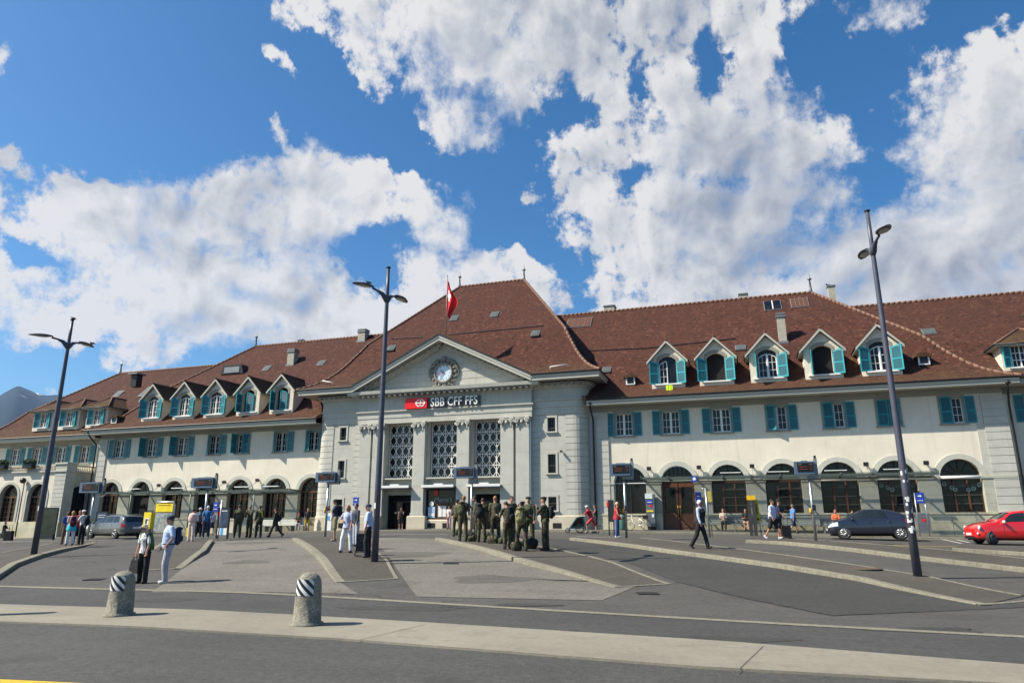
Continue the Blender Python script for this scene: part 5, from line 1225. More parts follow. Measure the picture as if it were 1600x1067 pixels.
ARMS={'down':((4,7,12),(2,7,14)),'front':((28,8,75),(28,8,75)),'crossed':((38,4,100,-65),(38,4,100,-65)),'hips':((-14,42,88,-50),(6,8,14)),'behind':((-28,12,38,-40),(-28,12,38,-40)),
 'phone':((30,10,112,-25),(6,8,16)),'bagL':((2,12,6),(4,8,30)),'walk':((24,7,25),(-22,7,12)),'pocket':((-8,22,48,-40),(6,9,10)),'push':((48,4,35),(48,4,35)),'lap':((24,9,68,-30),(24,9,68,-30)),'strap':((20,14,120,-25),(4,8,14)),'reach':((50,6,40),(12,8,30))}
LEGS={'stand':((2,4,3),(-1,4,2)),'wide':((6,12,6),(-2,7,2)),'walk':((26,3,10),(-20,3,22)),'stride':((34,3,14),(-30,3,46)),'relax':((10,7,16),(-2,4,0)),'stroll':((17,3,5),(-14,3,18)),'sit':((86,6,84),(84,8,80)),'sitx':((88,2,70),(88,10,95)),'run':((42,3,45),(-26,3,60))}
def person(px,pf,ph,a,label,top,bottom,pose='down',legs='stand',sleeve='short',bl='long',hair=('short',(.06,.035,.02)),hat=None,lean=3,turn=0,nod=0,skin=None,shoes=(.03,.025,.02),shirtlen=.0,fem=False,fat=1.0,dz=.0,group=None,vox=None,seat=None,gpos=None,vest=None,shawl=None,flip=False,extra=None):
    skin=skin or SKIN
    g=gpos or gp(px,pf,dz); H=(zat(px,ph,g.x,g.y)-g.z); H=max(1.5,min(1.93,H/ (1 if not seat else .76)))
    k_=H/1.78; az_=math.atan2(g.x*math.cos(YA)+g.y*math.sin(YA),depth(g.x,g.y))
    t=thing('person',label,'person',g,YA-az_+R(a),group); t['_h']=H; t.scale=(k_,)*3 if False else (1,1,1)
    vox=vox or (.021 if depth(g.x,g.y)<30 else .026)
    base=.95 if not seat else seat/k_+.11
    hip=Vector((0,0,base)); up=rotx(Vector((0,0,1)),-lean)
    tw=lambda v:v
    sh=hip+up*.515; neck=hip+up*.565; hd=neck+rotx(Vector((0,0,.150)),-lean*.5-nod)+Vector((0,.015,0))
    def leg(s,f,ab,kn):
        j=hip+Vector((s*.095,0,-.03)); th=roty(rotx(Vector((0,0,-.44)),f),-s*ab); kn_p=j+th
        shn=roty(rotx(Vector((0,0,-.42)),f-kn),-s*ab*.3); an=kn_p+shn; return [j,kn_p,an],f-kn
    lg=LEGS[legs]; 
    if flip: lg=(lg[1],lg[0])
    LL=[leg(-1,*lg[0]),leg(1,*lg[1])]
    if not seat:   # keep the lower foot on the ground
        low=min(l[0][2].z for l in LL)-.085; 
        dzv=Vector((0,0,-low)); hip+=dzv; sh+=dzv; neck+=dzv; hd+=dzv
        LL=[([p+dzv for p in l[0]],l[1]) for l in LL]
    am=ARMS[pose]; 
    if flip: am=(am[1],am[0])
    def arm2(s,spec):
        f,ab,el=spec[:3]; inw=spec[3] if len(spec)>3 else 0
        j=sh+Vector((s*(.165 if fem else .185),0,-.02)); e=j+roty(rotx(Vector((0,0,-.285)),f),-s*ab)
        d=rotz(rotx(Vector((0,0,-.25)),f+el),-s*inw)   # inw<0 turns the forearm inwards
        return [j,e,e+d],d.normalized()
    AA=[arm2(-1,am[0]),arm2(1,am[1])]
    W_=fat
    # --- skin: one continuous remeshed surface
    b=MB()
    def torso(b,g_=0,low=.0):
        wC=(.155 if fem else .172)*W_; 
        b.ell(hip+Vector((0,0,.02)),( (.165 if fem else .155)*W_+g_,.115*W_+g_,.13+g_),14,8)
        b.ell(hip+up*.20+Vector((0,.012*W_,0)),(.135*W_+g_,.105*W_**1.6+g_,.17),14,8); b.ell(hip+up*.38,(wC+g_,.115*W_+g_,.19),14,8)
        b.ell(sh+Vector((0,0,-.02)),(.19+g_ if not fem else .165+g_,.085+g_,.075),14,8)
        if fem: b.ell(hip+up*.36+Vector((0,.085,0)),(.12+g_,.055+g_,.07),12,6)
    torso(b)
    for P,_ in LL: limb(b,P,[.088,.056,.040])
    for P,_ in AA: limb(b,P,[.052,.040,.028])
    for (P,d) in AA: c=P[2]+d*.045; b.ell(c,(.034,.034,.042),8,6)
    b.tube([sh+up*.0,neck+up*.07],[.062,.054],10); b.ell(hd,(.074,.092,.112),14,10); b.ell(hd+rotz(Vector((0,.028,-.055)),turn),(.055,.062,.062),10,8)
    f=lambda v:hd+rotz(rotx(v,-nod),turn)
    b.ell(f(Vector((0,.095,-.015))),(.014,.022,.026),8,6)
    for s in(-1,1): b.ell(f(Vector((s*.076,-.005,-.01))),(.012,.020,.03),8,6)
    rm=remesh(b,vox,2); out=MB(); merge(out,rm,skin)
    for P,d in AA:      # five fingers rooted in the palm
        c=P[2]+d*.07; side=d.cross(Vector((0,1,0))); side=side.normalized() if side.length>.1 else Vector((1,0,0)); nrm=side.cross(d).normalized()
        for i,L in enumerate((.062,.075,.080,.070)):
            q=c+side*(-.027+.018*i); out.tube([q,q+d*L*.55+nrm*.010,q+d*L*.85+nrm*.030],[.0095,.009,.007],5)
        q=P[2]+d*.035+side*-.034; out.tube([q,q+d*.03-side*.022+nrm*.01,q+d*.058-side*.016+nrm*.02],[.011,.010,.008],5)
    out.m(pmat('eye_dark',(.02,.015,.012),.3))
    for s in(-1,1): out.ell(f(Vector((s*.031,.083,.012))),(.011,.008,.007),6,4); out.tube([f(Vector((s*.016,.09,.032))),f(Vector((s*.048,.08,.031)))],.005,4)
    out.m(pmat('lips',(.32,.10,.08),.5)); out.tube([f(Vector((-.024,.083,-.058))),f(Vector((0,.092,-.056))),f(Vector((.024,.083,-.058)))],[.004,.007,.004],5)
    K=Matrix.Scale(k_,4)
    def fin(m_,nm,par=t):
        m_.v=[tuple(K@Vector(v)) for v in m_.v]; return m_.build(nm,par)
    fin(out,'body')
    # --- trousers / shorts / skirt
    if bottom:
        b=MB(); g_=.016; b.ell(hip+Vector((0,0,.03)),((.165 if fem else .155)*W_+g_,.115*W_+g_+.006,.13),14,8)
        for P,_ in LL:
            if bl=='long': limb(b,[P[0],P[1],P[2]+(P[1]-P[2])*.04],[.110,.084,.074])
            elif bl=='shorts': limb(b,[P[0],P[0].lerp(P[1],.92)],[.108,.096])
            elif bl=='skirt': pass
        if bl=='skirt':
            m_=(LL[0][0][1]+LL[1][0][1])*.5; b.tube([hip,hip.lerp(m_,.9)],[.16,.21],14)
        if bl=='robe':
            m_=(LL[0][0][2]+LL[1][0][2])*.5; b.tube([hip,m_+Vector((0,0,.08))],[.16,.22],14)
        rm=remesh(b,vox,1); o=MB(); merge(o,rm,bottom); fin(o,{'long':'trousers','shorts':'shorts','skirt':'skirt','robe':'skirt'}[bl])
    if top:
        b=MB(); torso(b,.016); b.tube([hip-up*.02,hip+up*.2,hip+up*.42],[.150*W_ if not fem else .155*W_,.142*W_,.155],14); b.ell(sh+up*.015,(.10,.07,.05),10,6); 
        if shirtlen: b.tube([hip+Vector((0,0,.1)),hip-Vector((0,0,shirtlen))],[.16*W_,.185*W_],14)
        b.tube([sh,neck+up*.015],[.075,.066],10)
        for P,_ in AA:
            if sleeve=='short': limb(b,[P[0],P[0].lerp(P[1],.80)],[.072,.064])
            elif sleeve=='long': limb(b,[P[0],P[1],P[1].lerp(P[2],.93)],[.070,.056,.044])
            else: b.ell(P[0],(.058,.058,.055),8,6)
        rm=remesh(b,vox,1); o=MB(); merge(o,rm,top); fin(o,'shirt' if not extra=='jacket' else 'jacket')
    if vest:
        b=MB(); b.tube([hip+up*.0,hip+up*.2,hip+up*.40,hip+up*.53],[.182*W_,.175*W_,.198*W_,.13],16); b.ell(hip+up*.38,(.215*W_,.155,.18),14,8)
        rm=remesh(b,vox,1); rm.f=[f_ for f_ in rm.f if not (abs(sum(rm.v[i][0] for i in f_)/len(f_))<.055 and sum(rm.v[i][1] for i in f_)/len(f_)>0)]
        o=MB(); merge(o,rm,vest); fin(o,'waistcoat')
    if shawl:
        b=MB(); b.tube([neck+up*.03,sh-up*.02,sh-up*.2,hip+up*.12],[.075,.215,.25,.23],16); rm=remesh(b,vox,2); o=MB(); merge(o,rm,shawl); fin(o,'shawl')
    # --- shoes
    sm=pmat('shoe_%d_%d_%d'%tuple(int(c*99) for c in shoes),shoes,.6)
    for (P,fr) in LL:
        o=MB().m(sm); an=P[2]; q=rotx(Vector((0,1,0)),max(-60,min(35,fr)) if not seat else 0)
        h_=an+rotx(Vector((0,-.03,-.045)),fr if not seat else 0); o.tube([h_-q*.035,h_+q*.03,h_+q*.13,h_+q*.185],[.036,.045,.043,.022],8); o.ell(h_+Vector((0,0,.03)),(.045,.055,.045),8,6)
        fin(o,'shoe')
    # --- hair and hats
    hs,hc=hair
    if hs!='bald':
        hm=pmat('hair_%d_%d_%d'%tuple(int(c*99) for c in hc),hc,.75,var=.3,scale=30); b=MB(); 
        b.ell(f(Vector((0,-.018,.030))),(.086,.096,.100),12,8)
        if hs in('bob','long'): b.ell(f(Vector((0,-.04,-.02))),(.094,.080,.115),12,8)
        if hs=='long': b.ell(f(Vector((0,-.07,-.12))),(.07,.045,.12),10,6)
        if hs=='bun': b.ell(f(Vector((0,-.10,.05))),(.045,.045,.045),8,6)
        rm=remesh(b,.016,1)
        # open the face: drop what lies in front of it
        def keep(f_):
            c=Vector((0,0,0))
            for i in f_: c+=Vector(rm.v[i])
            c/=len(f_); l=rotx(rotz(c-hd,-turn),nod); return not(l.y>.045 and l.z<.055)
        rm.f=[q for q in rm.f if keep(q)]; o=MB(); merge(o,rm,hm); fin(o,'hair')
    if hat:
        ty,hc2=hat; hm=pmat('hat_%d_%d_%d'%tuple(int(c*99) for c in hc2),hc2,.8); o=MB().m(hm)
        if ty in('cap','visor'):
            o.ell(f(Vector((0,-.008,.060))),(.094,.108,.075),12,8); P=[f(Vector((.075*math.cos(x),.085+.075*math.sin(x),.052-.012*math.sin(x)))) for x in [PI*i/8 for i in range(9)]]
            i=o.pts(P); o.face(range(i,i+9)); i=o.pts([p-Vector((0,0,.008)) for p in P]); o.face(range(i,i+9))
        if ty=='beret': o.ell(f(Vector((.02,-.012,.078))),(.112,.122,.050),14,8)
        if ty=='brim': o.ell(f(Vector((0,0,.068))),(.088,.10,.072),12,8); o.ell(f(Vector((0,.0,.052))),(.175,.175,.014),16,6)
        if ty=='band': o.ell(f(Vector((0,-.005,.045))),(.090,.103,.035),12,6)
        fin(o,'hat')
    t['_h']=0; del t['_h']
    # world helper for things carried
    M=Matrix.Translation(g)@Matrix.Rotation(YA-az_+R(a),4,'Z')@K
    return dict(t=t,M=M,sh=sh,hip=hip,up=up,hands=[A[0][2]+A[1]*.07 for A in AA],feet=[l[0][2] for l in LL],g=g,rz=YA-az_+R(a),k=k_)
def rounded_pack(name,label,cat,M,size,mt,group=None,pockets=True,straps=True,mt2=None):
    """rucksack: origin at its own centre"""
    w,d,h=size; o=thing(name,label,cat,M.to_translation(),M.to_euler().z,group)
    b=MB(); b.ell((0,0,-h*.12),(w*.5,d*.5,h*.42),12,8); b.ell((0,0,h*.16),(w*.44,d*.44,h*.36),12,8); b.box(-w*.38,w*.38,-d*.3,d*.3,-h*.45,h*.3)
    rm=remesh(b,.03,3); q=MB(); merge(q,rm,mt); q.build('bag_body',o)
    if pockets: b=MB(); b.ell((0,-d*.48,-h*.15),(w*.32,d*.22,h*.22),10,6); rm=remesh(b,.028,2); q=MB(); merge(q,rm,mt2 or mt); q.build('pocket',o); b=MB(); b.ell((0,-d*.1,h*.42),(w*.40,d*.5,h*.12),10,6); rm=remesh(b,.028,2); q=MB(); merge(q,rm,mt2 or mt); q.build('top_flap',o)
    if straps:
        for s in(-1,1): q=MB().m(M_black); q.tube([(s*w*.28,d*.40,h*.38),(s*w*.34,d*.85,h*.42),(s*w*.36,d*1.25,h*.1),(s*w*.34,d*.9,-h*.25),(s*w*.30,d*.35,-h*.35)],.018,5); q.build('strap',o)
    return o
def backpack(p,label,mt,size=(.30,.19,.46),group=None,drop=.22,mt2=None):
    M=p['M']@Matrix.Translation(p['hip']+p['up']*(.50-drop)+Vector((0,-.13-size[1]*.5,0))); return rounded_pack('backpack',label,'backpack',Matrix.Translation(M.to_translation())@Matrix.Rotation(p['rz'],4,'Z'),size,mt,group,mt2=mt2)
def duffel(px,py,label,mt,w=.62,h=.36,a=0,group='packs lying at the soldiers feet'):
    w*=.82; h*=.72
    g=gp(px,py,.12); o=thing('duffel_bag',label,'bag',g,YA+R(a),group); b=MB()
    b.tube([(-w/2,0,h*.48),(-w*.4,0,h*.5),(0,0,h*.52),(w*.4,0,h*.5),(w/2,0,h*.46)],[h*.30,h*.46,h*.50,h*.46,h*.28],12); b.ell((w*.12,-.03,h*.82),(w*.22,h*.36,h*.3),10,6); b.box(-w*.4,w*.4,-h*.38,h*.38,.0,h*.4)
    rm=remesh(b,.03,3); q=MB(); merge(q,rm,mt); q.build('bag_body',o)
    q=MB().m(M_black); q.tube([(-w*.22,-h*.3,h*.75),(-w*.15,-h*.3,h*1.15),(w*.12,-h*.3,h*1.18),(w*.2,-h*.3,h*.8)],.014,5); q.build('handle',o); return o
C=lambda n,c,**k:pmat(n,c,.85,**k)
BLK=C('black_cloth',(.014,.014,.016)); NVY=C('navy_cloth',(.02,.028,.06)); WHT=C('white_cloth',(.68,.67,.68),var=.05); GRY=C('grey_cloth',(.27,.27,.29)); LBL=C('pale_blue_shirt',(.42,.52,.74),var=.06)
KHK=C('khaki_cloth',(.25,.20,.10)); REDC=C('red_cloth',(.42,.02,.03)); BLU=C('blue_shirt',(.045,.17,.40)); PNK=C('pink_cloth',(.72,.45,.40)); TEALC=C('turquoise_cloth',(.03,.42,.55)); OLV=C('olive_cloth',(.06,.065,.035)); JNS=C('denim',(.05,.09,.22)); CREAM=C('cream_cloth',(.62,.52,.44))
GRN=C('dark_green_cardigan',(.035,.085,.03)); YELC=C('yellow_bag_vinyl',(.62,.45,.05))
BW=dots('black_white_print',(.72,.70,.68),(.02,.02,.025),26,.33); FLW=dots('grey_flower_print',(.38,.42,.55),(.10,.12,.25),30,.22); DOTT=dots('white_dotted_black',(.012,.012,.014),(.6,.6,.6),34,.17)
GS='soldiers waiting on the island with their packs'; GL='soldiers standing by the left bus bay'
# elderly couple in front
p=person(221,911,823.3,135,'older woman in a straw hat, spotted top and green cardigan, holding a black bag',BW,BLK,pose='walk' if False else 'down',sleeve='short',hair=('bob',(.45,.42,.38)),hat=('brim',(.50,.43,.27)),nod=18,turn=15,fem=True,shoes=(.02,.02,.02),vox=.018,shirtlen=.06,lean=7)
b=MB(); b.tube([p['sh']+Vector((0,-.03,.03)),p['sh']+Vector((0,-.07,-.2)),p['hip']+Vector((0,-.08,.02))],[.17,.215,.20],14)
for s in(-1,1): limb(b,[p['sh']+Vector((s*.17,-.01,0)),p['sh']+Vector((s*.215,-.03,-.30))],[.08,.07])
rm=remesh(b,.02,2); rm.f=[f_ for f_ in rm.f if not(abs(sum(rm.v[i][0] for i in f_)/len(f_))<.13 and sum(rm.v[i][1] for i in f_)/len(f_)>.02)]
o=MB(); merge(o,rm,GRN); o.v=[tuple(Matrix.Scale(p['k'],4)@Vector(v)) for v in o.v]; o.build('cardigan',p['t'])
h=p['M']@p['hands'][1]; hb=thing('handbag','black shopping bag hanging from the hand of the woman in the straw hat','handbag',h,p['rz']); q=MB().m(BLK)
q.v=[]; i=q.pts([(-.16,-.05,-.48),(.16,-.05,-.48),(.16,.05,-.48),(-.16,.05,-.48),(-.11,-.025,-.14),(.11,-.025,-.14),(.11,.025,-.14),(-.11,.025,-.14)])
for f in ((0,3,2,1),(4,5,6,7),(0,1,5,4),(1,2,6,5),(2,3,7,6),(3,0,4,7)): q.face([i+t for t in f])
q.build('bag_body',hb); q=MB().m(BLK); [q.tube([(-.08,s*.02,-.15),(-.04,s*.02,-.03),(0,0,0),(.04,s*.02,-.03),(.08,s*.02,-.15)],.009,5) for s in(-1,1)]; q.build('handle',hb)
p=person(256,910.8,807,105,'man in a navy cap, pale blue polo shirt and grey trousers beside the woman',LBL,C('grey_trousers',(.36,.35,.39)),pose='pocket',sleeve='short',hair=('short',(.10,.09,.09)),hat=('cap',(.02,.025,.04)),turn=-8,shoes=(.62,.60,.58),vox=.018,fat=1.16,legs='relax',lean=1,flip=False)
q=MB().m(NVY); q.tube([(.16*math.cos(x)*1.12,.135*math.sin(x)*1.1,1.0) for x in [2*PI*i/20 for i in range(21)]],.018,5); q.build('belt',p['t'])
backpack(p,'dark navy backpack worn by the man in the pale blue polo shirt',NVY,(.30,.20,.46))
# people on the mid-left island
p=person(541,863,790,150,'red-haired woman in patterned top and white trousers, hand on her hip',FLW,WHT,pose='hips',legs='wide',sleeve='short',hair=('bob',(.30,.07,.02)),fem=True,shoes=(.05,.03,.03),fat=1.1,turn=-12,dz=.12,shirtlen=.05,flip=True)
p=person(574,870.6,788.8,85,'man in a navy cap and pale blue shirt standing with a shopping trolley',LBL,BLK,pose='down',legs='relax',sleeve='short',hair=('short',(.5,.45,.4)),hat=('cap',(.015,.025,.08)),dz=.12,fat=1.08,shoes=(.02,.02,.02))
g=gp(562.5,868,.12); tr=thing('shopping_trolley','dotted black shopping trolley on small wheels beside the man in the pale blue shirt','shopping trolley',g,YA+R(10))
q=MB(); q.m(DOTT); q.box(-.15,.15,-.10,.14,.14,.72); q.build('bag_body',tr); q=MB().m(M_black); q.tube([(-.12,.17,.08),(-.12,.17,1.02),(.12,.17,1.02),(.12,.17,.08)],.012,6); q.build('frame',tr)
for s in(-1,1): 
    for y in (-.08,.16): q=MB().m(M_black); q.tube([(s*.16,y,.085),(s*.19,y,.085)],.085,14); q.m(M_steel); q.tube([(s*.188,y,.085),(s*.195,y,.085)],.05,12); q.build('wheel',tr)
p=person(555,853,787.5,120,'person with dark hair and dark jacket behind the red-haired woman',C('slate_jacket',(.05,.055,.07)),C('pale_trousers',(.4,.42,.48)),sleeve='long',hair=('short',(.03,.02,.015)),dz=.12)
p=person(522,845,781,95,'man in a black cap and khaki shorts with a black backpack, beside a display pole',NVY,KHK,pose='phone',bl='shorts',sleeve='short',hair=('short',(.04,.03,.02)),hat=('cap',(.015,.015,.017)),dz=.12,shoes=(.25,.2,.16)); backpack(p,'black backpack worn by the man in khaki shorts',BLK)
# portal and pavement
person(626,828,793,170,'person in dark clothes standing in the left portal doorway',BLK,BLK,bl='shorts',sleeve='none',hair=('short',(.03,.02,.02)),pose='phone',shoes=(.6,.58,.56),gpos=Vector((atY(626,828,46.9)[0],46.9,hz(-24,46.9)+.1)))
person(701.5,828,790.6,150,'woman in a pale pink top and mauve trousers behind the soldiers',C('pale_pink_top',(.70,.55,.52)),C('mauve_trousers',(.35,.24,.27)),hair=('long',(.05,.03,.02)),fem=True,gpos=Vector((atY(701.5,828,45.6)[0],45.6,hz(-20,45.6)+.1)))
# right-hand soldiers
SL=[ # px, foot, head, angle, pose, legs, hat, top, pack
(713,838,781,-20,'down','relax','beret',CAMO,0),(723,845.5,775,-15,'down','stand',None,CAMO,1),(744,838,776,95,'phone','stand',None,CAMO,0),(752.5,847,778.8,-25,'front','relax',None,CAMO,1),
(773.5,847.5,775.6,8,'down','relax',None,CAMO,0),(798,850,776,-150,'phone','stand',None,CAMO,0),(793,857.5,783.5,30,'front','stand','band',CAMO,1),(815.6,860.6,784,-12,'front','wide','beret',CAMO,2),(827,853,777,165,'down','stand','beret',OLV,0),(852.5,859.7,777,75,'crossed','stand','beret',CAMO,3)]
LB_=['soldier in a dark beret at the left end of the group, back turned','bareheaded soldier at the left with a big camouflage rucksack','soldier looking at a phone, facing left, in front of the doorway','soldier with a dark rucksack and head bowed, left of the doorway','fair-haired soldier with short sleeves and bare arms, back turned','soldier facing the camera, half hidden behind a comrade','soldier in a headband stooping under a black rucksack','soldier in a dark beret carrying a yellow-green pack, nearest the kerb','soldier in plain olive jacket and beret, behind the yellow-green pack','soldier in a dark beret standing apart at the right end of the group']
for i,(px,pf,ph,a,po,le,ht,tp,pk) in enumerate(SL):
    p=person(px,pf,ph,a,LB_[i],tp,CAMO,pose=po,legs=le,sleeve='long' if i not in(1,4) else 'short',hair=('short',[(.05,.03,.02),(.25,.14,.06)][i in(1,4)]),hat=(ht,(.012,.014,.02)) if ht else None,dz=.12,lean=4+3*(i==6),nod=[0,0,18,16,0,5,20,0,0,0][i],group=GS,shoes=(.03,.025,.015),flip=i%2==0,fat=1.05,turn=(0,40,0,-30,10,0,20,-20,0,15)[i])
    if pk: backpack(p,['','camouflage rucksack on the back of the bareheaded soldier at the left','','dark rucksack on the back of the soldier left of the doorway','','','black rucksack on the back of the stooping soldier','yellow-green camouflage pack on the back of the kerbside soldier','','black backpack of the soldier standing apart at the right'][i],[CAMO,BLK,CAMOL,BLK][pk] if pk!=1 or i!=1 else CAMO,(.40,.28,.62) if pk<3 else (.32,.22,.44),drop=.20)
for i,(px,py,mt_,w,h,a) in enumerate(((716,836,OLV,.5,.42,20),(733,842,BLK,.62,.46,-30),(738,845.5,CAMO,.5,.4,10),(761,843,OLV,.6,.4,15),(770,848.5,CAMO,.55,.46,-20),(786,849,OLV,.5,.36,40),(802,857,OLV,.55,.42,0),(807,860,CAMO,.5,.45,30),(828.5,857,BLK,.7,.52,-10))):
    duffel(px,py,['small olive pack by the boots of the soldier furthest left','round black bag behind the left soldier with the rucksack','camouflage pack right of the left rucksack soldier','olive duffel lying beneath the doorway soldiers','camouflage pack at the feet of the fair-haired soldier','olive bag behind the stooping soldier','olive pack between the stooping soldier and the kerbside soldier','camouflage pack beside the kerbside soldier','large black duffel at the right side of the pack heap'][i],mt_,w,h,a)
# left soldiers
for i,(px,pf,ph,a,po,le,lb,tp,ht) in enumerate(((370,840,789,-10,'down','relax','soldier in full camouflage seen from behind, left of the four',CAMO,None),(388,839.4,789,140,'crossed','stand','soldier with folded bare arms and a pale cap',OLV,('band',(.5,.5,.48))),(403,839.4,790.6,20,'down','stand','soldier with a yellow cloth over the shoulder, third of the four',OLV,('beret',(.012,.014,.018))),(429,839,792.5,80,'down','walk','dark soldier walking left with a backpack, right of the other three',C('dark_uniform',(.03,.032,.022)),('beret',(.012,.014,.018))))):
    p=person(px,pf,ph,a,lb,tp,CAMO if i<3 else C('dark_uniform',(.03,.032,.022)),pose=po,legs=le,sleeve='short' if i==1 else 'long',hair=('short',(.06,.04,.03)),hat=ht,group=GL,fat=1.06,gpos=gp(px,pf,.02))
    if i==3: backpack(p,'black backpack of the dark soldier walking left',BLK)
    if i==2: q=MB().m(YELC); q.tube([(-.16,.1,1.15),(-.08,.05,1.48),(.05,-.12,1.42),(.12,-.14,1.1)],.05,6); q.build('scarf',p['t'])
# left island B people
p=person(297,845.5,795,-35,'woman wrapped in a pale pink shawl and cream trousers',CREAM,CREAM,hair=('short',(.03,.02,.02)),fem=True,shawl=PNK,dz=.12,shoes=(.55,.5,.45))
h=p['M']@p['hands'][0]; hb=thing('shopping_bag','yellow shopping bag held low by the woman in the pink shawl','shopping bag',h,p['rz']); q=MB().m(YELC); q.box(-.16,.16,-.05,.05,-.52,-.10); q.build('bag_body',hb); q=MB().m(YELC); q.tube([(-.08,0,-.1),(0,0,0),(.08,0,-.1)],.01,5); q.build('handle',hb)
person(309,838.5,794,165,'person in a white sun hat and dark blue clothes next to a pole',C('steel_blue_top',(.10,.14,.20)),BLK,hat=('brim',(.6,.6,.58)),hair=('short',(.3,.3,.3)),gpos=gp(309,838.5,.12))
person(320.5,841,790.6,-5,'white-haired man in a blue shirt with hands clasped behind his back',C('royal_blue_shirt',(.02,.12,.30)),NVY,pose='behind',hair=('short',(.62,.60,.56)),gpos=gp(320.5,841,.12),fat=1.1,shoes=(.5,.5,.5))
person(329.5,834,799,175,'small person in a pale top and navy skirt behind the blue shirt',C('pale_top',(.45,.48,.58)),NVY,bl='skirt',fem=True,hair=('long',(.12,.07,.03)),gpos=gp(329.5,836,.02))
# far left group
p=person(107.5,851.9,798.7,10,'woman in pink top and white trousers, turquoise jacket tied at her waist',PNK,WHT,hair=('bob',(.45,.22,.08)),fem=True,fat=1.15,dz=.12)
q=MB(); q.tube([(0,0,1.08),(0,-.01,.92),(0,-.02,.76)],[.20,.23,.25],14); rm=remesh(q,.025,2); o=MB(); merge(o,rm,TEALC); o.v=[tuple(Matrix.Scale(p['k'],4)@Vector(v)) for v in o.v]; o.build('jacket',p['t']); backpack(p,'dark maroon backpack on the woman in the pink top',C('maroon_cloth',(.07,.015,.03)))
p=person(118,849.5,798,-160,'person in a red top partly hidden behind the pink woman',REDC,NVY,hair=('short',(.25,.1,.05)),gpos=gp(118,849.5,.12))
p=person(125,850.6,797.5,60,'person in a white cap, white top and black trousers with a pack',WHT,BLK,hat=('cap',(.6,.6,.6)),hair=('short',(.1,.08,.06)),pose='phone',gpos=gp(125,850.6,.12)); backpack(p,'black backpack on the person in the white cap',BLK)
p=person(101,851,801,30,'person in blue leaning in at the left edge of the far left group',C('bright_blue_jacket',(.03,.09,.30)),C('brown_trousers',(.15,.08,.05)),hair=('short',(.1,.06,.04)),gpos=gp(100,850,.12))
# jogger with buggy, woman beside
p=person(925,832,786,90,'runner in red with a white cap pushing a dark buggy',REDC,C('red_shorts',(.45,.05,.06)),bl='shorts',pose='push',legs='run',lean=26,hat=('cap',(.72,.72,.70)),sleeve='short',hair=('short',(.2,.12,.06)),gpos=gp(925,832,.02),shoes=(.6,.6,.6))
person(931.5,829,789,100,'woman in a black outfit looking at her phone by the portal corner',BLK,BLK,bl='shorts',pose='phone',sleeve='none',hair=('long',(.03,.02,.02)),fem=True,gpos=gp(931.5,831,.02))
person(965,839.4,784.8,-100,'older woman with short fair hair in a red sleeveless top and jeans',REDC,JNS,pose='reach',sleeve='none',hair=('short',(.55,.42,.25)),fem=True,fat=1.15,shirtlen=.08,shoes=(.65,.65,.65),dz=.12)
p=person(1096,857,781,-110,'white-haired man in a dark waistcoat and white sleeves walking to the right',C('light_blue_shirt',(.45,.52,.66)),BLK,pose='walk' if False else 'down',legs='stroll',sleeve='long',hair=('short',(.66,.64,.60)),skin=SKIN2,vest=C('dark_waistcoat',(.03,.02,.022)),fat=1.12,dz=.12,shoes=(.03,.02,.02))
p=person(1209.5,842,780,-115,'bearded man in a white and blue shirt and black shorts with a holdall',C('white_blue_shirt',(.50,.56,.72)),BLK,bl='shorts',pose='pocket',legs='stroll',sleeve='short',hair=('short',(.05,.025,.015)),fat=1.2,dz=.10,shoes=(.45,.45,.48))
h=p['M']@Vector((-.30,-.05,.85)); hb=thing('holdall','black holdall hanging at the side of the bearded man','bag',h,p['rz']); q=MB(); q.ell((0,-.05,0),(.17,.33,.22),12,8); rm=remesh(q,.03,2); o=MB(); merge(o,rm,BLK); o.build('bag_body',hb); q=MB().m(M_black); q.tube([(0,-.3,.1),(.12,-.05,.5),(.25,.05,.62),(.1,.15,.3),(0,.2,.1)],.014,5); q.build('strap',hb)
p=person(1220,841.5,780.5,-95,'man in a black cap and dark shirt holding a suitcase handle',NVY,BLK,bl='shorts',pose='reach',hat=('cap',(.012,.012,.014)),hair=('short',(.04,.03,.02)),gpos=gp(1220,841.5,.06))
g=gp(1230,843,.06); sc=thing('suitcase','dark brown wheeled suitcase standing beside the man in the black cap','suitcase',g,YA+R(-12)); mm=C('brown_suitcase',(.10,.07,.06)); b=MB(); b.box(-.20,.20,-.12,.12,.07,.66); q=MB().m(mm); q.box(-.20,.20,-.12,.12,.07,.66); [q.box(-.17+.085*i,-.15+.085*i,-.128,-.12,.1,.63) for i in range(5)]; q.build('case',sc)
q=MB().m(M_black); q.tube([(-.1,.08,.6),(-.1,.08,1.02),(.1,.08,1.02),(.1,.08,.6)],.010,6); q.build('handle',sc)
for s in(-1,1): q=MB().m(M_black); q.tube([(s*.17-.02,0,.035),(s*.17+.02,0,.035)],.035,10); q.build('wheel',sc)
person(1241,830,787,-55,'man in a blue shirt and dark shorts walking along the pavement',C('mid_blue_shirt',(.08,.22,.48)),NVY,bl='shorts',pose='walk',legs='walk',hair=('short',(.22,.15,.10)),gpos=Vector((atY(1241,830,45.3)[0],45.3,hz(3,45.3)+.11)),fat=1.1)
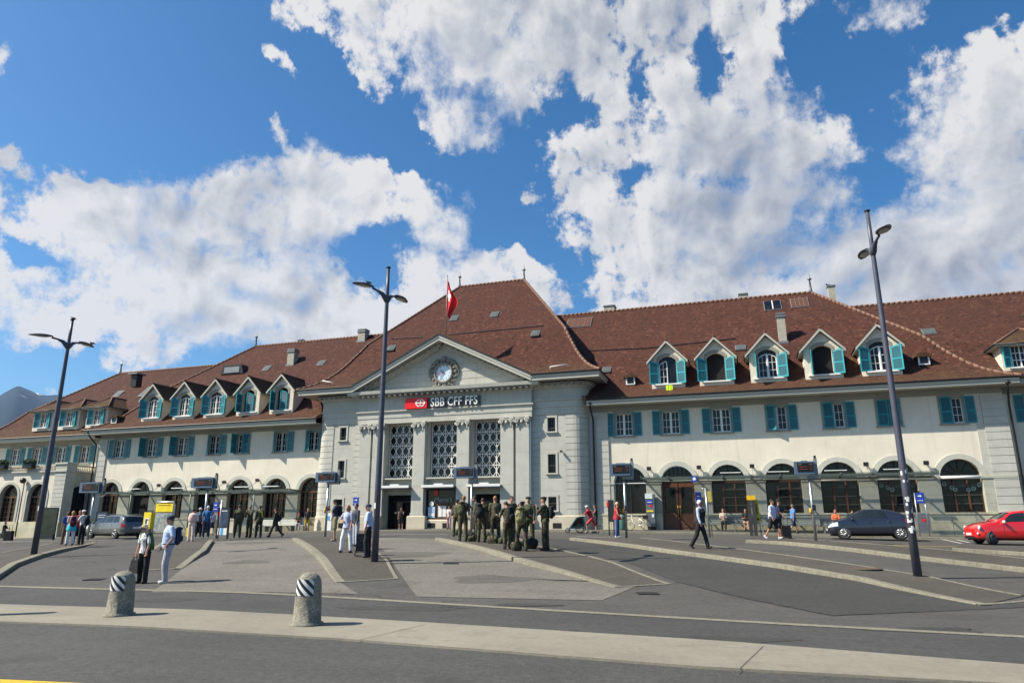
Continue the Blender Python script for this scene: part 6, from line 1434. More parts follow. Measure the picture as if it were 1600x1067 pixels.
# seated
def seated(px,ph,label,top,bottom,Y,**k): X,_=atY(px,ph+8,Y); person(px,830,ph,180+k.pop('a',0),label,top,bottom,legs=k.pop('legs','sit'),pose=k.pop('pose','lap'),seat=.46,gpos=Vector((X,Y,hz(X,Y)+.10)),**k)
seated(1130,796,'woman in a beige top sitting on the left end of the long bench',C('beige_top',(.45,.38,.30)),BLK,47.2,fem=True,hair=('long',(.25,.14,.07)),legs='sitx')
seated(1165,795.6,'person in a black top sitting on the right end of the long bench',BLK,C('tan_shorts',(.35,.2,.14)),47.2,bl='shorts',hair=('short',(.03,.02,.02)),legs='sitx')
seated(1305.6,797.5,'person in an orange patterned top sitting behind the dark car bonnet',C('orange_top',(.55,.12,.04)),BLK,47.1,fem=True,hair=('short',(.25,.10,.05)))
seated(1332.5,799,'person with sunglasses sitting behind the dark car windscreen',C('dusty_top',(.20,.12,.10)),BLK,47.1,hair=('short',(.05,.03,.02)))
seated(466.5,803,'person in a red cap sitting on the left-wing bench',OLV,GRY,47.1,hat=('cap',(.45,.03,.03)),legs='sitx')
person(479,831,794.5,175,'man in a dark top and mustard trousers at the end of the left-wing bench',C('charcoal_top',(.025,.025,.03)),C('mustard_trousers',(.50,.30,.03)),bl='shorts',hair=('short',(.30,.14,.10)),gpos=Vector((atY(479,831,46.6)[0],46.6,hz(-32,46.6)+.1)))
for px,ph,lb,c in ((167.5,806,'person with dark hair seen above the grey car roof',BLK),(181,806,'person in a brown top seen above the grey car roof',C('brown_top',(.2,.12,.08))),(191,806.5,'person in a pink top seen above the rear of the grey car roof',PNK)):
    X,_=atY(px,815,46.4); person(px,830,ph,170,lb,c,BLK,gpos=Vector((X,46.4,hz(X,46.4)+.1)),hair=('short',(.1,.06,.04)),seat=.46,legs='sit',pose='lap')
p_=Vector((atY(4,840,44.6)[0],44.6,0)); p_.z=hz(p_.x,p_.y)+.1
person(4,843,816,-120,'person in dark clothes sitting with a suitcase at the left frame edge',BLK,NVY,gpos=p_,seat=.46,legs='sit',pose='lap')
# ------------------------------------------------------------------ lamp posts
def lamp(px,pf,pt,pj,tips,label,hd=(1,1),stk=False):
    g=gp(px,pf,.12); X,Y=g.x,g.y; zt=zat(0,pt,X,Y); zj=zat(0,pj,X,Y)-g.z; H=zt-g.z
    t=thing('street_lamp',label,'street lamp',g,0,'tall twin-armed street lamps')
    mb=MB().m(M_lamp); mb.tube([(0,0,-.05),(0,0,2.5),(0,0,zj-.6),(0,0,zj+.1),(0,0,H)],[.112,.100,.068,.062,.056],14); mb.m(M_black); mb.cyl(0,0,H,H+.03,.085,n=14); mb.build('pole',t)
    if stk:
        wm=mat('sticker_white',(.6,.6,.58),.6,var=.25,scale=20); rnd=random.Random(4)
        for i in range(26):
            z=rnd.uniform(1.1,2.9); a=YA+R(-90)+rnd.uniform(-1.3,1.3); r_=.114-.0045*z; w=rnd.uniform(.018,.04); h=rnd.uniform(.025,.055); mb=MB().m(wm)
            P=[(r_*math.cos(a+s*w/.12),r_*math.sin(a+s*w/.12),z+q*h) for s,q in((-1,-1),(0,-1.1),(1,-1),(1.1,0),(1,1),(0,1.1),(-1,1))]; mb.poly(P); mb.build('sticker',t)
    else:
        mb=MB().m(mat('sticker_white',(.6,.6,.58),.6)); a=YA+R(-90)-.6; mb.poly([(.110*math.cos(a-.3),.110*math.sin(a-.3),1.6),(.110*math.cos(a+.3),.110*math.sin(a+.3),1.6),(.110*math.cos(a+.3),.110*math.sin(a+.3),1.78),(.110*math.cos(a-.3),.110*math.sin(a-.3),1.78)]); mb.build('sticker',t)
    for tp in tips:
        r=ray(*tp); s=(g.z+zj+.22-EZ)/r.z; tipv=Vector((r.x*s-X,r.y*s-Y,0)); L=tipv.length; L=min(max(L,1.0),1.35); a=math.atan2(tipv.y,tipv.x)
        o=bpy.data.objects.new('lamp_arm',None)
        mb=MB().m(M_lamp); mb.T=Matrix.Rotation(a,4,'Z'); mb.tube([(0,0,zj-.34),(.05,0,zj-.20),(.20,0,zj-.05),(.40,0,zj+.03),(.60,0,zj+.07)],[.06,.10,.075,.038,.042],10); arm=mb.build('arm',t)
        mb=MB().m(M_lamp); mb.T=Matrix.Rotation(a,4,'Z'); hl=.42; prof_=[(-1,.04),(-.75,.12),(-.4,.18),(0,.19),(.4,.155),(.75,.10),(1,.015)]
        rows=[]
        for u,w in prof_:
            x=.56+hl+u*hl; rows.append(mb.pts([(x,w*math.cos(q),zj+.10+(.065 if math.sin(q)>0 else .032)*math.sin(q)*(w/.2+.15)-.02*u) for q in [2*PI*j/12 for j in range(12)]]))
        for p,q in zip(rows,rows[1:]):
            for j in range(12): mb.face((p+j,p+(j+1)%12,q+(j+1)%12,q+j),True)
        mb.face([rows[0]+j for j in range(12)]); mb.face([rows[-1]+j for j in range(12)][::-1]); hdn=mb.build('lamp_head',t)
        mb=MB().m(mat('lamp_lens',(.42,.40,.33),.25)); mb.T=Matrix.Rotation(a,4,'Z'); mb.ell((.56+hl*.95,0,zj+.07),(.24,.12,.028),12,6); mb.build('lens',hdn)
    return t,X,Y,g.z,zj,H
l1=lamp(52.8,865.6,500,533,((60,519),(153,540)),'leftmost of the three street lamps, two birds perched on it')
l2=lamp(585.4,875,418.8,459,((568,440),(640,470)),'middle of the three street lamps, standing beside the shopping trolley')
l3=lamp(1433.8,897,330.5,384,((1381,352),(1346,397)),'rightmost of the three street lamps, its base covered with stickers',stk=True)
def bird(px,py,Y,label,s=1,face=-1):
    X,z=atY(px,py,Y); t=thing('bird',label,'bird',(X,Y,z),YA,'dark birds perched high up'); b=MB(); 
    b.ell((0,0,.11*s),(.15*s,.07*s,.075*s),10,6); b.ell((face*.13*s,0,.19*s),(.05*s,.045*s,.045*s),8,6); b.tube([(-face*.08*s,0,.10*s),(-face*.24*s,0,.03*s)],[.045*s,.02*s],6); b.tube([(face*.08*s,0,.13*s),(face*.13*s,0,.18*s)],[.05*s,.04*s],6)
    q=MB(); merge(q,remesh(b,.018,1),BLK); q.build('body',t); q=MB().m(M_black); q.tube([(face*.16*s,0,.19*s),(face*.22*s,0,.175*s)],[.014*s,.004],5); q.build('beak',t)
    for y in (-.025,.025): q=MB().m(M_black); q.tube([(0,y,0),(0,y,.08*s)],.007,4); q.build('leg',t)
bird(114.5,500,l1[2],'dark bird perched on the very top of the left street lamp',.62)
bird(144,539,l1[2]+.1,'dark bird perched on the right arm of the left street lamp',.62)
bird(576,444,l2[2]-.5,'dark bird perched on the left head of the middle street lamp',.55)
bird(1295,449,57.6,'dark bird perched on the chimney right of the ridge spire',1.3)
# ------------------------------------------------------------------ bollards
M_gran=mat('rough_granite',(.24,.225,.18),.95,var=.35,scale=14,bump=.9,bscale=45,fine=.45,col2=(.16,.145,.11))
def bollard(px,pf,pt,label):
    g=gp(px,pf,.035); h=zat(px,pt,g.x,g.y)-g.z; t=thing('stone_bollard',label,'bollard',g,YA,'granite bollards on the concrete divider')
    m=MB().m(M_gran); pr_=[(.0,.262),(.03,.262),(.05,.222),(.4*h,.210),(.74*h,.196),(.84*h,.185),(.91*h,.158),(.96*h,.118),(.99*h,.06),(h,.004)]; n=36; rows=[]
    for z,r_ in pr_:
        rows.append(m.pts([((r_+.004*noise.noise(Vector((px+math.cos(q)*3,math.sin(q)*3,z*9))))*math.cos(q),(r_+.006*noise.noise(Vector((px+math.cos(q)*4,math.sin(q)*4,z*12))))*math.sin(q),z+.003) for q in [2*PI*j/n for j in range(n)]]))
    for p,q in zip(rows,rows[1:]):
        for j in range(n): m.face((p+j,p+(j+1)%n,q+(j+1)%n,q+j),True)
    m.build('post',t)
    sm=bpy.data.materials.get('reflective_stripes')
    if not sm:
        sm=bpy.data.materials.new('reflective_stripes'); sm.use_nodes=True; q=N(sm.node_tree); b=sm.node_tree.nodes['Principled BSDF']; uv=q.new('ShaderNodeUVMap'); sx=q.new('ShaderNodeSeparateXYZ'); q.l.new(uv.outputs[0],sx.inputs[0])
        fr=q.m('FRACT',q.m('MULTIPLY',q.m('ADD',sx.outputs[0],q.m('MULTIPLY',sx.outputs[1],1.0)),2.35)); q.l.new(q.mix(q.m('GREATER_THAN',fr,.5),(.012,.012,.014),(.62,.62,.62)),b.inputs['Base Color']); b.inputs['Roughness'].default_value=.35
    m=MB().m(sm); n=14; a0,a1=PI*1.18,PI*1.70
    rr=lambda z:.210-(.210-.196)*((z/h-.4)/.34)+.006
    z0,z1=.50*h+.05,.50*h+.30
    P=[[(rr(z)*math.cos(a0+(a1-a0)*j/n),rr(z)*math.sin(a0+(a1-a0)*j/n),z) for j in range(n+1)] for z in (z0,z1)]
    for j in range(n): m.poly([P[0][j],P[0][j+1],P[1][j+1],P[1][j]],uv=[(j/n,0),((j+1)/n,0),((j+1)/n,.8),(j/n,.8)])
    m.build('reflective_band',t)
bollard(186,961,891.5,'stone bollard with a striped band, the left one of two, in front of the couple')
bollard(479,975.5,893.5,'stone bollard with a striped band, the right one of two')
g=gp(-52,962,.035); t=thing('shadow_post','dark post added out of view left of the frame to cast a shadow on the divider','post',g,YA); q=MB().m(M_lamp); q.tube([(0,0,0),(0,0,.2),(0,0,1.35),(0,0,1.45)],[.2,.16,.16,.1],12); q.build('post',t)  # unseen post, added to throw a shadow in from the left
# ------------------------------------------------------------------ departure displays
M_disp=mat('display_housing',(.11,.16,.23),.4,metal=.4); M_scr=mat('display_screen',(.006,.006,.008),.3); M_led=mat('orange_led',(.20,.035,.01),.5,emit=(1,.14,.03,.025)); M_ledw=mat('amber_led',(.22,.16,.09),.5,emit=(.9,.6,.35,.03))
def display(px,pf,ptop,x0,x1,y0,y1,xs,label,yel=True):
    g=gp(px,pf,.1); Z=lambda y:zat(0,y,g.x,g.y)-g.z
    tx=lambda x: (atY(x,(y0+y1)/2,g.y-.1)[0]-g.x); t=thing('departure_display',label,'departure display',g,0,'departure displays on steel poles')
    mb=MB().m(M_steel); mb.tube([(0,0,-.05),(0,0,Z(ptop))],.062,10); mb.build('pole',t)
    a,b,s=tx(x0),tx(x1),tx(xs); zb,zt=Z(y1),Z(y0)
    mb=MB().m(M_zinc); mb.box(-.08,s+.07,-.06,.06,Z(ptop)-.02,Z(ptop)+.12); mb.box(s-.07,s+.07,-.07,.07,Z(ptop),zt+.14); mb.m(M_black); mb.box(s-.05,s+.05,-.05,.05,zt+.14,zt+.26); mb.build('bracket',t)
    h=MB().m(M_disp); h.box(a,b,-.22,.16,zb,zt); h.box(a+.3,b-.25,-.1,.1,zt,zt+.04); ho=h.build('housing',t)
    w=b-a; h=MB().m(M_scr); h.box(a+w*.15,b-w*.04,-.235,-.22,zb+.10,zt-.07); h.build('screen',ho)
    sx0,sx1=a+w*.20,b-w*.08; rnd=random.Random(int(px)); zz0=zt-.15
    for i in range(4):
        z=zz0-i*.105
        if z<zb+.14: break
        h=MB().m(M_ledw if i==0 else M_led); x=sx0+(0 if i==0 else w*.05)
        while x<sx0+w*(.12 if i==0 else rnd.uniform(.35,.5)): l=rnd.uniform(.03,.07); h.box(x,x+l,-.240,-.236,z,z+.028); x+=l+.015
        x=sx1-.13
        while x<sx1: h.box(x,x+.03,-.240,-.236,z,z+.028); x+=.045
        h.build('text_line',ho)
    if yel:
        q=MB().m(mat('validator_orange',(.70,.33,.02),.5)); q.ell((-.09,-.02,Z(798)),(.065,.085,.13),10,8); q.m(M_black); q.box(-.02,.14,-.1,.1,Z(798)+.02,Z(798)+.26); q.build('validator',t)
display(137,842,771,127,157,754,769.5,160,'departure display at the far left, above the grey estate car',False)
display(316.5,839.5,763,301,334,746.5,762,335.5,'departure display above the people by the blue sign, second from the left',False)
display(508,837.5,756,495,525,738,753,528,'departure display above the man in khaki shorts, left of the portal')
display(736,836,754,710,741.5,730,746.5,743,'departure display in front of the portal, above the soldiers',False)
display(979,840,748,953.5,985,724.5,743,987,'departure display above the woman in red, right of the portal')
display(1275,845.5,747,1241,1272,721,741,1275,'departure display above the dark hatchback, at the right end')
# ------------------------------------------------------------------ signs, boards, machines
def sign(px,pf,x0,x1,y0,y1,label,posts=1,mt=None,name='blue_sign',cat='sign',Y=None,txt=None,dz=.1,frame=True,th=.05,grp=None):
    g=gp(px,pf,dz) if Y is None else Vector((atY(px,pf,Y)[0],Y,hz(atY(px,pf,Y)[0],Y)+dz)); Z=lambda y:zat(0,y,g.x,g.y)-g.z; tx=lambda x:atY(x,(y0+y1)/2,g.y)[0]-g.x
    t=thing(name,label,cat,g,0,grp); a,b=tx(x0),tx(x1); zb,zt=Z(y1),Z(y0)
    for x in ([0] if posts==1 else ([] if posts==0 else [a-.03,b+.03])): q=MB().m(M_steel if mt is not BLKp else M_black); q.tube([(x,.03,-.05),(x,.03,zt+(.1 if posts==1 else .0))],.03,8); q.build('post',t)
    if posts==3:
        pass
    q=MB().m(mt or M_blue); q.box(a,b,-th/2,th/2,zb,zt); pn=q.build('panel',t)
    return t,a,b,zb,zt,pn
BLKp=object()
def marks(pn,a,b,zb,zt,rows,mt,y=-.03,seed=1,h=.04):
    rnd=random.Random(seed)
    for z in rows:
        q=MB().m(mt); x=a+(b-a)*.18; e=b-(b-a)*.18; zz=zb+(zt-zb)*z
        while x<e: l=rnd.uniform(.03,.08); q.box(x,min(e,x+l),y-.004,y,zz,zz+h); x+=l+.02
        q.build('lettering',pn)
def arrow(pn,cx,cz,s,mt=None,y=-.03): q=MB().m(mt or M_white); q.box(cx-s,cx+s*.3,y-.005,y,cz-s*.35,cz+s*.35); q.prism([(cx+s*.3,cz-s*.8),(cx+s*1.1,cz),(cx+s*.3,cz+s*.8)],y-.005,y); q.build('symbol',pn)
for i,(px,pf,x0,x1,y0,y1,lb,Y) in enumerate(((556,833,552,560.5,776.5,790,'blue sign with a white arrow on a post left of the portal',46.2),(340,843,333.5,341.5,784,799,'blue sign with a white arrow on the mid-left island',None),(1090,828,1086.5,1096,768.5,789,'blue panel with white writing beside the timber door',47.75),(1436,840,1430.5,1443.5,769.5,786,'blue sign with white writing in a frame behind the right lamp post',45.6))):
    t,a,b,zb,zt,pn=sign(px,pf,x0,x1,y0,y1,lb,1 if i!=3 else 2,Y=Y); arrow(pn,(a+b)/2,zb+(zt-zb)*.68,(b-a)*.22); marks(pn,a,b,zb,zt,(.22,),M_white,seed=i)
# blue clock-like station symbol hanging from the canopy
X,z=atY(1085,748,46.1); t=thing('hanging_sign','small blue square sign with a white disc hanging from the right canopy','sign',(X,46.05,z)); q=MB().m(M_blue); q.box(-.18,.18,-.05,.05,-.18,.18); q.build('panel',t); q=MB().m(M_white); q.disc_y(0,-.065,-.052,0,.10,16); q.build('symbol',t)
# poster boards
def board(px,pf,x0,x1,y0,y1,label,frame,face,extra=None,Y=None,low=True):
    g=gp(px,pf,.1) if Y is None else Vector((atY(px,pf,Y)[0],Y,hz(atY(px,pf,Y)[0],Y)+.1)); Z=lambda y:zat(0,y,g.x,g.y)-g.z; tx=lambda x:atY(x,(y0+y1)/2,g.y)[0]-g.x
    t=thing('poster_board',label,'notice board',g); a,b,zb,zt=tx(x0),tx(x1),Z(y1),Z(y0)
    for x in (a,b): q=MB().m(frame); q.box(x-.045,x+.045,-.04,.04,-.05,zt+.04); q.build('post',t)
    q=MB().m(frame); q.box(a+.045,b-.045,-.04,.04,zt,zt+.06); q.box(a+.045,b-.045,-.03,.03,zb-.05,zb); q.build('frame',t)
    q=MB().m(face); q.box(a+.045,b-.045,-.02,.02,zb,zt); pn=q.build('panel',t); return t,a,b,zb,zt,pn
dk=mat('poster_dark_blue',(.035,.055,.10),.35,var=.7,scale=2.6,col2=(.20,.25,.33)); 
t,a,b,zb,zt,pn=board(349,840,341.5,358,794,823,'dark blue poster board on two black posts beside the left soldiers',M_black,dk,Y=None); marks(pn,a,b,zb,zt,(.84,),M_white,seed=5,h=.05)
q=MB().m(M_white); q.box(a+.05,b-.05,-.035,-.021,zb-.42,zb-.06); q.m(mat('sky_blue_print',(.05,.35,.7),.5)); q.box(a+.25,a+.42,-.04,-.036,zb-.42,zb-.06); q.build('leaflet',pn); q=MB().m(M_red); q.box(a-.03,a+.16,-.04,-.022,zb+(zt-zb)*.6,zb+(zt-zb)*.85); q.build('leaflet',pn)
t,a,b,zb,zt,pn=board(74,842,64,88,794,834,'tall black advertising board behind the left street lamp',M_black,mat('poster_black_glass',(.012,.022,.018),.15,var=.6,scale=2),Y=None)
q=MB().m(M_black); q.box(a,b,-.08,.08,0,zb); q.build('base',t)
t,a,b,zb,zt,pn=board(159,838,150,167,800,826,'dark blue notice board behind the grey estate car',M_black,dk,Y=45.2); marks(pn,a,b,zb,zt,(.8,.68),M_white,seed=9,h=.05)
# yellow timetable shelter frame and yellow machine at the left
g=gp(253,841,.1); Z=lambda y:zat(0,y,g.x,g.y)-g.z; tx=lambda x:atY(x,800,g.y)[0]-g.x
t=thing('timetable_frame','steel hoop frame with a yellow timetable panel and maps, on the left island','notice board',g); q=MB().m(M_steel); a,b=tx(242),tx(272); q.tube([(a,0,-.05),(a,0,Z(786)-.1),(a+.1,0,Z(784)),(b-.1,0,Z(784)),(b,0,Z(786)-.1),(b,0,-.05)],.05,8); q.build('frame',t)
q=MB().m(M_yellow); q.box(a+.08,b-.08,-.05,.05,Z(799.5),Z(786.5)); pn=q.build('panel',t); marks(pn,a+.0,b,Z(799.5),Z(786.5),(.75,),mat('brown_print',(.30,.18,.02),.6),y=-.055,seed=2,h=.05)
q=MB().m(mat('map_print',(.30,.32,.32),.4,var=.6,scale=6,col2=(.10,.22,.30))); q.box(a+.08,b-.08,-.03,.03,Z(829),Z(801)); q.build('map_panel',t)
g=gp(233.5,842,.1); Z=lambda y:zat(0,y,g.x,g.y)-g.z; tx=lambda x:atY(x,800,g.y)[0]-g.x
t=thing('ticket_validator','bright yellow ticket machine on the left of the timetable frame','ticket machine',g); q=MB().m(M_yellow); q.box(tx(229),tx(240),-.15,.15,Z(826),Z(800)); bd=q.build('housing',t); q=MB().m(M_zinc); q.box(tx(231.5),tx(238),-.1,.1,-.05,Z(826)); q.build('base',t)
q=MB().m(M_white); q.box(tx(231.5),tx(238),-.165,-.151,Z(820),Z(809)); q.m(M_black); q.box(tx(232.5),tx(235),-.17,-.166,Z(818),Z(810.5)); q.box(tx(235.6),tx(237.2),-.17,-.166,Z(813),Z(811)); q.build('screen',bd)
# grey ticket machine right of the portal
def atwall(px,pf,Y,dz=.1): X,_=atY(px,pf,Y); return Vector((X,Y,hz(X,Y)+dz))
g=atwall(1018,826,47.6); Z=lambda y:zat(0,y,g.x,g.y)-g.z; tx=lambda x:atY(x,800,g.y)[0]-g.x
t=thing('ticket_machine','grey ticket machine with white header between the dark window and timber door','ticket machine',g); q=MB().m(mat('machine_grey',(.16,.17,.19),.4,metal=.4)); q.box(tx(1010.5),tx(1024),-.3,.25,.22,Z(772)); bd=q.build('housing',t)
q=MB().m(M_black); q.box(tx(1011.5),tx(1023),-.2,.2,-.05,.22); q.build('base',t)
q=MB().m(mat('pale_header',(.55,.62,.60),.5)); q.box(tx(1010),tx(1021.5),-.33,-.301,Z(779),Z(771)); q.build('header',bd); q=MB().m(M_blue); q.box(tx(1011.5),tx(1022),-.32,-.301,Z(787),Z(781)); q.m(M_white); q.box(tx(1013),tx(1020),-.325,-.321,Z(785),Z(784)); q.build('notice',bd); q=MB().m(M_red); q.box(tx(1016.5),tx(1020),-.32,-.301,Z(792),Z(788)); q.build('notice',bd)
q=MB().m(M_yellow); q.box(tx(1011.5),tx(1022),-.32,-.301,Z(799.5),Z(797)); q.build('yellow_stripe',bd); q=MB().m(M_white); q.box(tx(1019.5),tx(1022.5),-.32,-.301,Z(808),Z(803)); q.build('notice',bd)
# twin dark posts with yellow heads, yellow blade sign, slim timetable pole
g=gp(1175,836.5,.1); Z=lambda y:zat(0,y,g.x,g.y)-g.z; tx=lambda x:atY(x,800,g.y)[0]-g.x
t=thing('parcel_post','pair of dark upright boxes with yellow heads standing on the pavement kerb','information post',g); 
for x0,x1 in ((1169,1174.5),(1175.5,1181.5)):
    q=MB().m(mat('dark_bronze',(.05,.05,.045),.5,metal=.3)); q.box(tx(x0),tx(x1),-.12,.12,-.02,Z(781)); q.build('post',t); q=MB().m(mat('signal_yellow',(.72,.42,.01),.5)); q.box(tx(x0)-.02,tx(x1)+.02,-.14,.14,Z(781),Z(774)); q.build('head',t)
t=thing('blade_sign','tall yellow blade sign with dark writing right of the twin dark posts','sign',g+Vector((tx(1185),.2,0))); q=MB().m(M_yellow); q.T=Matrix.Rotation(R(-3),4,'Y'); q.box(-.11,.11,-.04,.04,Z(815),Z(780)); q.m(M_black); q.disc_y(0,-.05,-.041,Z(811),.06,12); q.m(mat('brown_print',(.30,.18,.02),.6)); q.box(-.04,.04,-.05,-.041,Z(803),Z(787)); pn=q.build('panel',t); q=MB().m(M_steel); q.tube([(.05,.05,0),(0,.05,Z(800))],.025,6); q.build('post',t)
g=gp(1109,838,.1); Z=lambda y:zat(0,y,g.x,g.y)-g.z; t=thing('bus_stop_pole','slim steel stop pole with a small yellow timetable, beside the walking man','sign',g); q=MB().m(M_steel); q.tube([(0,0,-.05),(-.06,0,Z(762))],.05,8); q.tube([(0,0,Z(763)),(-.28,0,Z(763))],.02,6); q.tube([(.12,.1,0),(.1,.1,Z(822)),(.02,0,Z(820))],.02,6); q.build('post',t); q=MB().m(mat('ochre_panel',(.42,.33,.06),.5)); q.box(.03,.22,-.03,.03,Z(784),Z(767)); q.build('panel',t)
# red capped dark post and fire point left of the woman in red
g=gp(952,835,.1); Z=lambda y:zat(0,y,g.x,g.y)-g.z; tx=lambda x:atY(x,800,g.y)[0]-g.x
t=thing('poster_board','narrow dark poster board with a red tag, left of the woman in red','notice board',g); 
for x in (951,958.5): q=MB().m(M_black); q.box(tx(x)-.03,tx(x)+.03,-.03,.03,-.05,Z(781)); q.build('post',t)
q=MB().m(mat('poster_dark',(.02,.025,.03),.4,var=.5)); q.box(tx(951.5),tx(958),-.02,.02,Z(815),Z(781)); q.build('panel',t); q=MB().m(M_red); q.box(tx(948.5),tx(951.5),-.05,.02,Z(792),Z(783.5)); q.build('tag',t)
# bins and boxes
def bin_(px,pf,Y,w,h,mt,label,name='litter_bin',cat='bin',lid=None):
    g=atwall(px,pf,Y) if Y else gp(px,pf,.1); t=thing(name,label,cat,g); q=MB().m(mt); q.tube([(0,0,0),(0,0,.06),(0,0,h*.85),(0,0,h)],[w*.42,w*.5,w*.5,w*.44],14); q.build('body',t); q=MB().m(lid or M_black); q.tube([(0,0,h),(0,0,h+.03)],[w*.5,w*.46],14); q.box(-w*.22,w*.22,-w*.53,-w*.44,h*.68,h*.8); q.build('lid',t)
bin_(974,828,47.0,.5,1.0,mat('green_bin',(.06,.14,.12),.5),'green bin beside the bicycle')
g=atwall(1446,838,46.9); t=thing('service_box','grey cabinet with a red heart mark and pale concrete foot, behind the right lamp post','cabinet',g); q=MB().m(mat('machine_grey',(.16,.17,.19))); q.box(-.33,.33,-.2,.2,.1,1.25); pn=q.build('housing',t); q=MB().m(A_kerb); q.box(-.55,.65,-.45,.3,-.05,.12); q.build('foot',t); q=MB().m(M_red); q.prism([(0,.72),(.13,.88),(.06,.94),(0,.89),(-.06,.94),(-.13,.88)],-.215,-.201); q.build('symbol',pn); q=MB().m(M_zinc); q.box(-.2,.2,-.215,-.201,1.0,1.06); q.build('lettering',pn)
g=atwall(514,828,46.3); t=thing('sack_trolley','white cabinet by the portal corner with a pale blue notice','cabinet',g); q=MB().m(M_white); q.box(-.28,.28,-.2,.2,.03,1.25); pn=q.build('housing',t); q=MB().m(mat('sky_blue_print',(.05,.35,.7),.5)); q.box(-.1,.12,-.215,-.201,.75,1.05); q.build('notice',pn); t.name='cabinet'
# benches
def bench(X,Y,w,label,mt,grp,backed=True):
    t=thing('bench',label,'bench',(X,Y,hz(X,Y)+.10),0,grp)
    q=MB().m(mt); 
    for i in range(4): q.box(-w/2,w/2,-.25+.125*i,-.15+.125*i,.42,.46)
    q.box(-w/2,w/2,-.2,.2,.40,.42); q.build('seat',t)
    if backed: q=MB().m(mt); q.box(-w/2,w/2,.24,.27,.46,.9); [q.box(-w/2,w/2,.23,.24,.5+.13*i,.6+.13*i) for i in range(3)]; q.build('backrest',t)
    for x in (-w*.42,0,w*.42): q=MB().m(M_zinc); q.box(x-.04,x+.04,-.22,.25,0,.41); q.build('leg',t)
G1='benches against the station wall'; wb=mat('pale_bench',(.55,.54,.48),.6); gb=mat('grey_bench_slats',(.20,.21,.19),.6)
bench(atY(1147,815,47.2)[0],47.2,3.3,'long grey bench with two people sitting, right of the timber door',gb,G1)
bench(atY(1232,815,47.2)[0],47.2,3.6,'empty grey bench behind the walking man in the blue shirt',gb,G1); bench(atY(1320,815,47.3)[0],47.3,2.8,'bench hidden behind the dark hatchback',gb,G1)
bench(atY(417,818,47.0)[0],47.0,2.2,'pale bench between the left soldiers and the arched window',wb,G1); bench(atY(457,818,47.0)[0],47.0,2.6,'pale bench with the seated person in a red cap',wb,G1)
bench(atY(186,820,46.7)[0],46.7,3.2,'bench behind the grey estate car',gb,G1); bench(atY(4,835,44.9)[0],44.9,1.6,'bench at the left frame edge',gb,G1,False)
g=gp(12,846,.1); t=thing('suitcase','black suitcase standing beside the seated person at the left edge','suitcase',g,YA); q=MB().m(BLK); q.box(-.22,.22,-.13,.13,.06,.62); q.build('case',t); q=MB().m(M_black); q.tube([(-.1,.08,.55),(-.1,.08,.95),(.1,.08,.95),(.1,.08,.55)],.012,6); q.build('handle',t)
# concrete blocks beside the left poster
for px,lb in ((333,'pale concrete block left of the dark blue poster board'),(362,'pale concrete block right of the dark blue poster board')):
    g=atwall(px,834,45.4); t=thing('concrete_block',lb,'planter'); t.location=g; q=MB().m(M_stoneL); q.box(-.32,.32,-.3,.3,0,.92); q.box(-.36,.36,-.34,.34,.92,1.0); q.build('block',t)
# ------------------------------------------------------------------ bicycle
def wheel_ring(q,x,y,z,r,w=.02,n=28): q.tube([(x+r*math.cos(2*PI*i/n),y,z+r*math.sin(2*PI*i/n)) for i in range(n+1)],w,6,cap=False)
g=atwall(997,826,46.9); t=thing('bicycle','white city bicycle with a rear basket leaning by the dark window','bicycle',g,R(0))
for x in (-.52,.52):
    q=MB().m(M_black); wheel_ring(q,x,0,.34,.33,.019); q.m(M_steel); [q.tube([(x,0,.34),(x+.32*math.cos(a),0,.34+.32*math.sin(a))],.003,4) for a in [PI*i/6 for i in range(12)]]; q.tube([(x,-.05,.34),(x,.05,.34)],.025,8); q.build('wheel',t)
q=MB().m(M_white); 
for P in (((-.52,0,.34),(-.40,0,.75),(-.36,0,.95)),((-.42,0,.70),(-.15,0,.38),(.0,0,.30)),((.0,0,.30),(.14,0,.80)),((0,0,.30),(.52,0,.34)),((.52,0,.34),(.13,0,.72))): q.tube(P,.022,6)
q.build('frame',t); q=MB().m(M_black); q.tube([(-.36,-.25,1.0),(-.36,0,.97),(-.36,.25,1.0)],.016,6); q.build('handlebar',t); q=MB().m(M_black); q.ell((.15,0,.84),(.13,.08,.035),10,6); q.build('saddle',t)
q=MB().m(M_black); q.box(.34,.66,-.16,.16,.70,.95); q.build('basket',t)
# ------------------------------------------------------------------ jogging buggy
g=gp(903,832.5,.02); t=thing('jogging_buggy','dark three-wheeled jogging buggy pushed by the runner in red','stroller',g,YA+R(2))
b=MB(); v=[(-.62,.10),(-.50,.32),(-.05,.92),(.30,.98),(.42,.55),(.30,.28),(-.3,.22)]; q=MB().m(mat('buggy_fabric',(.02,.05,.055),.6)); q.prism([(x,z+.0) for x,z in v][::-1],-.30,.30); q.build('cabin',t)
q=MB().m(M_glass); q.prism([(-.42,.42),(-.08,.86),(.22,.90),(.26,.50)][::-1],-.31,-.30); q.build('window',t)
for x,y,r in ((.16,-.36,.27),(.16,.36,.27),(-.62,0,.15)):
    q=MB().m(M_black); wheel_ring(q,x,y,r,r-.02,.022); q.m(M_steel); [q.tube([(x,y,r),(x+(r-.03)*math.cos(a),y,r+(r-.03)*math.sin(a))],.005,4) for a in [PI*i/5 for i in range(10)]]; q.build('wheel',t)
q=MB().m(M_black); q.tube([(.3,-.25,.9),(.62,-.25,1.05),(.62,.25,1.05),(.3,.25,.9)],.018,6); q.build('handle',t); q=MB().m(M_white); q.box(-.5,-.2,-.315,-.305,.18,.26); q.build('reflector',t)
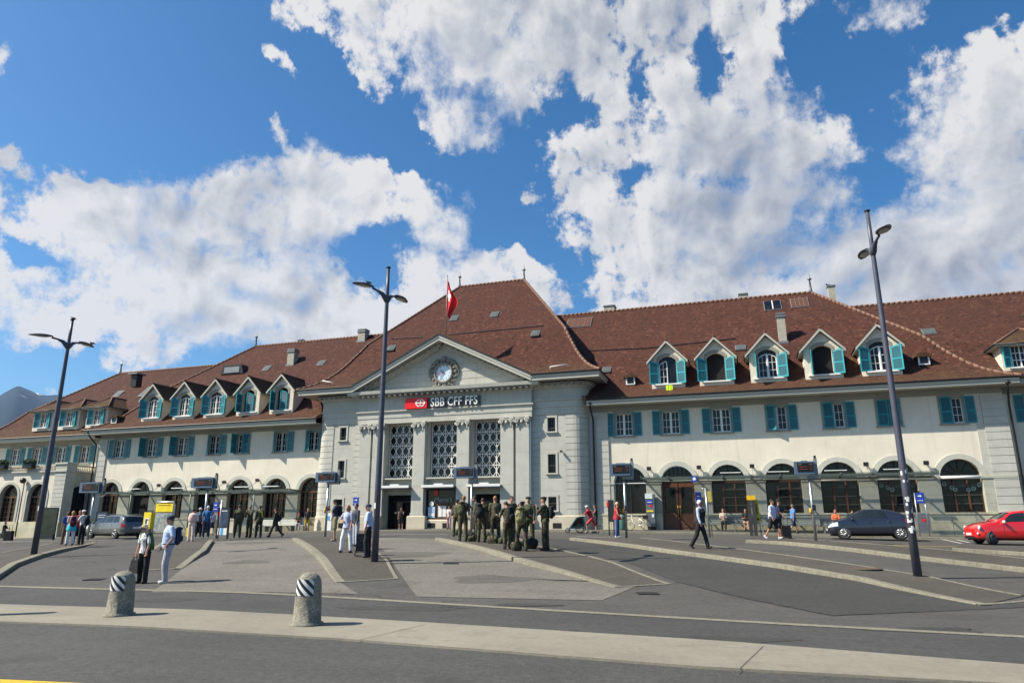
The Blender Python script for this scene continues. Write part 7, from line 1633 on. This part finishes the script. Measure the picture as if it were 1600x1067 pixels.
# ------------------------------------------------------------------ yellow-green cloth on the dormer sill
X,z=atY(1045.5,603,47.7); t=thing('towel','neon yellow towel hanging over the sill of the first right-wing dormer','towel',(X,47.68,z)); q=MB().m(mat('neon_towel',(.62,.85,.02),.8,var=.03)); 
P=[(-.22+.44*i/8,-.02+.03*math.sin(i*2),.05-.0*j if j==0 else -.30*j/3+.02*math.sin(i)) for j in range(4) for i in range(9)]; q.pts(P)
for j in range(3):
    for i in range(8): a=j*9+i; q.face((a,a+1,a+10,a+9),True)
q.build('cloth',t)

# pale ring stickers on the two right-hand cafe windows
rg=mat('ring_sticker',(.35,.45,.42),.6)
for i,(px,py) in enumerate(((1475,756),(1487,762),(1492.5,764.5),(1513,765),(1521,763),(1530,757),(1377,758),(1387,762),(1394,765))):
    X,z=atY(px,py,48.30); q=MB().m(rg); q.tube([(.10*math.cos(2*PI*j/16),0,.10*math.sin(2*PI*j/16)) for j in range(17)],.022,5,cap=False); q.tube([(-.1,0,0),(.1,0,0)],.018,5); put(q,'window_sticker',ST,(X,48.30,z))
for px,py,Y in ((877,705,46.95),(914,740,47.6)):
    X,z=atY(px,py,Y); q=MB().m(M_black); q.tube([(0,.2,.05),(0,0,.05)],.025,6); q.box(-.06,.06,-.2,.06,-.06,.06); put(q,'security_camera',ST,(X,Y,z))
# ------------------------------------------------------------------ cars
def car(name,label,g,ang,L,Wd,H,paint,tops,belt,bot,wb,fo,wr,rim,cab,roofw=.74,glassm=None,rails=False,mirror=None,spokes=5,rearend=None,steer=0,hatch=False):
    """tops/belt: silhouettes as (fraction of length, height). front is +x. fo = front axle position from the nose."""
    t=thing(name,label,'car',g,ang)
    def itp(T,u):
        for (a,b),(c,d) in zip(T,T[1:]):
            if u<=c: k_=(u-a)/(c-a); return b+(d-b)*k_
        return T[-1][1]
    us=sorted(set([0,.015,.04,.08,.13,.19]+[p[0] for p in tops]+[.3,.4,.5,.6,.7,.8,.87,.93,.97,1])); rows=[]
    def sec(u):
        hw=Wd/2*(1-.34*max(0,(.10-u)/.10)**2.2-.24*max(0,(u-.90)/.10)**2.2); zt=itp(tops,u); zb=itp(belt,u); z0=itp(bot,u); zb=min(zb,zt-.01)
        rw=hw*(roofw+(.97-roofw)*max(0,min(1,1-(zt-zb)/.42)))
        mid=z0+(zb-z0)*.52
        P=[(0,z0+.02),(hw*.80,z0),(hw*.965,z0+.07),(hw,mid-.05),(hw*.995,mid+.08),(hw*.965,zb-.03),(hw*.945,zb),(hw*.945+(rw-hw*.945)*.55,zb+(zt-zb)*.60),(rw,zt-.045*(1 if zt-zb>.1 else .3)),(rw*.86,zt-.012),(rw*.45,zt+.012),(0,zt+.02)]
        return P
    mb=MB().m(paint); S_={}
    for u in us:
        x=L*(.5-u); P=sec(u); full=[(x,-a,b) for a,b in P]+[(x,a,b) for a,b in P[-2:0:-1]]; rows.append(mb.pts(full)); n=len(full)
    for p,q in zip(rows,rows[1:]):
        for j in range(n): mb.face((p+j,p+(j+1)%n,q+(j+1)%n,q+j),True)
    mb.face([rows[0]+j for j in range(n)][::-1]); mb.face([rows[-1]+j for j in range(n)])
    me=bpy.data.meshes.new('tmpcar'); me.from_pydata(mb.v,[],mb.f); o=bpy.data.objects.new('tmpcar',me); COL.objects.link(o); md=o.modifiers.new('s','SUBSURF'); md.levels=2
    cut=MB(); 
    axs=[L/2-fo,L/2-fo-wb]
    for xx in axs: cut.tube([(xx,-Wd,wr),(xx,Wd,wr)],wr*1.17,28)
    cm=bpy.data.meshes.new('cut'); cm.from_pydata(cut.v,[],cut.f); co=bpy.data.objects.new('cut',cm); COL.objects.link(co)
    inner=MB(); 
    bm_=o.modifiers.new('b','BOOLEAN'); bm_.operation='DIFFERENCE'; bm_.object=co; bm_.solver='EXACT'
    dg=bpy.context.evaluated_depsgraph_get(); dg.update(); e=bpy.data.meshes.new_from_object(o.evaluated_get(dg)); bpy.data.objects.remove(o); bpy.data.objects.remove(co)
    e.materials.clear(); e.materials.append(paint); e.polygons.foreach_set('use_smooth',[True]*len(e.polygons)); 
    e.name='body'; body=link('body',e,t)
    def S(u,j,off=.0,side=-1):     # point on the side skin: j in section index (float)
        P=sec(u); i=int(j); f=j-i; a=P[i]; b=P[min(i+1,len(P)-1)]; y=a[0]+(b[0]-a[0])*f; z=a[1]+(b[1]-a[1])*f
        d=Vector((b[0]-a[0],b[1]-a[1])); nn=Vector((d.y,-d.x)).normalized() if d.length else Vector((1,0))
        return Vector((L*(.5-u),side*(y+nn.x*off),z+nn.y*off))
    gl=glassm or glass('car_glass',(.015,.02,.022),.03,.6)
    # side windows
    for side in(-1,1):
        for (u0,u1,cut0,cut1) in cab['side']:
            q=MB().m(gl); nI,nJ=6,3; pts=[]
            for j in range(nJ+1):
                for i in range(nI+1):
                    jj=6.12+1.62*j/nJ; a=u0+cut0*j/nJ; b=u1-cut1*j/nJ; pts.append(S(a+(b-a)*i/nI,jj,.006,side))
            q.pts(pts)
            for j in range(nJ):
                for i in range(nI): k_=j*(nI+1)+i; q.face((k_,k_+1,k_+nI+2,k_+nI+1),True)
            q.build('side_window',t)
    # windscreen and rear window
    for nm,(u0,u1) in (('windscreen',cab['front']),('rear_window',cab['rear'])):
        q=MB().m(gl); pts=[]
        for i in range(7):
            u=u0+(u1-u0)*i/6; zt=itp(tops,u)+.024
            P=sec(u); rw=P[8][0]*.93
            for j in range(7): s_=-1+2*j/6; pts.append((L*(.5-u),rw*s_*.95,zt-.045*abs(s_)**3))
        q.pts(pts)
        for i in range(6):
            for j in range(6): k_=i*7+j; q.face((k_,k_+1,k_+8,k_+7),True)
        q.build(nm,t)
    # wheels
    for xi,xx in enumerate(axs):
        for side in(-1,1):
            w=bpy.data.objects.new('wheel',None); 
            q=MB().m(mat('tyre_rubber',(.022,.022,.023),.8)); y0,y1=side*(Wd/2-.215),side*(Wd/2-.012)
            st=steer if xi==0 else 0
            def T_(): return Matrix.Translation((xx,side*(Wd/2-.11),wr))@Matrix.Rotation(R(st),4,'Z')@Matrix.Translation((-xx,-side*(Wd/2-.11),-wr))
            q.T=T_(); q.tube([(xx,y0,wr),(xx,y0+(y1-y0)*.12,wr),(xx,y0+(y1-y0)*.88,wr),(xx,y1,wr)],[wr*.94,wr,wr,wr*.94],30); wo=q.build('wheel',t)
            q=MB().m(M_black); q.T=T_(); q.tube([(xx,y1,wr),(xx,y1+side*.004,wr)],wr*.70,26); q.m(rim)
            q.tube([(xx+wr*.68*math.cos(2*PI*i/26),y1+side*.008,wr+wr*.68*math.sin(2*PI*i/26)) for i in range(27)],.014,6,cap=False)
            for s_ in range(spokes): a=2*PI*s_/spokes+.3; q.tube([(xx,y1+side*.012,wr),(xx+wr*.33*math.cos(a-.10),y1+side*.014,wr+wr*.33*math.sin(a-.10)),(xx+wr*.66*math.cos(a),y1+side*.010,wr+wr*.66*math.sin(a))],[.03,.022,.026],5)
            q.tube([(xx,y1,wr),(xx,y1+side*.02,wr)],.05,12); q.build('rim',wo)
    q=MB().m(M_dark)   # dark underbody and wheel wells
    q.box(-L*.46,L*.46,-Wd/2+.24,Wd/2-.24,.17,.55); q.build('underbody',t)
    lm=mat('lamp_glass_clear',(.62,.64,.66),.12,spec=.9); rm_=mat('tail_lamp_red',(.34,.008,.01),.2,spec=.7)
    for side in(-1,1):
        def patch(nm,u0,u1,j0,j1,mt,off=.008,cut=0):
            q=MB().m(mt); pts=[S(u0+(u1-u0)*i/4+(cut*j/2),j0+(j1-j0)*j/2,off,side) for j in range(3) for i in range(5)]; q.pts(pts)
            for j in range(2):
                for i in range(4): k_=j*5+i; q.face((k_,k_+1,k_+6,k_+5),True)
            return q.build(nm,t)
        if cab.get('round'):
            for (uu,jj,rr) in cab['round']: a=S(uu,jj,.0,side); q=MB().m(M_steel); q.ell(a,(.05,rr*1.12,rr*1.12),14,10); q.m(lm); q.ell(a+Vector((.03,side*.02,.01)),(.045,rr*.92,rr*.92),14,10); q.build('headlight',t)
        else: patch('headlight',*cab['hl'],lm)
        patch('tail_light',*cab['tl'],rm_)
        for u in cab['doors']: 
            q=MB().m(M_dark); P=[S(u,j,.004,side) for j in (1.6,2.5,3.5,4.5,5.6)]; P2=[p+Vector((.012,0,0)) for p in P]; i0=q.pts(P+P2); [q.face((i0+i,i0+i+1,i0+i+6,i0+i+5)) for i in range(4)]; q.build('door_gap',t)
        for u in cab['handles']: q=MB().m(cab.get('hm',M_steel)); a=S(u,4.6,.02,side); q.tube([a,a+Vector((-.16,0,.0))],.015,6); q.build('door_handle',t)
        a=S(cab['mir'],6.2,0,side); q=MB().m(mirror or paint); q.ell(a+Vector((0,side*.12,.03)),(.06,.11,.07),10,8); q.m(M_black); q.tube([a,a+Vector((0,side*.10,.02))],.025,6); q.build('wing_mirror',t)
        patch('sill_trim',.24 if True else 0,.72,1.05,1.9,M_black,.006)
        if rails: q=MB().m(M_black); q.tube([Vector((L*(.5-u),side*Wd*roofw*.44,itp(tops,u)+.045)) for u in (.40,.5,.65,.8,.9)],.016,6); q.build('roof_rail',t)
    for nm,x,z0,z1,w,mt in cab['ends']:
        q=MB().m(mt); q.box(x-.012,x+.012,-w,w,z0,z1); q.build(nm,t)
    return t
# dark hatchback in profile, nose to the left
dp=mat('dark_blue_grey_paint',(.012,.013,.026),.28,var=.03,spec=.6,coat=1.0); sp_=mat('silver_grey_paint',(.13,.13,.13),.28,metal=.35,var=.03,coat=.8); rp=mat('bright_red_paint',(.60,.010,.012),.25,var=.02,spec=.6,coat=1.0)
fw_,rw_=gp(1319,842.2,.02),gp(1406,842.6,.02); d=(rw_-fw_); rr_=ray(1362,842); ang=math.atan2(rr_.x,-rr_.y)+R(5)
mid=gp(1362.5,842.4,.02); c0=mid+Vector((math.cos(ang),math.sin(ang),0))*(-(3.94/2-.78-2.55/2))
car('hatchback','dark blue-grey hatchback parked on the station road, nose to the left',c0,ang,3.94,1.74,1.50,dp,
 [(0,.60),(.02,.76),(.07,.90),(.17,1.01),(.23,1.06),(.32,1.27),(.41,1.44),(.50,1.51),(.62,1.50),(.74,1.44),(.85,1.33),(.92,1.18),(.97,1.0),(1,.72)],
 [(0,.60),(.05,.80),(.2,.92),(.4,.95),(.7,1.0),(.9,1.03),(1,.80)],[(0,.30),(.06,.22),(.5,.20),(.93,.24),(1,.34)],2.55,.78,.315,M_steel,
 dict(side=[(.26,.50,.10,.0),(.52,.715,.0,.05)],front=(.24,.41),rear=(.86,.955),hl=(.012,.13,4.1,5.6),tl=(.90,.99,4.4,5.8),doors=(.30,.525,.745),handles=(.475,.70),mir=.30,hm=dp,
 ends=[('number_plate',1.965,.42,.52,.26,M_white),('grille',1.955,.28,.42,.55,M_black),('number_plate',-1.965,.6,.7,.26,M_white)]),spokes=10)
# red small car at the right edge
g=gp(1541,849.3,.02); ang=math.atan2(ray(1541,849).x,-ray(1541,849).y)+R(22); u_=Vector((math.cos(ang),math.sin(ang),0)); c0=g-u_*(3.55/2-.66); c0.z=hz(c0.x,c0.y)+.03
car('small_car','small bright red rounded car at the right frame edge, facing left',c0,ang,3.55,1.63,1.49,rp,
 [(0,.66),(.03,.78),(.08,.86),(.16,.95),(.27,1.02),(.30,1.05),(.38,1.27),(.46,1.42),(.58,1.49),(.72,1.47),(.84,1.38),(.92,1.20),(.97,.98),(1,.70)],
 [(0,.64),(.06,.78),(.2,.90),(.4,.95),(.7,.97),(.9,.98),(1,.72)],[(0,.28),(.06,.20),(.5,.19),(.93,.22),(1,.34)],2.30,.66,.30,mat('dark_rim',(.10,.10,.11),.4,metal=.5),
 dict(side=[(.31,.60,.12,.0),(.62,.80,.0,.08)],front=(.30,.45),rear=(.86,.955),hl=0,round=[(.055,4.9,.105),(.035,3.2,.055)],tl=(.93,.985,3.8,5.3),doors=(.33,.64),handles=(.60,),mir=.33,
 ends=[('grille',1.76,.24,.36,.5,M_black),('number_plate',1.775,.40,.50,.25,M_white)]),mirror=M_white,steer=28,spokes=12)
# grey estate at the left seen from behind and the side
g=gp(178,842.8,.02); ang=math.atan2(.23,-.965); u_=Vector((math.cos(ang),math.sin(ang),0)); n_=Vector((math.sin(ang),-math.cos(ang),0))
sd=1 if n_.dot(Vector((g.x,g.y,0)))<0 else -1
c0=g-u_*(4.77/2-.9-2.79)*1 ; c0=g+u_*((4.77/2)-(4.77-.9-2.79))*1.0; c0=c0+Vector((-n_.x*sd,-n_.y*sd,0))*.8; c0=gp(180,841,.02)
car('estate_car','silver grey estate car parked at the left, its rear half turned to the viewer','' or c0,ang,4.6,1.80,1.46,sp_,
 [(0,.62),(.02,.72),(.07,.82),(.22,.96),(.27,.99),(.36,1.25),(.42,1.41),(.52,1.47),(.72,1.46),(.86,1.42),(.92,1.33),(.965,1.05),(.99,.85),(1,.62)],
 [(0,.60),(.05,.76),(.2,.88),(.4,.93),(.7,.96),(.93,.99),(1,.80)],[(0,.28),(.06,.20),(.5,.20),(.93,.24),(1,.34)],2.79,.90,.325,M_steel,
 dict(side=[(.285,.50,.10,.0),(.515,.69,.0,.0),(.705,.86,.0,.05)],front=(.275,.41),rear=(.905,.968),hl=(.012,.12,4.1,5.6),tl=(.93,.992,4.1,5.8),doors=(.30,.51,.70),handles=(.46,.66),mir=.29,
 ends=[('number_plate',-2.295,.62,.73,.27,M_white),('grille',2.29,.3,.45,.5,M_black)]),rails=True)
# ------------------------------------------------------------------ mountain far off on the left
def mountain():
    mm=bpy.data.materials.new('mountain_forest'); mm.use_nodes=True; q=N(mm.node_tree); b=mm.node_tree.nodes['Principled BSDF']
    P=q.new('ShaderNodeNewGeometry').outputs['Position']; n1=q.noise(P,.004,8,.6); n2=q.noise(P,.012,6,.6); sx=q.new('ShaderNodeSeparateXYZ'); q.l.new(P,sx.inputs[0])
    c=q.mix(q.lin(n1.outputs[0],.35,.65,0,1),(.004,.014,.016),(.014,.028,.034)); hi=q.ss(sx.outputs[2],620,900)
    c=q.mix(q.m('MULTIPLY',hi,q.ss(n2.outputs[0],.45,.6)),c,(.03,.04,.05)); sn=q.m('MULTIPLY',q.ss(sx.outputs[2],560,640),q.ss(n2.outputs[0],.655,.67)); c=q.mix(sn,c,(.75,.77,.8))
    q.l.new(c,b.inputs['Base Color']); b.inputs['Roughness'].default_value=1
    Dm=4200; sky_=[(-260,668),(-180,650),(-110,640),(-60,640),(-20,622),(0,618),(8,613),(20,606),(29,602.5),(45,609),(60,615),(72,618),(92,616.5),(104,621),(120,628),(150,640),(200,655),(300,675),(420,700)]
    mb=MB().m(mm); cols=[]
    import bisect
    xs=[x for x,_ in sky_]; n=110; rows=14
    for i in range(n+1):
        px=xs[0]+(xs[-1]-xs[0])*i/n; j=min(len(xs)-2,max(0,bisect.bisect_right(xs,px)-1)); f=(px-xs[j])/(xs[j+1]-xs[j]); py=sky_[j][1]+(sky_[j+1][1]-sky_[j][1])*f
        r=ray(px,py); h=math.hypot(r.x,r.y); top=EZ+r.z/h*Dm; ux,uy=r.x/h,r.y/h
        col=[]
        for k_ in range(rows+1):
            t=k_/rows; dd=Dm-1500*(t**.9); z=top*(1-t)**1.15; w=noise.fractal(Vector((px*.02,t*3,1)),.8,2,5)*70*math.sin(PI*min(1,t*1.6))+ (noise.noise(Vector((px*.2,t*5,3)))*8)
            col.append((ux*(dd+w*1.5),uy*(dd+w*1.5),max(-5,z+ (w*.5 if 0<t<1 else 0))))
        col=[(ux*(Dm+1200),uy*(Dm+1200),-5)]+col; cols.append(mb.pts(col))
    for a,b2 in zip(cols,cols[1:]):
        for k_ in range(rows+1): mb.face((a+k_,a+k_+1,b2+k_+1,b2+k_),True)
    struct(mb.build('mountain'))
mountain()
hzm=bpy.data.materials.new('haze'); hzm.use_nodes=True; q=N(hzm.node_tree); q.n.clear(); v=q.new('ShaderNodeVolumePrincipled'); v.inputs['Color'].default_value=(.22,.46,1,1); v.inputs['Density'].default_value=HAZE; v.inputs['Anisotropy'].default_value=.2; oo=q.new('ShaderNodeOutputMaterial'); q.l.new(v.outputs[0],oo.inputs['Volume'])
mb=MB().m(hzm); mb.box(-7000,7000,-900,7000,-8,960); hb_=mb.build('haze'); hb_['kind']='stuff'
